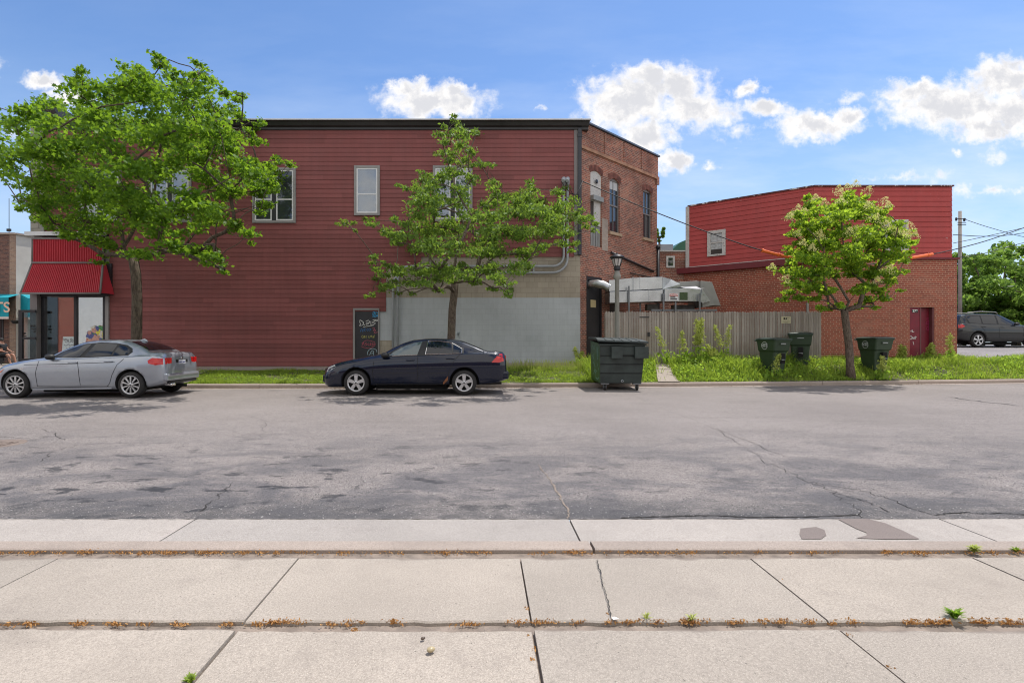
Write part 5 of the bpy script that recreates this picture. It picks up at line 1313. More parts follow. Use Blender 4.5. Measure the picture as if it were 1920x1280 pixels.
def wheel(root, x, y, side, r, rimr, nsp, broad, width=.21):
    mb = MB(); w2 = width / 2; o_ = side
    mb.lathe([(rimr - .01, -w2), (rimr + .02, -w2 - .004), (r - .03, -w2 + .003), (r - .008, -w2 + .025), (r, -w2 + .06), (r, w2 - .06), (r - .008, w2 - .025), (r - .03, w2 - .003), (rimr + .02, w2 + .004), (rimr - .01, w2), (rimr - .02, w2 - .05), (rimr - .02, -w2 + .05), (rimr - .01, -w2)], 40, (x, y, r), 0, 'y')
    t = mb.build('wheel', m_rub, root, world=False)
    mb = MB(); yo = y + o_ * (w2 - .004)
    mb.lathe([(rimr - .025, -o_ * .012), (rimr - .005, o_ * .006), (rimr + .006, o_ * .006), (rimr + .008, -o_ * .012)], 40, (x, yo, r), 0, 'y')
    for i in range(nsp):
        a = 2 * PI * i / nsp + PI / 2; ca, sa = math.cos(a), math.sin(a); wa, wb_ = broad
        vs = []
        for (rr, ww, dd) in ((.035, wa, .006), (rimr * .55, (wa + wb_) / 2 * .9, .004), (rimr - .01, wb_, .0)):
            for sg_ in (-1, 1):
                vs.append((x + ca * rr - sa * ww * sg_, yo + o_ * (dd - .008), r + sa * rr + ca * ww * sg_)); vs.append((x + ca * rr - sa * ww * sg_ * 1.1, yo + o_ * (dd - .04), r + sa * rr + ca * ww * sg_ * 1.1))
        mb.add(vs, [(0, 2, 6, 4), (4, 6, 10, 8), (0, 4, 5, 1), (4, 8, 9, 5), (2, 3, 7, 6), (6, 7, 11, 10)])
    mb.lathe([(0, o_ * .004), (.03, o_ * .004), (.055, -o_ * .002), (.06, -o_ * .03)], 20, (x, yo, r), 0, 'y')
    mb.build('rim', m_rim, t, world=False)
    mb = MB(); mb.lathe([(0, 0), (rimr - .015, 0), (rimr - .015, -o_ * .02)], 28, (x, yo - o_ * .055, r), 0, 'y')
    for i in range(5):
        a = 2 * PI * (i + .5) / 5 + PI / 2; mb.lathe([(0, o_ * .004), (.010, o_ * .004), (.010, -.002)], 8, (x + .05 * math.cos(a), yo + o_ * .0, r + .05 * math.sin(a)), 0, 'y')
    mb.lathe([(0, o_ * .006), (.02, o_ * .006)], 12, (x, yo, r), 0, 'y')
    mb.build('brake_disc', m_well, t, world=False)
def carcommon(c, root, paint, label_wheels):
    c.body(root, paint)
    for x in (0, c.wb):
        for sd_ in (-1, 1): wheel(root, x, sd_ * (c.half - .115), sd_, c.wr_r, c.rim, c.nsp, c.broad)
    for sd_ in (-1, 1):
        c.patch('window_surround', c.surround, m_plastic, root, sd_, .003)
        for w_, mt in zip(c.wins, c.wmats): c.patch('side_window', w_, mt, root, sd_, .008)
        mb = MB()
        for l in c.lines: c.line(mb, l, .011, sd_)
        mb.build('door_gap', m_well, root, world=False, fix=False)
        for (x, z) in c.handles:
            y = c.yat(x, z); mb = MB()
            mb.tube([(x - .11, sd_ * (y + .005), z), (x - .08, sd_ * (y + .03), z + .003), (x + .08, sd_ * (y + .03), z + .006), (x + .11, sd_ * (y + .005), z + .006)], [.008, .013, .013, .008], 8)
            mb.build('door_handle', c.hmat, root, world=False)
        x, z = c.mirror; y = c.yat(x, z); mb = MB()
        for (rx, ry, rz, cx, cy, cz) in ((.085, .10, .07, x, y + .13, z + .03),):
            nu, nv = 14, 8; vs = []
            for i in range(nv + 1):
                th = PI * i / nv
                for k in range(nu):
                    ph = 2 * PI * k / nu; vs.append((cx + rx * math.sin(th) * math.cos(ph) + (.02 if math.cos(ph) > 0 else -.02), sd_ * (cy + ry * math.cos(th)), cz + rz * math.sin(th) * math.sin(ph)))
            mb.add(vs, [(i * nu + k, i * nu + (k + 1) % nu, (i + 1) * nu + (k + 1) % nu, (i + 1) * nu + k) for i in range(nv) for k in range(nu)], 0, True)
        mb.tube([(x + .02, sd_ * (y - .02), z - .04), (x, sd_ * (y + .08), z)], .022, 8)
        mb.build('wing_mirror', c.mmat, root, world=False)
    c.patch('windscreen', c.screen, m_cglass, root, 1, .006, 'top')
    c.patch('rear_window', c.rearw, m_cglass, root, 1, .006, 'top')
    mb = MB(); mb.box(.45, c.wb - .45, -.6, .6, .13, .24); mb.box(c.wb - .12, c.wb + .12, -.7, .7, .16, .30); mb.tube([(c.wb - .3, .35, .2), (c.x1 - .1, .35, .22)], .035, 8); mb.build('underbody', m_well, root, world=False)

# --- silver saloon (nearest the shop)
sv = Car(x0=-.76, x1=3.76, wb=2.76, wr_r=.318, rim=.222, half=.90, arch=.365, lift=.01, ghh=.36, wr=.66, nsp=10, broad=(.012, .021),
    top=[(-.76, .50), (-.74, .62), (-.66, .70), (-.45, .80), (-.1, .885), (.3, .945), (.60, .99), (.68, 1.015), (.95, 1.17), (1.25, 1.31), (1.5, 1.385), (1.85, 1.42), (2.2, 1.415), (2.5, 1.37), (2.8, 1.27), (3.08, 1.15), (3.2, 1.115), (3.45, 1.105), (3.62, 1.095), (3.68, 1.07), (3.71, .95), (3.76, .70)],
    bot=[(-.76, .30), (-.6, .20), (-.4, .18), (.4, .19), (2.3, .20), (3.1, .24), (3.55, .30), (3.76, .38)],
    belt=[(-.76, .48), (-.5, .66), (0, .80), (.6, .89), (1.5, .93), (2.5, .965), (3.1, .985), (3.5, .99), (3.76, .9)],
    plan=[(-.76, .52), (-.70, .66), (-.55, .80), (-.3, .875), (0, .90), (.6, .895), (1.5, .905), (2.4, .905), (2.9, .90), (3.3, .875), (3.55, .83), (3.70, .74), (3.76, .66)],
    surround=[(.78, .975), (.93, 1.085), (1.2, 1.215), (1.5, 1.30), (1.85, 1.335), (2.25, 1.325), (2.52, 1.27), (2.68, 1.19), (2.73, 1.10), (2.66, 1.02), (2.2, .995), (1.4, .965)],
    wins=[[(.90, .995), (1.0, 1.09), (1.25, 1.205), (1.5, 1.275), (1.66, 1.30), (1.50, .985), (1.1, .98)], [(1.62, .995), (1.77, 1.31), (2.05, 1.31), (2.3, 1.285), (2.24, 1.02), (1.9, 1.005)], [(2.29, 1.025), (2.35, 1.27), (2.5, 1.235), (2.63, 1.16), (2.67, 1.09), (2.6, 1.035)]],
    wmats=[m_cglass] * 3, hmat=m_silver, mmat=m_plastic, mirror=(.86, .96), handles=[(1.38, .845), (2.24, .875)],
    lines=[[(.55, .89), (.50, .6), (.53, .28)], [(1.48, .95), (1.53, .7), (1.57, .27)], [(2.66, 1.0), (2.45, .80), (2.33, .55), (2.27, .36), (2.2, .28)], [(.53, .285), (1.4, .28), (2.25, .285)], [(.2, .80), (1.0, .815), (2.0, .85), (2.4, .86)]],
    screen=[(.72, -.62), (.70, 0), (.72, .62), (1.42, .50), (1.46, 0), (1.42, -.50)], rearw=[(2.52, -.47), (2.50, 0), (2.52, .47), (3.06, .58), (3.10, 0), (3.06, -.58)])
_q = lambda x: x if x < 2.9 else 2.9 + (x - 2.9) * .72
for k_ in ('top', 'bot', 'belt', 'plan'): setattr(sv, k_, [(_q(a), b) for a, b in getattr(sv, k_)])
sv.rearw = [(_q(a), b) for a, b in sv.rearw]; sv.x1 = _q(3.76)
# place: near front wheel at px 28, rear at 245
root = thing('parked_car', 'silver grey four door saloon parked beside the shop with the crimson awning', 'car', (P(27, 0, 12.75).x, 12.75 + .90, 0), R(0), 'cars parked along the far kerb')
carcommon(sv, root, m_silver, '')
for sd_ in (-1, 1):
    sv.patch('tail_lamp', [(3.16, .90), (3.25, .965), (3.45, .95), (3.47, .80), (3.33, .79), (3.18, .83)], m_redlamp, root, sd_, .006)
    sv.patch('headlight', [(-.66, .55), (-.70, .64), (-.52, .72), (-.30, .745), (-.42, .66), (-.58, .58)], m_lampgl, root, sd_, .006)
    sv.patch('side_marker', [(-.52, .60), (-.38, .65), (-.28, .71), (-.36, .62), (-.52, .57)], m_amber, root, sd_, .007)
    mb = MB(); sv.line(mb, [(.38, .215), (1.4, .225), (2.3, .245)], .04, sd_, .006); mb.build('sill_strip', m_silver, root, world=False, fix=False)
for y0, y1 in ((-.70, -.44), (.44, .70)):
    mb = MB(); mb.box(3.460, 3.500, y0, y1, .80, .96); mb.build('rear_lamp', m_redlamp, root, world=False, bevel=.012)
mb = MB(); mb.box(3.355, 3.490, -.43, .43, .74, .99); tp = mb.build('boot_panel', m_silver, root, world=False, bevel=.015)
mb = MB(); mb.box(3.490, 3.500, -.26, .26, .76, .91); mb.build('plate_recess', m_well, tp, world=False); mb = MB(); mb.box(3.497, 3.505, -.15, .15, .775, .90); mb.build('plate', m_plate, tp, world=False)
text('plate_letters', '843LWV', .075, M('plate_blue', (.1, .12, .3), .5), (0, 0, 0), tp, (R(90), 0, R(90)), .002).location = (3.507, 0, .835)
mb = MB(); mb.lathe([(0, .006), (.035, .006), (.035, 0)], 16, (3.490, 0, .945), 0, 'x'); mb.build('badge', m_chrome, tp, world=False)
mb = MB(); mb.box(3.455, 3.555, -.74, .74, .40, .58); mb.box(3.495, 3.570, -.70, .70, .50, .56); mb.build('rear_bumper', m_silver, root, world=False, bevel=.03)
mb = MB(); mb.box(3.475, 3.545, -.62, .62, .33, .40); mb.build('bumper_lower', m_plastic, root, world=False, bevel=.015)
for y in (-.5, -.41): mb = MB(); mb.tube([(3.255, y, .30), (3.555, y, .30)], .032, 12); mb.build('exhaust_tip', m_chrome, root, world=False)
mb = MB(); mb.prism([(2.42, 1.39), (2.62, 1.35), (2.60, 1.40), (2.54, 1.43)], 'y', -.025, .025); mb.build('antenna_fin', m_silver, root, world=False, bevel=.006)
mb = MB(); mb.box(.14, .22, -.905, -.898, .70, .72); mb.build('side_repeater', m_chrome, root, world=False)

# --- navy saloon
nb = Car(x0=-.90, x1=3.82, wb=2.73, wr_r=.318, rim=.215, half=.915, arch=.375, lift=.02, ghh=.38, wr=.665, nsp=5, broad=(.035, .048),
    top=[(-.90, .55), (-.88, .66), (-.78, .735), (-.55, .82), (-.2, .905), (.2, .975), (.50, 1.03), (.62, 1.065), (.95, 1.24), (1.25, 1.37), (1.5, 1.425), (1.9, 1.455), (2.25, 1.45), (2.6, 1.40), (2.95, 1.275), (3.22, 1.16), (3.35, 1.125), (3.6, 1.12), (3.72, 1.105), (3.77, 1.03), (3.82, .70)],
    bot=[(-.90, .26), (-.7, .19), (-.4, .20), (.4, .245), (2.3, .255), (3.1, .27), (3.5, .30), (3.82, .38)],
    belt=[(-.90, .50), (-.6, .70), (0, .84), (.6, .93), (1.5, .98), (2.5, 1.02), (3.1, 1.035), (3.5, 1.02), (3.82, .92)],
    plan=[(-.90, .56), (-.84, .70), (-.65, .83), (-.35, .895), (0, .915), (.6, .905), (1.5, .915), (2.4, .915), (2.9, .91), (3.3, .885), (3.6, .83), (3.76, .74), (3.82, .66)],
    surround=[(.70, .965), (.86, 1.10), (1.1, 1.235), (1.4, 1.34), (1.8, 1.385), (2.2, 1.375), (2.5, 1.31), (2.72, 1.19), (2.72, 1.055), (2.1, 1.025), (1.3, .985)],
    wins=[[(.80, .995), (.95, 1.11), (1.2, 1.245), (1.45, 1.33), (1.65, 1.36), (1.54, 1.02), (1.1, 1.0)], [(1.74, 1.035), (1.80, 1.37), (2.1, 1.365), (2.40, 1.315), (2.42, 1.06), (2.0, 1.045)], [(2.45, 1.065), (2.45, 1.30), (2.56, 1.25), (2.67, 1.165), (2.66, 1.07)]],
    wmats=[m_cglass2, m_cglass, m_cglass], hmat=m_bluecar, mmat=m_plastic, mirror=(.74, .985), handles=[(1.37, .885), (2.38, .925)],
    lines=[[(.46, .93), (.42, .62), (.45, .28)], [(1.56, .98), (1.56, .28)], [(2.62, 1.03), (2.46, .85), (2.34, .58), (2.3, .36), (2.2, .28)], [(.45, .285), (2.2, .285)]],
    screen=[(.68, -.64), (.64, 0), (.68, .64), (1.38, .52), (1.42, 0), (1.38, -.52)], rearw=[(2.62, -.49), (2.60, 0), (2.62, .49), (3.18, .60), (3.22, 0), (3.18, -.60)])
root = thing('parked_car', 'dark navy blue four door saloon parked in front of the grey block wall', 'car', (P(667, 0, 13.44).x, 13.44 + .915, 0), 0, 'cars parked along the far kerb')
carcommon(nb, root, m_bluecar, '')
for sd_ in (-1, 1):
    nb.patch('tail_lamp', [(3.42, .83), (3.60, 1.03), (3.70, 1.05), (3.74, .86), (3.6, .825)], m_redlamp, root, sd_, .008)
    nb.patch('headlight', [(-.80, .58), (-.78, .70), (-.58, .765), (-.52, .72), (-.66, .62)], m_lampgl, root, sd_, .006)
    mb = MB()
    for a, b in ((.50, 1.52), (1.62, 2.28)): nb.line(mb, [(a, .555), (b, .57)], .010, sd_, .007); nb.line(mb, [(a, .655), (b, .67)], .008, sd_, .007)
    mb.build('side_moulding', m_plastic, root, world=False, fix=False)
    mb = MB(); nb.line(mb, [(1.745, 1.03), (1.80, 1.378), (2.1, 1.374), (2.41, 1.325), (2.67, 1.18), (2.67, 1.065), (2.3, 1.05), (1.745, 1.035)], .012, sd_, .012); mb.build('window_trim', m_chrome, root, world=False, fix=False)
    mb = MB(); nb.line(mb, [(.80, .995), (1.1, 1.005), (1.54, 1.022)], .012, sd_, .012); mb.build('window_trim', m_chrome, root, world=False, fix=False)
mb = MB(); mb.prism([(2.24, .30), (2.32, .38), (2.33, .50), (2.27, .42), (2.2, .33), (2.21, .28)], 'y', -.925, -.90); mb.build('rust_patch', M('rust', (.18, .07, .03), .9, 0, .4, 30), root, world=False)
mb = MB(); mb.box(3.66, 3.87, -.76, .76, .40, .60); mb.build('rear_bumper', m_bluecar, root, world=False, bevel=.045)
mb = MB(); mb.box(-.93, -.8, -.62, .62, .30, .52); mb.build('front_bumper', m_bluecar, root, world=False, bevel=.045)
mb = MB(); mb.box(-.915, -.87, -.42, .42, .54, .66); mb.build('grille', m_plastic, root, world=False, bevel=.01)
mb = MB(); mb.box(3.72, 3.80, -.55, -.3, .85, 1.0); mb.box(3.72, 3.80, .3, .55, .85, 1.0); mb.build('rear_lamp', m_redlamp, root, world=False, bevel=.01)
mb = MB(); mb.box(3.78, 3.815, -.2, .2, .72, .84); mb.build('plate', m_plate, root, world=False)

# --- dark estate car in the lot, facing right
su = Car(x0=-.90, x1=3.62, wb=2.67, wr_r=.345, rim=.235, half=.90, arch=.41, lift=.02, ghh=.42, wr=.72, nsp=5, broad=(.02, .05),
    top=[(-.90, .60), (-.88, .78), (-.75, .90), (-.4, .98), (0, 1.04), (.4, 1.09), (.52, 1.12), (.9, 1.34), (1.25, 1.53), (1.5, 1.60), (1.9, 1.63), (2.5, 1.63), (3.0, 1.60), (3.25, 1.56), (3.38, 1.42), (3.5, 1.18), (3.56, 1.05), (3.62, .75)],
    bot=[(-.90, .34), (-.7, .26), (.4, .26), (2.3, .26), (3.1, .30), (3.62, .42)], belt=[(-.90, .55), (-.6, .80), (0, .95), (.6, 1.01), (1.5, 1.04), (2.5, 1.06), (3.3, 1.10), (3.62, 1.0)],
    plan=[(-.90, .60), (-.82, .76), (-.6, .86), (-.3, .895), (0, .905), (1.5, .91), (2.7, .905), (3.2, .88), (3.5, .82), (3.62, .74)],
    surround=[(.70, 1.06), (.95, 1.25), (1.3, 1.44), (1.6, 1.52), (2.6, 1.53), (3.05, 1.49), (3.2, 1.36), (3.12, 1.15), (2.2, 1.09), (1.3, 1.07)],
    wins=[[(.80, 1.08), (1.0, 1.26), (1.3, 1.42), (1.62, 1.49), (1.62, 1.10)], [(1.70, 1.10), (1.70, 1.50), (2.4, 1.50), (2.4, 1.12)], [(2.46, 1.12), (2.46, 1.50), (3.0, 1.46), (3.12, 1.36), (3.04, 1.17)]],
    wmats=[m_cglass] * 3, hmat=m_suv, mmat=m_plastic, mirror=(.80, 1.08), handles=[(1.45, .95), (2.38, .98)],
    lines=[[(.45, 1.0), (.42, .7), (.45, .36)], [(1.65, 1.05), (1.62, .36)], [(2.62, 1.08), (2.4, .85), (2.26, .5), (2.2, .36)]],
    screen=[(.58, -.66), (.56, 0), (.58, .66), (1.30, .58), (1.34, 0), (1.30, -.58)], rearw=[(3.28, -.52), (3.28, 0), (3.28, .52), (3.46, .58), (3.46, 0), (3.46, -.58)])
YS = 26.6; rxs = P(1835, 0, YS).x
root = thing('parked_car', 'dark grey estate car with roof rails parked in the lot beside the brick building', 'car', (rxs + 2.67, YS + .9, gz(rxs + 1, YS) + .03), R(180))
root.scale = (1, 1, 1.06); carcommon(su, root, m_suv, '')
for sd_ in (-1, 1):
    su.patch('tail_lamp', [(3.30, 1.0), (3.40, 1.10), (3.56, 1.08), (3.57, .92), (3.42, .93)], m_redlamp, root, sd_, .008)
    mb = MB(); mb.tube([(1.45, sd_ * .60, 1.60), (1.55, sd_ * .62, 1.675), (2.3, sd_ * .62, 1.70), (2.95, sd_ * .62, 1.66), (3.05, sd_ * .60, 1.58)], .022, 8); mb.build('roof_rail', m_galvd, root, world=False)
    su.patch('lower_cladding', [(-.3, .62) if False else (.44, .30), (.44, .44), (2.2, .46), (2.2, .30)], m_plastic, root, sd_, .012)
    su.patch('rear_cladding', [(3.10, .34), (3.12, .62), (3.58, .66), (3.58, .44)], m_plastic, root, sd_, .012)

# ------------------------------------------------------------------ left background shop across the side street
ls = thing('brown_brick_shop', 'brown brick shop with white side wall and teal awning across the side street', 'building', (-27, 30.5, .2))
YL = 30.0; cx = P(30, 0, YL).x; zr = P(0, 440, YL).z
pA = P(30, 0, YL); sdv = Vector((.45, 1)).normalized(); e_ = Vector((pA.x, YL)) + sdv * 9
mb = MB(); zdr = P(0, 440, YL).z
mb.add([(-45, YL, 0), (cx, YL, 0), (cx, YL, zr), (-45, YL, zr)], [(0, 1, 2, 3)]); mb.build('front_wall', m_brbrown, ls, fix=False)
mb = MB(); mb.add([(cx, YL, 0), (e_.x, e_.y, 0), (e_.x, e_.y, zr + .1), (cx, YL, zr)], [(0, 1, 2, 3)]); mb.build('side_wall', m_stucco, ls, fix=False)
mb = MB(); mb.prism([(-45, YL + .05), (cx - .02, YL + .05), (e_.x - .05, e_.y + .05), (e_.x, 45), (-45, 45)], 'z', 0, zr - .15); mb.build('wall_core', m_int, ls)
mb = MB(); mb.obox((-45, YL), (cx, YL), .3, zr, zr + .1, 0, -.05); mb.obox((cx, YL), (e_.x, e_.y), .3, zr, zr + .1, 0, -.05); mb.build('coping', m_kerb, ls)
mb = MB(); mb.obox((cx - .35, YL - .003), (cx, YL - .003), .01, 0, zr, 0, .01); mb.build('corner_pier', brickmat('tan_brick', (.36, .24, .17), (.25, .16, .12), (.4, .35, .3)), ls)
za, zb = P(0, 558, 29.4).z, P(0, 594, 29.4).z; nS = Vector((sdv.y, -sdv.x))
def aw(p0, p1, nrm_):
    mb = MB(); d = .75
    q = [Vector((p0[0], p0[1])), Vector((p1[0], p1[1]))]; f = [v + nrm_ * d for v in q]
    mb.add([(q[0].x, q[0].y, za + .25), (q[1].x, q[1].y, za + .25), (f[1].x, f[1].y, za), (f[0].x, f[0].y, za), (f[1].x, f[1].y, zb), (f[0].x, f[0].y, zb)], [(0, 1, 2, 3), (3, 2, 4, 5)])
    mb.add([(q[0].x, q[0].y, za + .25), (f[0].x, f[0].y, za), (f[0].x, f[0].y, zb), (q[0].x, q[0].y, zb)], [(0, 1, 2, 3)])
    a = mb.build('awning', m_teal, ls, fix=False)
    mb = MB(); mb.obox((f[0].x, f[0].y), (f[1].x, f[1].y), .02, zb - .12, zb, 0, .01); mb.build('awning_hem', m_tealtrim, a); return a
a1 = aw((-45, YL), (cx + .25, YL), Vector((0, -1))); a2 = aw((cx + .25, YL), (e_.x, e_.y), nS)
yt = YL - .76; text('shop_lettering', 'TS', .80, m_orange_t, (P(19, 0, yt).x, yt - .01, P(0, 577, yt).z), a1, bold=.012, align='RIGHT')
ang = math.atan2(sdv.y, sdv.x); q = Vector((cx + .25, YL)) + nS * .77 + sdv * .2; 
text('shop_lettering', 'Je', .80, m_wtxt, (P(58, 0, 31).x - .05, 0, P(0, 575, 31).z), a2, (R(90), 0, ang), .003, .015).location
lt = [o for o in bpy.data.objects if o.name.startswith('shop_lettering')][-1]
k = (58 - VX) / FOC; tt = (k * q.y - q.x) / (sdv.x - k * sdv.y); lp = q + sdv * (tt + .35); lt.location = Vector((lp.x, lp.y, P(0, 577, lp.y).z)) - woff(a2)
mb = MB(); x0, x1 = P(-60, 0, YL).x, P(7, 0, YL).x; mb.box(x0, x1, YL - .03, YL + .02, .2, zb - .1); wf2 = mb.build('shop_window', m_blk, ls)
mb = MB(); mb.box(x0 + .1, x1 - .1, YL - .045, YL - .032, .6, zb - .2); mb.build('pane', m_glass, wf2)
mb = MB(); q = Vector((cx, YL)) + sdv * 3.1; mb.obox((cx + .3, YL + .22), (q.x, q.y), .02, .2, P(0, 607, YL).z, 0, .03); mb.build('white_lower_wall', M('white_block_paint', (.68, .66, .62), .8, 0, .08), ls)
an = thing('roof_antenna', 'thin roof antenna mast above the brown brick shop', 'antenna', (P(17, 0, 33).x, 33, zr))
mb = MB(); a = P(17, 438, 33); mb.tube([(a.x, 33, zr - .3), (a.x, 33, P(0, 372, 33).z)], .018, 5); mb.box(a.x - .12, a.x + .1, 32.95, 33.05, P(0, 434, 33).z, P(0, 429, 33).z); mb.build('mast', m_wire, an)
# hanging flower basket
hb = thing('hanging_basket', 'hanging basket of light green plants on the brown brick wall under the teal awning', 'planter', (P(30, 0, 29.5).x, 29.5, P(0, 601, 29.5).z))
c_ = P(30, 601, 29.5); mb = MB(); mb.lathe([(0, -.18), (.15, -.16), (.24, 0)], 14, tuple(c_)); mb.build('basket', m_blk, hb)
mb = MB(); mb.tube([(c_.x - .2, c_.y, c_.z), (c_.x, c_.y, c_.z + .7), (c_.x + .2, c_.y, c_.z)], .008, 5); mb.build('chain', m_wire, hb)

# ------------------------------------------------------------------ person on a folding chair
def skin_fig(name, pts, edges, radii, mat, parent, sub=2):
    me = bpy.data.meshes.new(name); me.from_pydata(pts, edges, []); o = bpy.data.objects.new(name, me); C.objects.link(o)
    o.modifiers.new('s', 'SKIN'); 
    sk = me.skin_vertices[0].data if me.skin_vertices else None
    if sk is None:
        bm = bmesh.new(); bm.from_mesh(me); bm.verts.layers.skin.verify(); bm.to_mesh(me); bm.free(); sk = me.skin_vertices[0].data
    for i, r_ in enumerate(radii): sk[i].radius = (r_, r_) if not isinstance(r_, tuple) else r_; 
    sk[0].use_root = True
    s_ = o.modifiers.new('u', 'SUBSURF'); s_.levels = sub; s_.render_levels = sub
    dg = bpy.context.evaluated_depsgraph_get(); m2 = bpy.data.meshes.new_from_object(o.evaluated_get(dg)); bpy.data.objects.remove(o)
    for p in m2.polygons: p.use_smooth = True
    m2.materials.clear(); m2.materials.append(mat); o = bpy.data.objects.new(name, m2); C.objects.link(o); o.parent = parent; return o
YP = 26.0; hx = P(2, 0, YP).x; gp = .22
pr = thing('person', 'person in black shirt sitting on a folding chair outside the brown brick shop', 'person', (hx, YP, gp + .02))
# local: facing +x
body_pts = [(0, 0, .52), (.02, 0, .74), (.0, 0, .98), (.02, 0, 1.08), (.03, 0, 1.20), (.02, -.19, 1.0), (.10, -.22, .74), (.36, -.17, .66), (.02, .19, 1.0), (.12, .22, .76), (.38, .16, .66),
            (.06, -.10, .50), (.48, -.12, .52), (.56, -.13, .10), (.06, .10, .50), (.48, .12, .54), (.62, .12, .10), (.70, -.13, .05), (.76, .12, .05)]
ed = [(0, 1), (1, 2), (2, 3), (3, 4), (2, 5), (5, 6), (6, 7), (2, 8), (8, 9), (9, 10), (0, 11), (11, 12), (12, 13), (0, 14), (14, 15), (15, 16), (13, 17), (16, 18)]
rd = [(.15, .13), (.13, .15), (.13, .16), .06, .095, .07, .045, .03, .07, .045, .03, .09, .07, .04, .09, .07, .04, .035, .035]
skin_fig('body', body_pts, ed, rd, m_skin, pr)
sh_pts = [(0, 0, .56), (.02, 0, .76), (.0, 0, 1.0), (.02, -.20, 1.0), (.07, -.22, .84), (.02, .20, 1.0), (.08, .22, .85)]
skin_fig('shirt', sh_pts, [(0, 1), (1, 2), (2, 3), (3, 4), (2, 5), (5, 6)], [(.17, .15), (.15, .17), (.145, .17), .09, .065, .09, .065], m_shirt, pr)
sh_pts = [(0, 0, .53), (.06, -.10, .51), (.44, -.12, .53), (.06, .10, .51), (.44, .12, .55)]
skin_fig('shorts', sh_pts, [(0, 1), (1, 2), (0, 3), (3, 4)], [(.16, .15), .11, .085, .11, .085], m_shirt, pr)
mb = MB()
for (cx_, cz_, rx, rz) in ((.01, 1.26, .115, .075),):
    nu, nv = 16, 8; vs = []
    for i in range(nv + 1):
        th = PI / 2 * i / nv
        for k_ in range(nu): ph = 2 * PI * k_ / nu; vs.append((cx_ + rx * math.cos(th) * math.cos(ph), .10 * math.cos(th) * math.sin(ph), 1.23 + .11 * math.sin(th)))
    mb.add(vs, [(i * nu + k_, i * nu + (k_ + 1) % nu, (i + 1) * nu + (k_ + 1) % nu, (i + 1) * nu + k_) for i in range(nv) for k_ in range(nu)], 0, True)
mb.build('hair', m_hair, pr, world=False)
for s_ in (-1, 1):
    y = -.17 if s_ < 0 else .16; base = Vector((.37, y, .66))
    for j in range(5):
        a = (j - 1.5) * .022; ln = (.075, .085, .08, .065, .05)[j]
        if j < 4: fp = [base + Vector((.02, a, 0)), base + Vector((.05, a * 1.1, -.004)), base + Vector((.05 + ln * .5, a * 1.15, -.016)), base + Vector((.05 + ln, a * 1.15, -.04))]
        else: fp = [base + Vector((0, -s_ * .02, 0)), base + Vector((.03, -s_ * .045, -.005)), base + Vector((.06, -s_ * .05, -.02))]
        mb = MB(); mb.tube(fp, [.010, .010, .009, .006][:len(fp)] if len(fp) == 4 else [.012, .011, .007], 7); mb.build('finger', m_skin, pr, world=False)
    mb = MB(); fx_, fy_ = (.60, -.13) if s_ < 0 else (.66, .12); mb.prism([(fx_ - .08, .0), (fx_ + .2, .0), (fx_ + .2, .05), (fx_ + .06, .10), (fx_ - .07, .11)], 'y', fy_ - .045, fy_ + .045); mb.build('shoe', m_blk, pr, world=False, bevel=.015)
mb = MB(); mb.lathe([(0, -.02), (.012, -.012), (.012, .005), (0, .01)], 8, (.125, 0, 1.19), 0, 'x'); mb.build('nose', m_skin, pr, world=False)
for s_ in (-1, 1): mb = MB(); mb.lathe([(0, -.006), (.01, -.004), (.01, .004), (0, .006)], 8, (.112, s_ * .03, 1.21), 0, 'x'); mb.build('eye', m_well, pr, world=False)
fc = thing('folding_chair', 'folding lawn chair with thin dark frame under the seated person', 'chair', (hx, YP, gp + .02))
mb = MB()
for y in (-.27, .27):
    mb.tube([(-.25, y, 0), (.28, y, .62), (-.12, y, .63)], .012, 6); mb.tube([(.32, y, 0), (-.2, y, .42), (-.32, y, .95)], .012, 6)
    mb.tube([(.1, y, .0), (.62, y, .42)], .012, 6); mb.tube([(.62, y, .42), (.9, y, .0)], .012, 6)
for p in ((-.25, 0), (.32, 0), (.9, 0)): mb.tube([(p[0], -.27, .015), (p[0], .27, .015)], .011, 6)
mb.build('frame', m_wire, fc, world=False)
mb = MB(); mb.add([(-.2, -.26, .41), (-.2, .26, .41), (.3, .26, .44), (.3, -.26, .44)], [(0, 1, 2, 3)]); mb.add([(-.2, -.26, .42), (-.2, .26, .42), (-.33, .26, .95), (-.33, -.26, .95)], [(0, 1, 2, 3)])
mb.build('seat', m_shirt, fc, world=False)
# building across the side street behind the viewer, mirrored in the shop window
bb = thing('row_of_shops', 'row of low dark brick shops across the street behind the viewer', 'building', (6, -16, 0))
mb = MB(); mb.box(-24, 34, -30, -15, 0, 5.5); mb.build('wall', m_brbrown, bb)
cbn = thing('cream_side_building', 'cream painted building across the street corner behind the viewer', 'building', (-38, -4, 0))
mb = MB(); mb.box(-32.6, -28.2, -16, -3.0, 0, 5.0); mb.build('cream_wall', m_cream, cbn); mb = MB(); mb.box(-60, -32.7, -14, -3.1, 0, 8.5); mb.build('brick_wall', m_brnew, cbn); mb = MB(); mb.box(-36, -34.2, -3.08, -3.0, 0, 6); mb.build('window', m_glass, cbn)
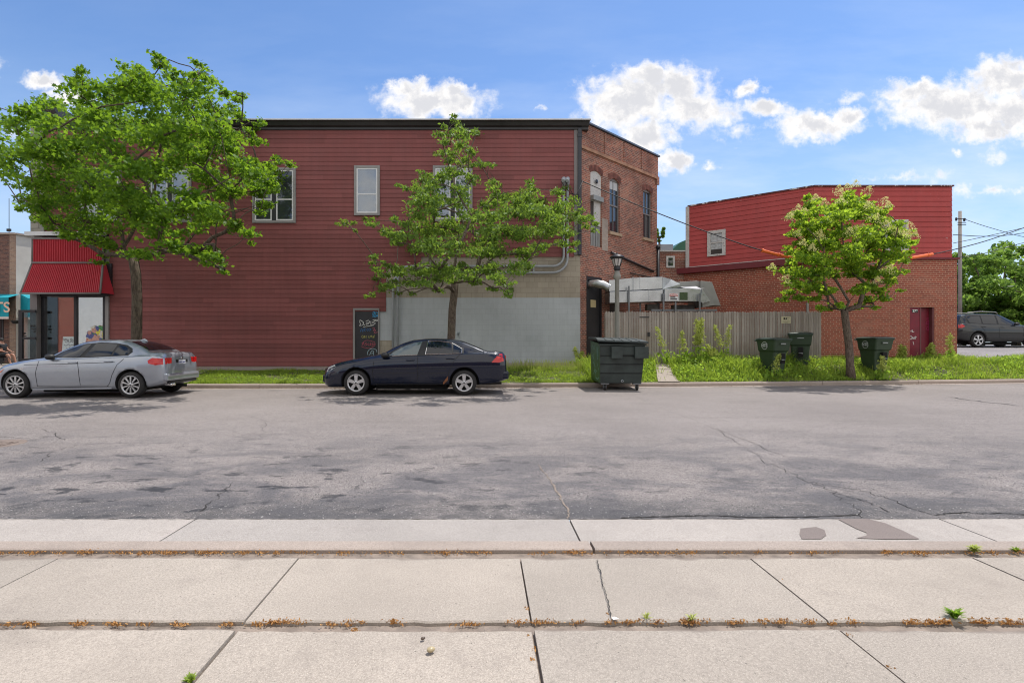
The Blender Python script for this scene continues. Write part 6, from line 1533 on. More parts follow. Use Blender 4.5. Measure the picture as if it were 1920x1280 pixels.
# ------------------------------------------------------------------ trees
MAPLE = np.array([(0, -.5), (.16, -.22), (.48, -.30), (.36, -.05), (.52, .16), (.24, .16), (.20, .30), (0, .56), (-.20, .30), (-.24, .16), (-.52, .16), (-.36, -.05), (-.48, -.30), (-.16, -.22)], 'f')
OVAL = np.array([(0, -.55), (.22, -.22), (.24, .08), (0, .58), (-.24, .08), (-.22, -.22)], 'f')
HEART = np.array([(0, -.5), (.27, -.38), (.36, -.05), (.2, .3), (0, .58), (-.2, .3), (-.36, -.05), (-.27, -.38)], 'f')
def leaves(pos, size, tmpl, up=.7, droop=.25, curl=.22, rng=None):
    """pos (n,3) -> vertex array of bent leaves"""
    rng = rng or np.random.default_rng(3); n = len(pos); k = len(tmpl)
    nr = rng.normal(size=(n, 3)); nr /= np.linalg.norm(nr, axis=1)[:, None]; nr[:, 2] = nr[:, 2] * .75 + up; nr /= np.linalg.norm(nr, axis=1)[:, None]
    d = rng.normal(size=(n, 3)); d[:, 2] -= droop * 2; d -= (d * nr).sum(1)[:, None] * nr; d /= np.linalg.norm(d, axis=1)[:, None]
    s_ = np.cross(nr, d); sz = size * rng.uniform(.65, 1.25, n)
    u = tmpl[:, 0]; v = tmpl[:, 1]; hgt = -curl * (u ** 2) * 1.6 - curl * .5 * (v ** 2)
    out = pos[:, None, :] + sz[:, None, None] * (s_[:, None, :] * u[None, :, None] + d[:, None, :] * v[None, :, None] + nr[:, None, :] * hgt[None, :, None])
    return out.reshape(-1, 3)
def limbs(mb, trunk, r0, tips, rng, wob=.10, minr=.006, tipr=.9):
    """trunk: list of points; tips: list of Vector; grows limbs from the trunk to each tip"""
    nodes = [Vector(p) for p in trunk]; par = [-1] + list(range(len(trunk) - 1)); nt_ = len(trunk)
    fork = nodes[-1]; leafs = []
    base_i = max(0, nt_ - 4)
    for t in sorted(tips, key=lambda q: (q - fork).length):
        best, bi = 1e9, None
        for i in range(base_i, len(nodes)):
            p = nodes[i]; d = (t - p).length
            if t.z < p.z - .35 * d and i >= nt_: continue
            out = (p - fork).length
            cost = d + .35 * out + (0 if t.z >= p.z - .1 else .6 * (p.z - t.z))
            if cost < best: best, bi = cost, i
        p = nodes[bi]; L_ = (t - p).length; k = max(2, int(L_ / .35)); prev = bi
        for j in range(1, k + 1):
            f = j / k; q = p.lerp(t, f) + Vector((rng.normal(), rng.normal(), rng.normal())) * wob * L_ * .25 * math.sin(PI * f)
            q.z += .10 * L_ * math.sin(PI * f) * (.6 if t.z > p.z else 1)
            nodes.append(q); par.append(prev); prev = len(nodes) - 1
        leafs.append(prev)
    cnt = [0] * len(nodes)
    for l in leafs:
        i = l
        while i >= 0: cnt[i] += 1; i = par[i]
    tot = max(1, len(leafs)); rad = [0] * len(nodes)
    for i in range(len(nodes)): rad[i] = max(minr, r0 * tipr * (cnt[i] / tot) ** .52) if i >= nt_ else 0
    n0 = nt_
    for i in range(nt_):
        f = i / max(1, nt_ - 1); rad[i] = r0 * (1.35 - .35 * min(1, f * 5)) * (1 - .14 * f)
    mb.tube([nodes[i] for i in range(nt_)], [rad[i] for i in range(nt_)], 16)
    kids = {}
    for i in range(nt_, len(nodes)): kids.setdefault(par[i], []).append(i)
    done = set()
    def chain(st, a):
        path = [st, a]; cur = a
        while cur in kids:
            ks = sorted(kids[cur], key=lambda q: -cnt[q]); path.append(ks[0]); 
            for o_ in ks[1:]: chain(cur, o_)
            cur = ks[0]
        rs = [min(rad[path[1]] * 1.15, rad[path[0]])] + [rad[q] for q in path[1:]]
        for q in range(1, len(rs)): rs[q] = min(rs[q], rs[q - 1])
        rs[-1] *= .6
        mb.tube([nodes[q] for q in path], rs, 8 if rs[0] > .03 else 5)
    for i in range(nt_):
        for a in kids.get(i, []): chain(i, a)
def tree(name, label, base, trunkpx, Yt, r0, clus, tmpl, lsize, lmat, bmat, seed, lpm=300, depth=1.0, extra=1.0, core=None, up=.7, twig=5, cat='tree', group='street trees on the grass verge', flat=.62, rsc=.9, pads=14, pt=.38):
    rng = np.random.default_rng(seed)
    o = thing(name, label, cat, base, 0, group)
    tr = [Vector(base) - Vector((0, 0, .15))] + [P(a, b, Yt) for a, b in trunkpx[1:]]
    fine = []
    for a, b in zip(tr, tr[1:]):
        k = max(1, int((b - a).length / .4)); fine += [a.lerp(b, j / k) for j in range(k)]
    fine.append(tr[-1])
    cx = np.mean([c[0] for c in clus]); cy = np.mean([c[1] for c in clus]); hw = max(abs(c[0] - cx) for c in clus); hh = max(abs(c[1] - cy) for c in clus)
    cs = []
    for (a, b, r_) in clus:
        e = 1 - min(.95, ((a - cx) / hw) ** 2 * .8 + ((b - cy) / hh) ** 2 * .6); D = depth * hw / FOC * Yt * .8
        dy = rng.uniform(-1, 1) * D * math.sqrt(max(.05, e)); Y = Yt + dy; c = P(a, b, Y); rr = r_ / FOC * Yt * rsc
        cs.append((c, rr))
        if e > .5:   # fill the far and near halves of the crown
            for kx in range(int(extra)):
                dy2 = -dy + rng.uniform(-.3, .3) * D; Y2 = Yt + max(-D, min(D, dy2)); c2 = P(a + rng.normal() * r_ * .5, b + rng.normal() * r_ * .4, Y2); cs.append((c2, rr * .85))
    mb = MB(); tips = [c for c, _ in cs]
    limbs(mb, fine, r0, tips, rng)
    # twigs and leaves
    P_ = []
    for (c, rr) in cs:
        nt2 = max(3, int(twig * (rr / .4) ** 1.3)); 
        cnt_ = int(lpm * rr ** 2 * 3.0) + 8
        # sub-sprays inside the cluster
        ns = max(3, int(2 + rr * pads)); sub = rng.normal(size=(ns, 3)); sub /= np.linalg.norm(sub, axis=1)[:, None]; sub *= (rng.uniform(.25, .95, ns) ** .6)[:, None] * rr; sub[:, 2] *= flat
        ctr = np.array(c) + sub
        for q in ctr[:nt2]: 
            m_ = Vector((c + Vector(q)) / 2) + Vector((rng.normal(), rng.normal(), rng.normal())) * rr * .08
            mb.tube([c, m_, Vector(q)], [.010, .007, .003], 4, cap=False)
        ii = rng.integers(0, ns, cnt_); sp_ = rng.normal(size=(cnt_, 3)) * np.array([1, 1, pt]) * (rr * .30 + .03)
        P_.append(ctr[ii] + sp_)
    pos = np.concatenate(P_); 
    mb.build('trunk', bmat, o)
    fastmesh('crown', leaves(pos, lsize, tmpl, up, rng=rng), len(tmpl), lmat, o)
    return o, cs
LT = [(295,108,9),(302,122,12),(310,142,16),(290,168,26),(262,128,9),(266,145,14),(240,145,22),(228,165,22),(265,190,38),(215,190,32),(152,138,10),(158,155,16),(152,180,22),(160,215,26),(190,230,36),(345,190,30),(352,160,13),(378,132,12),(372,122,8),(362,150,13),(385,165,20),(388,200,28),(412,235,26),
 (438,205,18),(448,188,11),(455,182,7),(420,178,12),(415,215,18),(330,245,38),(270,250,42),(212,290,42),(150,270,34),(95,213,26),(60,212,20),(75,235,28),(30,235,24),(5,222,15),(-8,200,12),(-25,240,30),(20,290,32),(70,270,36),(110,310,38),(60,335,34),(18,325,22),(3,300,20),(-30,300,34),(125,365,38),(70,382,26),(40,372,16),
 (170,350,42),(232,350,42),(290,320,42),(345,300,42),(395,275,34),(440,275,26),(470,245,13),(488,235,8),(478,262,10),(440,318,32),(390,335,36),(340,370,40),(282,398,40),(222,405,42),(165,415,36),(112,425,20),(90,408,18),(45,392,10),(130,445,16),(185,455,24),(300,440,26),(262,450,24),(350,430,20),
 (465,308,20),(490,302,13),(495,322,18),(522,300,9),(540,308,10),(558,316,6),(510,335,18),(482,352,24),(508,350,14),(495,380,15),(480,398,10),(432,358,28),(408,398,24),(440,425,18),(462,442,13),(470,455,6),(375,468,22),(402,492,18),(345,462,16),(420,505,10),(390,475,20),(185,488,9),(195,478,10),(320,410,24),(368,395,24)]
tree('maple_tree', 'large leafy maple with a broad pale green crown standing behind the silver car', (P(256, 0, 16.8).x, 16.8, gz(-10.9, 16.8)), [(256, 720), (256, 640), (257, 560), (255, 515), (250, 485)], 16.8, .165, LT, MAPLE, .106, m_maple, m_bark, 11, 620, 1.3, 1, up=.8, rsc=.92, pads=9, pt=.42, flat=.78)
CT = [(853,218,7),(856,228,9),(862,240,10),(852,250,10),(830,238,8),(826,252,10),(835,268,10),(868,255,11),(880,248,9),(893,252,7),(865,275,14),(832,285,10),(845,300,14),(880,285,12),(892,305,9),(905,310,6),(828,318,12),(868,305,14),(850,325,18),(885,335,14),(820,340,16),(868,350,18),(797,325,8),(792,340,12),(780,352,8),(750,350,6),(765,356,8),(800,355,14),(905,308,5),(918,310,5),(795,375,20),(770,378,11),(832,370,20),(862,378,18),(815,392,18),(780,400,17),(765,422,13),(738,412,8),(705,412,9),(685,412,8),(660,418,8),(645,418,8),(634,420,4),(664,432,5),(725,436,12),(752,440,18),(790,435,26),(835,428,26),(870,425,22),(898,430,22),
 (928,342,8),(925,355,10),(930,375,16),(912,385,12),(948,370,15),(935,400,20),(910,410,18),(975,362,14),(992,342,9),(998,358,12),(985,385,24),(965,400,22),(1015,375,18),(1010,400,24),(1042,362,12),(1060,352,8),(1045,385,20),(1068,380,14),(1070,405,18),(1045,415,22),(1090,412,13),(1105,408,9),(1118,418,7),(1112,432,6),(1098,425,10),(1085,395,9),(1062,435,16),(1020,432,26),(980,430,28),(940,432,26),(1078,455,10),(1070,468,8),(1050,455,12),(1018,462,14),(985,470,20),(945,470,24),(905,468,26),(860,465,28),(815,468,26),(775,465,16),(745,455,10),(740,442,10),
 (990,500,10),(985,490,10),(955,500,20),(915,505,24),(870,510,26),(825,505,26),(780,505,24),(745,505,14),(725,500,9),(703,482,6),(697,492,6),(710,505,9),(722,515,12),(705,522,10),(735,530,15),(765,530,18),(715,543,10),(698,553,7),(685,556,4),(745,550,8),(800,528,16),(822,545,8),(850,530,12),(890,522,14),(925,528,14),(945,530,14),(958,545,8),(925,540,8),(955,556,5),(770,550,6)]
tree('narrow_street_tree', 'narrow crowned street tree with a tall spire and side lobes behind the navy car', (P(847, 0, 17.0).x, 17.0, gz(-1, 17)), [(847, 720), (846, 640), (848, 580), (852, 548), (853, 520)], 17.0, .135, CT, OVAL, .100, m_pear, m_bark2, 5, 920, 1.35, 1, up=.25)
RT = [(1592,362,8),(1590,372,9),(1600,385,14),(1575,378,8),(1570,390,12),(1620,370,8),(1618,385,12),(1630,395,11),(1512,372,7),(1522,382,12),(1533,375,8),(1528,400,14),(1550,392,12),(1575,405,16),(1600,405,18),(1560,415,18),(1535,420,18),(1640,405,13),(1655,398,9),(1666,388,5),(1650,415,13),(1490,398,7),(1500,403,9),(1480,405,6),(1505,418,13),(1487,422,8),(1510,438,16),(1490,440,10),(1540,440,18),(1575,435,20),(1610,430,20),(1640,432,18),(1668,432,14),(1685,420,8),(1690,438,12),(1703,432,6),(1710,440,5),(1705,455,10),
 (1500,455,12),(1530,460,18),(1565,460,20),(1600,460,20),(1635,458,20),(1665,455,16),(1690,460,13),(1712,455,6),(1475,466,8),(1490,472,10),(1510,480,14),(1545,485,20),(1585,485,20),(1620,485,20),(1655,480,16),(1680,480,13),(1695,490,9),(1700,475,9),(1485,490,9),(1465,507,7),(1450,503,5),(1478,508,10),(1500,510,15),(1530,515,18),(1560,515,14),(1600,512,14),(1635,512,16),(1665,508,13),(1685,510,8),(1700,510,4),(1478,528,10),(1500,535,14),(1525,540,16),(1550,545,12),(1485,550,11),(1472,560,7),(1460,563,5),(1505,558,12),(1535,560,10),(1540,575,8),(1555,578,6),(1575,572,8),(1610,545,12),(1640,540,12),(1665,525,10),(1690,543,5),(1655,555,10),(1632,562,12),(1612,575,8),(1640,575,6),(1660,562,6),(1625,535,12)]
lt_, csl = tree('flowering_tree', 'small round crowned tree with cream flower clusters between the green bins', (P(1596, 0, 17.2).x, 17.2, gz(11.9, 17.2)), [(1597, 720), (1592, 650), (1586, 605), (1583, 582)], 17.2, .12, RT, HEART, .098, m_lilac, m_bark2, 9, 980, .95, 1, up=.5, rsc=1.0)
BL = [(1497,393),(1490,402),(1530,372),(1545,383),(1572,358),(1576,364),(1604,348),(1626,360),(1576,378),(1555,413),(1630,388),(1645,396),(1666,386),(1650,406),(1640,412),(1615,427),(1600,433),(1594,439),(1664,424),(1672,430),(1682,438),(1705,428),(1690,442),(1714,443),(1494,440),(1535,440),(1575,443),(1505,457),(1523,466),(1448,504),(1487,540),(1472,525),(1665,508),(1645,528),(1700,440),(1620,392),(1590,352),(1511,400),(1540,445),(1480,410),(1655,380)]
rng = np.random.default_rng(21)
for i, (a, b) in enumerate(BL):
    c = P(a, b, 17.2 - rng.uniform(.3, 1.5)); n_ = 150; u_ = rng.uniform(0, 1, n_); rad = .17 * (1 - u_) + .02
    sc_ = rng.uniform(.9, 1.45); ax = Vector((rng.normal() * .35, -.3, 1)).normalized(); th = rng.uniform(0, 2 * PI, n_)
    e1 = ax.orthogonal().normalized(); e2 = ax.cross(e1); pos = np.array([tuple(c + (ax * (u_[k] * .20 - .05) + (e1 * math.cos(th[k]) + e2 * math.sin(th[k])) * rad[k] * rng.uniform(.3, 1)) * sc_) for k in range(n_)])
    fastmesh('flower_cluster', leaves(pos, .034, OVAL, .2, rng=rng), 6, m_blossom, lt_)

# background trees and shrubs
def bgtree(label, px, Y, py_top, wpx, py_bot, seed, name='background_tree', lsz=.26, dens=1.0, mat=None, grp='trees beyond the parking lot', stem=True):
    rng = np.random.default_rng(seed); x = P(px, 0, Y).x; zg_ = gz(x, Y); zt = P(0, py_top, Y).z; zb = P(0, py_bot, Y).z
    o = thing(name, label, 'tree' if stem else 'shrub', (x, Y, zg_), 0, grp); w_ = wpx / FOC * Y / 2; cz = (zt + zb) / 2; hz_ = (zt - zb) / 2
    n = int(42 * dens); tips = []; P_ = []
    for i in range(n):
        v = rng.normal(size=3); v /= np.linalg.norm(v); v *= rng.uniform(.45, 1.0) ** .5; c = Vector((x + v[0] * w_, Y + v[1] * w_ * .8, cz + v[2] * hz_)); tips.append(c)
        rr = w_ * rng.uniform(.16, .3); k = int(150 * dens); q = rng.normal(size=(k, 3)); q /= np.linalg.norm(q, axis=1)[:, None]; q *= (rng.uniform(.2, 1, k) ** .4)[:, None] * rr; q[:, 2] *= .7; P_.append(np.array(c) + q)
    mb = MB()
    if stem: limbs(mb, [Vector((x, Y, zg_ - .2)), Vector((x + .1, Y, zg_ + (zb - zg_) * .6 + .3)), Vector((x, Y, zb + .2))], w_ * .05 + .06, tips, rng)
    else: limbs(mb, [Vector((x, Y, zg_ - .1)), Vector((x, Y, zg_ + .3))], .05, tips, rng)
    mb.build('trunk', m_bark, o); fastmesh('crown', leaves(np.concatenate(P_), lsz, OVAL if seed % 2 else HEART, .5, rng=rng), 6 if seed % 2 else 8, mat or m_bush, o)
bgtree('dense green tree directly right of the brick building corner', 1838, 33, 462, 130, 615, 31)
bgtree('taller leafy tree at the right edge of the lot', 1905, 35, 452, 150, 600, 32)
bgtree('wide bushy tree low behind the dark estate car', 1875, 30.5, 520, 150, 640, 33)
bgtree('leafy tree half outside the right edge of the picture', 1990, 33, 470, 160, 620, 34)
bgtree('low bright bush behind the bonnet of the dark estate car', 1930, 30, 560, 110, 640, 36)
bgtree('hazel brown leaved bush against the brick corner', 1805, 31.5, 505, 70, 650, 37)
bgtree('small tree top peeping between the old brick wall and the red siding', 1236, 36, 425, 22, 452, 38, dens=.3, lsz=.2, grp='trees behind the buildings')

# ------------------------------------------------------------------ pole and cables
po = thing('utility_pole', 'grey utility pole rising behind the red sided building', 'utility pole', (P(1800, 0, 30).x, 30, 1))
a = P(1800, 396, 30); mb = MB(); mb.tube([(a.x, 30, .8), (a.x, 30, a.z)], [.10, .08], 12); mb.build('shaft', m_pole, po)
mb = MB(); 
for py in (411, 418, 422): c = P(1800, py, 30); mb.tube([(c.x - .22, 29.9, c.z), (c.x + .25, 29.9, c.z)], .02, 6)
mb.lathe([(0, -.1), (.05, -.08), (.05, .08), (0, .1)], 8, tuple(P(1793, 411, 29.9))); mb.lathe([(0, -.1), (.05, -.08), (.05, .08), (0, .1)], 8, tuple(P(1808, 412, 29.9))); mb.build('bracket', m_wire, po)
def spl(pts, n=8):
    pts = [Vector(p) for p in pts]; o_ = []
    for i in range(len(pts) - 1):
        p = [pts[max(i - 1, 0)], pts[i], pts[i + 1], pts[min(i + 2, len(pts) - 1)]]
        for k in range(n): o_.append(Vector(cr(*[tuple(q) for q in p], k / n)))
    o_.append(pts[-1]); return o_
sw_ = [P(1090, 339, 19.9), P(1170, 374, 19.6), P(1260, 410, 19.2), P(1340, 440, 18.9), P(1430, 470, 18.6), P(1520, 490, 18.4), P(1610, 497, 18.4), P(1700, 485, 18.8), P(1800, 465, 19.5), P(1920, 427, 20.5), P(2200, 320, 23)]
ll = spl(sw_); mb = MB(); mb.tube(ll, .018, 6)
for k_ in range(10): pass
cab = thing('power_cable', 'sagging overhead service cable from the shop corner across the flowering tree', 'cable', tuple(sw_[0]))
mb.build('cable', m_wire, cab)
for (xa, xb) in ((1430, 1520), (1528, 1600), (1704, 1749)):
    pts = [p for p in spl(sw_, 24) if xa <= VX + p.x / p.y * FOC <= xb]; mb = MB(); mb.tube(pts, .055, 10); 
    for k_ in range(0, len(pts), 8): mb.tube([pts[k_] - Vector((.03, 0, 0)), pts[k_] + Vector((.03, 0, 0))], .068, 10)
    mb.build('orange_guard', m_orange, cab)
for lab, pts in (('thin cable crossing right from the pole head towards the street', [P(1808, 411, 30), P(1860, 428, 31), P(1940, 448, 32), P(2100, 470, 34)]),
    ('thin cable level with the top of the red siding running right', [P(1787, 440, 24), P(1840, 443, 25), P(1890, 441, 26), P(1960, 430, 27)]),
    ('cable rising to the right above the parked estate car', [P(1787, 456, 28), P(1840, 445, 28), P(1920, 427, 28), P(2050, 395, 28)]),
    ('faint cable passing low through the treetops at right', [P(1787, 484, 26), P(1850, 474, 27), P(1920, 455, 28), P(2000, 440, 28)])):
    mb = MB(); mb.tube(spl(pts), .016, 5); o = mb.build('overhead_cable', m_wire); tag(o, lab, 'cable', 'overhead cables at the right')

# ------------------------------------------------------------------ grass, weeds
rng = np.random.default_rng(77)
def wally(X):   # where the grass ends
    return 17.95 if X < -4 else 19.25 if X < 3.5 else (18.85 if X < 12.1 else (20.75 if X < 18.6 else 20.5))
def blocked(x, y):
    if y < kerbY(x) + .17: return True
    if y > wally(x): return True
    if 16.1 < y < 18.9 and lerp(5.33, 6.0, (y - 16.25) / 2.5) < x < lerp(6.0, 6.45, (y - 16.25) / 2.5) and rng.random() < .97: return True
    return False
def blades(n, xr, hfun, wd, lean):
    X = rng.uniform(xr[0], xr[1], n * 2); Y = rng.uniform(15.5, 20.8, n * 2); out = []
    c = 0; cl = lambda x, y: .5 + .5 * math.sin(x * 2.3 + 1.7 * math.sin(y * 1.9)) * math.cos(y * 2.9 + x * .7)
    V = []
    for x, y in zip(X, Y):
        if c >= n: break
        if blocked(x, y): continue
        if math.sin(x * 5.1 + 3 * math.sin(y * 2.2 + x)) + math.sin(x * 1.9 - y * 4.3) > 1.25 and rng.random() < .75: continue
        c += 1; h = hfun(x, y) * (.35 + 1.0 * cl(x, y)) * rng.uniform(.5, 1.4); z = gz(x, y) - .01
        a = rng.uniform(0, 2 * PI); ca, sa = math.cos(a) * wd / 2, math.sin(a) * wd / 2; b = rng.uniform(0, 2 * PI); l = h * rng.uniform(.1, lean); lx, ly = l * math.cos(b), l * math.sin(b)
        V.append(((x - ca, y - sa, z), (x + ca, y + sa, z), (x + ca * .8 + lx * .4, y + sa * .8 + ly * .4, z + h * .62), (x - ca * .8 + lx * .4, y - sa * .8 + ly * .4, z + h * .62)))
        V.append(((x - ca * .8 + lx * .4, y - sa * .8 + ly * .4, z + h * .62), (x + ca * .8 + lx * .4, y + sa * .8 + ly * .4, z + h * .62), (x + lx, y + ly, z + h), (x + lx * .99, y + ly * .99, z + h)))
    return np.array(V, 'f')
def hl(x, y): return .085
def hr(x, y):
    e = sstep((y - kerbY(x) - .1) / 1.2)
    return lerp(.11, .33 if x < 11.5 else .19, e)
g1 = blades(42000, (-9.6, 3.7), hl, .016, .9); g2 = blades(60000, (3.4, 30), hr, .020, .9)
tag(fastmesh('grass', np.concatenate([g1, g2]).reshape(-1, 3), 4, m_grass), 'bright green grass on the verge behind the far kerb', 'grass', kind='stuff')
# broad leaved ground cover
V = []
for (n, xr, hh, sz) in ((5200, (-9.6, 3.7), .10, .055), (17000, (3.4, 27), .30, .085)):
    X = rng.uniform(*xr, n * 2); Y = rng.uniform(15.5, 20.6, n * 2); k = 0; pp = []
    for x, y in zip(X, Y):
        if k >= n: break
        if blocked(x, y): continue
        d_ = math.sin(x * 1.3 + 2 * math.sin(y * 1.1)) + math.cos(x * .6 - y * 1.7)
        if d_ < rng.uniform(-1.6, 1.0): continue
        if x > 3.4: e = sstep((y - kerbY(x) - .1) / 1.0)
        else: e = .8
        k += 1; pp.append((x, y, gz(x, y) + rng.uniform(.02, hh * (.35 + .75 * e) * (.62 if x > 11.5 else 1))))
    V.append(leaves(np.array(pp), sz, OVAL, .7, rng=rng))
tag(fastmesh('ground_cover', np.concatenate(V), 6, m_grassd), 'low broad leaved weeds mixed in the verge grass', 'weeds', kind='stuff')
# tall seeding dock weeds
def dock(px, Y, h, label, nst=2, leafy=40):
    h *= 1.3; x = P(px, 0, Y).x; z = gz(x, Y); o = thing('dock_weed', label, 'weed', (x, Y, z), 0, 'tall seeding weeds in front of the fence')
    mb = MB(); S = []; Lf = []
    for s_ in range(nst):
        a = rng.uniform(-.25, .25); b = rng.uniform(-.2, .2); hh = h * rng.uniform(.8, 1.0) if s_ else h; pts = [Vector((x + s_ * .04, Y, z)), Vector((x + a * hh * .4, Y + b * .3, z + hh * .5)), Vector((x + a * hh, Y + b * hh, z + hh))]
        mb.tube(spl(pts, 5), .008, 5)
        for k in range(190):
            t = rng.uniform(.45, 1.0); c = pts[0].lerp(pts[1], t * 2) if t < .5 else pts[1].lerp(pts[2], t * 2 - 1); w_ = .085 * (1.1 - t) + .022
            S.append((c.x + rng.normal() * w_, c.y + rng.normal() * w_, c.z + rng.normal() * .02))
    for k in range(leafy): t = rng.uniform(0, .5); S_ = rng.normal(size=3) * .13; Lf.append((x + S_[0], Y + S_[1], z + .03 + t * h * .75))
    mb.build('stem', m_seed, o); fastmesh('seed_head', leaves(np.array(S), .068, OVAL, .3, rng=rng), 6, m_seed, o); fastmesh('foliage', leaves(np.array(Lf), .17, OVAL, .5, .6, rng=rng), 6, m_grassd, o)
for px, Y, h, l, ns in ((1249, 18.3, 1.02, 'slim weed spike beside the concrete path', 1), (1283, 18.2, .88, 'leaning weed spike between the path and the tall pair', 1), (1302, 18.35, 1.15, 'tall bushy seeding weed against the fence planks', 3), (1315, 18.3, 1.22, 'tallest pale green weed spike at the fence', 2),
    (1357, 18.3, 1.05, 'two pronged weed spike left of the first green bin', 2), (1448, 16.9, .62, 'leaning weed stalk in front of the left bin', 1), (1657, 17.1, .6, 'weed stalk in front of the lone green bin', 1), (1781, 19.2, .80, 'single weed spike at the corner of the brick building', 1), (1690, 20.2, .5, 'bushy weed at the left foot of the dark red door', 3), (1742, 20.3, .55, 'weed growing in front of the dark red double door', 3), (1338, 18.1, .55, 'low leafy weed under the fence', 2)):
    dock(px, Y, h, l, ns)
dock(1086, 19.4, .55, 'leafy weed between the block wall and the dumpster', 2, 60)
# dry grass stems at the foot of the block wall
pp = []
V = []
for i in range(1100):
    x = rng.uniform(-1.2, 3.6) if i < 700 else rng.uniform(7, 18); y = rng.uniform(17.9, 18.6) if x < 4 else rng.uniform(17.2, wally(x) - .1); z = gz(x, y); h = rng.uniform(.15, .38); lx, ly = rng.normal() * .08, rng.normal() * .06; w_ = .004
    V.append(((x - w_, y, z), (x + w_, y, z), (x + lx + w_, y + ly, z + h), (x + lx - w_, y + ly, z + h))); pp += [(x + lx + rng.normal() * .012, y + ly, z + h - rng.uniform(0, .07)) for _ in range(4)]
V = np.array(V, 'f').reshape(-1, 3)
tag(fastmesh('seeding_grass', V, 4, m_seed), 'thin pale seeding grass stems at the foot of the walls', 'grass', kind='stuff')
# dry weeds in the pavement joints
def joint_weeds(spots, name, label):
    V = []
    for (px, py, n, sx_) in spots:
        n = int(n * .65)
        for _ in range(n):
            q = G(px + rng.normal() * sx_, py + rng.normal() * 1.6, .115); V.append((q.x, q.y, .108 + abs(rng.normal()) * .006))
    tag(fastmesh(name, leaves(np.array(V), .0125, OVAL, .4, curl=.6, rng=rng), 6, m_dry), label, 'weeds', kind='stuff')
sp1 = []
for px in range(1200, 1960, 1):
    if rng.random() < .018 * (1.5 if px > 1460 else 1): sp1.append((px, 1162, int(rng.uniform(15, 80)), rng.uniform(5, 20)))
for (px, n) in ((1235, 120), (1295, 190), (1380, 170), (1430, 90), (1465, 90), (1515, 170), (1600, 60), (1710, 220), (1740, 200), (1770, 150), (1845, 160), (1890, 220), (1910, 150), (740, 110), (965, 50), (975, 70), (1010, 90), (1040, 60), (1085, 60), (1145, 80), (1180, 90), (485, 80), (510, 110), (525, 120), (540, 100), (560, 60), (335, 80), (215, 90), (150, 90), (55, 70), (20, 40), (270, 40), (425, 60), (655, 50), (670, 60)):
    sp1.append((px, 1164 if px > 500 else 1168, n, 9))
sp1 += [(665, 1180, 40, 5), (650, 1170, 25, 5), (618, 1168, 50, 8), (880, 1168, 90, 14), (990, 1190, 20, 2), (998, 1235, 30, 2), (1000, 1215, 20, 2), (1140, 1150, 40, 2), (1133, 1105, 15, 2), (1560, 1168, 30, 4), (1590, 1190, 30, 7), (1668, 1252, 20, 4), (1467, 1088, 15, 3), (988, 1140, 40, 2)]
joint_weeds(sp1, 'joint_weeds', 'dry orange weeds growing along the joint between the slabs')
sp2 = [(int(x), 1034 + rng.normal() * 1.5, int(rng.uniform(8, 45)), rng.uniform(4, 16)) for x in rng.uniform(-20, 1940, 120)]
joint_weeds(sp2, 'kerb_weeds', 'dry orange weeds growing along the back of the near kerb')
def tuft(px, py, n, h, label, mat, name='weed_tuft', wd=.006):
    c = G(px, py, .115); V = []
    for i in range(n):
        a = rng.uniform(0, 2 * PI); l = h * rng.uniform(.3, 1.1); hh = h * rng.uniform(.4, 1); dx, dy = math.cos(a) * l, math.sin(a) * l; nx, ny = -math.sin(a) * wd, math.cos(a) * wd
        p1 = (c.x + dx * .4, c.y + dy * .4, .112 + hh * .8); V.append(((c.x - nx * .4, c.y - ny * .4, .11), (c.x + nx * .4, c.y + ny * .4, .11), (p1[0] + nx, p1[1] + ny, p1[2]), (p1[0] - nx, p1[1] - ny, p1[2])))
        V.append(((p1[0] - nx, p1[1] - ny, p1[2]), (p1[0] + nx, p1[1] + ny, p1[2]), (c.x + dx + nx * .1, c.y + dy, .112 + hh), (c.x + dx - nx * .1, c.y + dy, .112 + hh)))
    tag(fastmesh(name, np.array(V, 'f').reshape(-1, 3), 4, mat), label, 'weed')
tuft(1790, 1160, 60, .050, 'bright green weed tuft in the slab joint at the right', m_grassd)
tuft(1826, 1034, 70, .045, 'yellow green moss tuft at the back of the near kerb', m_seed)
tuft(357, 1279, 50, .03, 'green weed tuft at the bottom edge in a slab joint', m_grass)
tuft(1212, 1160, 14, .03, 'tiny pale seedling in the slab joint beside the crack', m_seed, wd=.003)
tuft(1296, 1162, 18, .035, 'pale green seedling above the orange joint weeds', m_seed, wd=.003)
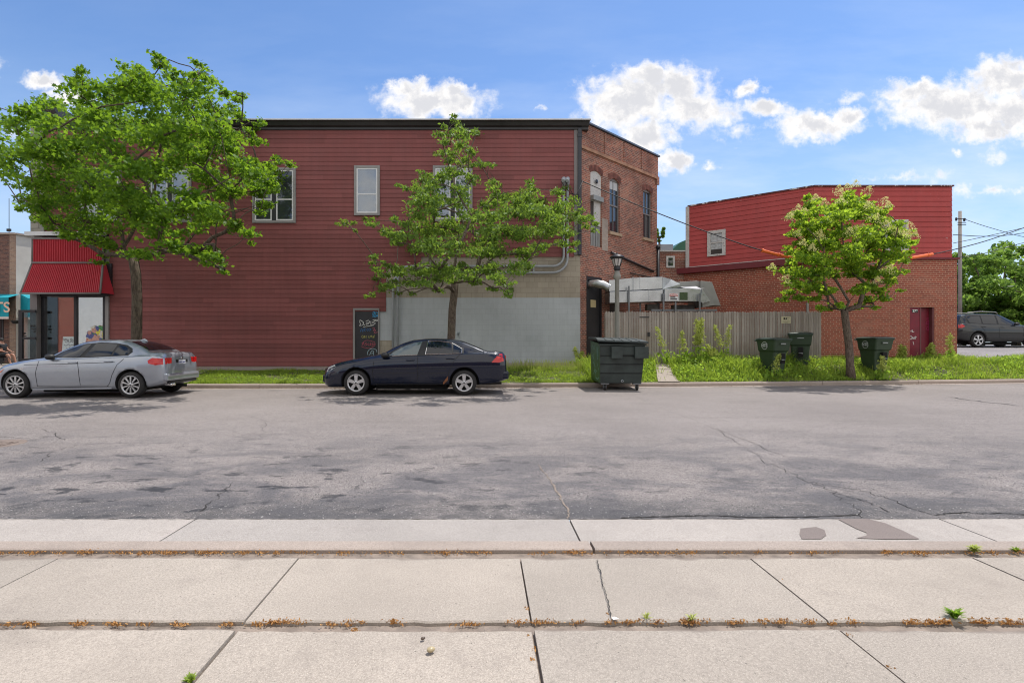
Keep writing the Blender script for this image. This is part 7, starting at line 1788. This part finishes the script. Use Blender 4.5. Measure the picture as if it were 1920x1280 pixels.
tuft(1905, 1033, 25, .03, 'small green weed at the right end of the near kerb', m_grass)
def shell(px, py, r, label, mat):
    c = G(px, py, .125); mb = MB(); nu, nv = 14, 9; vs = []; tilt = .5
    for i in range(nv + 1):
        th = PI * i / nv
        for k in range(nu):
            ph = 2 * PI * k / nu; p = Vector((math.cos(th) * 1.35, math.sin(th) * math.cos(ph) * (1 - .15 * math.cos(th)), math.sin(th) * math.sin(ph) * .85)) * r; p.rotate(Matrix.Rotation(tilt, 3, 'Z')); vs.append(tuple(c + p + Vector((0, 0, r * .75 - .005))))
    mb.add(vs, [(i * nu + k, i * nu + (k + 1) % nu, (i + 1) * nu + (k + 1) % nu, (i + 1) * nu + k) for i in range(nv) for k in range(nu)], 0, True)
    tag(mb.build('acorn', mat), label, 'acorn')
shell(808, 1219, .0125, 'pale brown acorn lying on the front slab', M('acorn_tan', (.42, .34, .2), .35, 0, .3, 60)); shell(793, 1196, .007, 'small dark acorn on the slab above the pale one', M('acorn_dark', (.10, .07, .05), .5, 0, .3, 60))
# grit scattered on the slabs and the kerb
V = []
for i in range(900):
    px, py = rng.uniform(-20, 1940), rng.uniform(1040, 1290); q = G(px, py, .123); V.append((q.x, q.y, .126))
V2 = []
for i in range(500): V2.append((rng.uniform(-30, 30), rng.uniform(4.0, 4.25), .006))
tag(fastmesh('grit', leaves(np.array(V + V2), .0045, OVAL, 3.0, rng=rng), 6, M('dark_grit', (.09, .075, .06), .9, 0, .5, 90)), 'dark grit scattered over the near pavement', 'grit', kind='stuff')
# leaf litter at the far kerb
V = []
for i in range(1600):
    x = rng.choice([rng.uniform(-9, -4), rng.uniform(-5, 1.5), rng.uniform(-1, 4), rng.uniform(0, 16)]); V.append((x, kerbY(x) - abs(rng.normal()) * .10, .014))
tag(fastmesh('leaf_litter', leaves(np.array(V), .03, OVAL, 1.2, rng=rng), 6, M('dead_leaf', (.22, .15, .10), .9, 0, .4, 40)), 'dead leaves caught in the far gutter', 'leaf litter', kind='stuff')
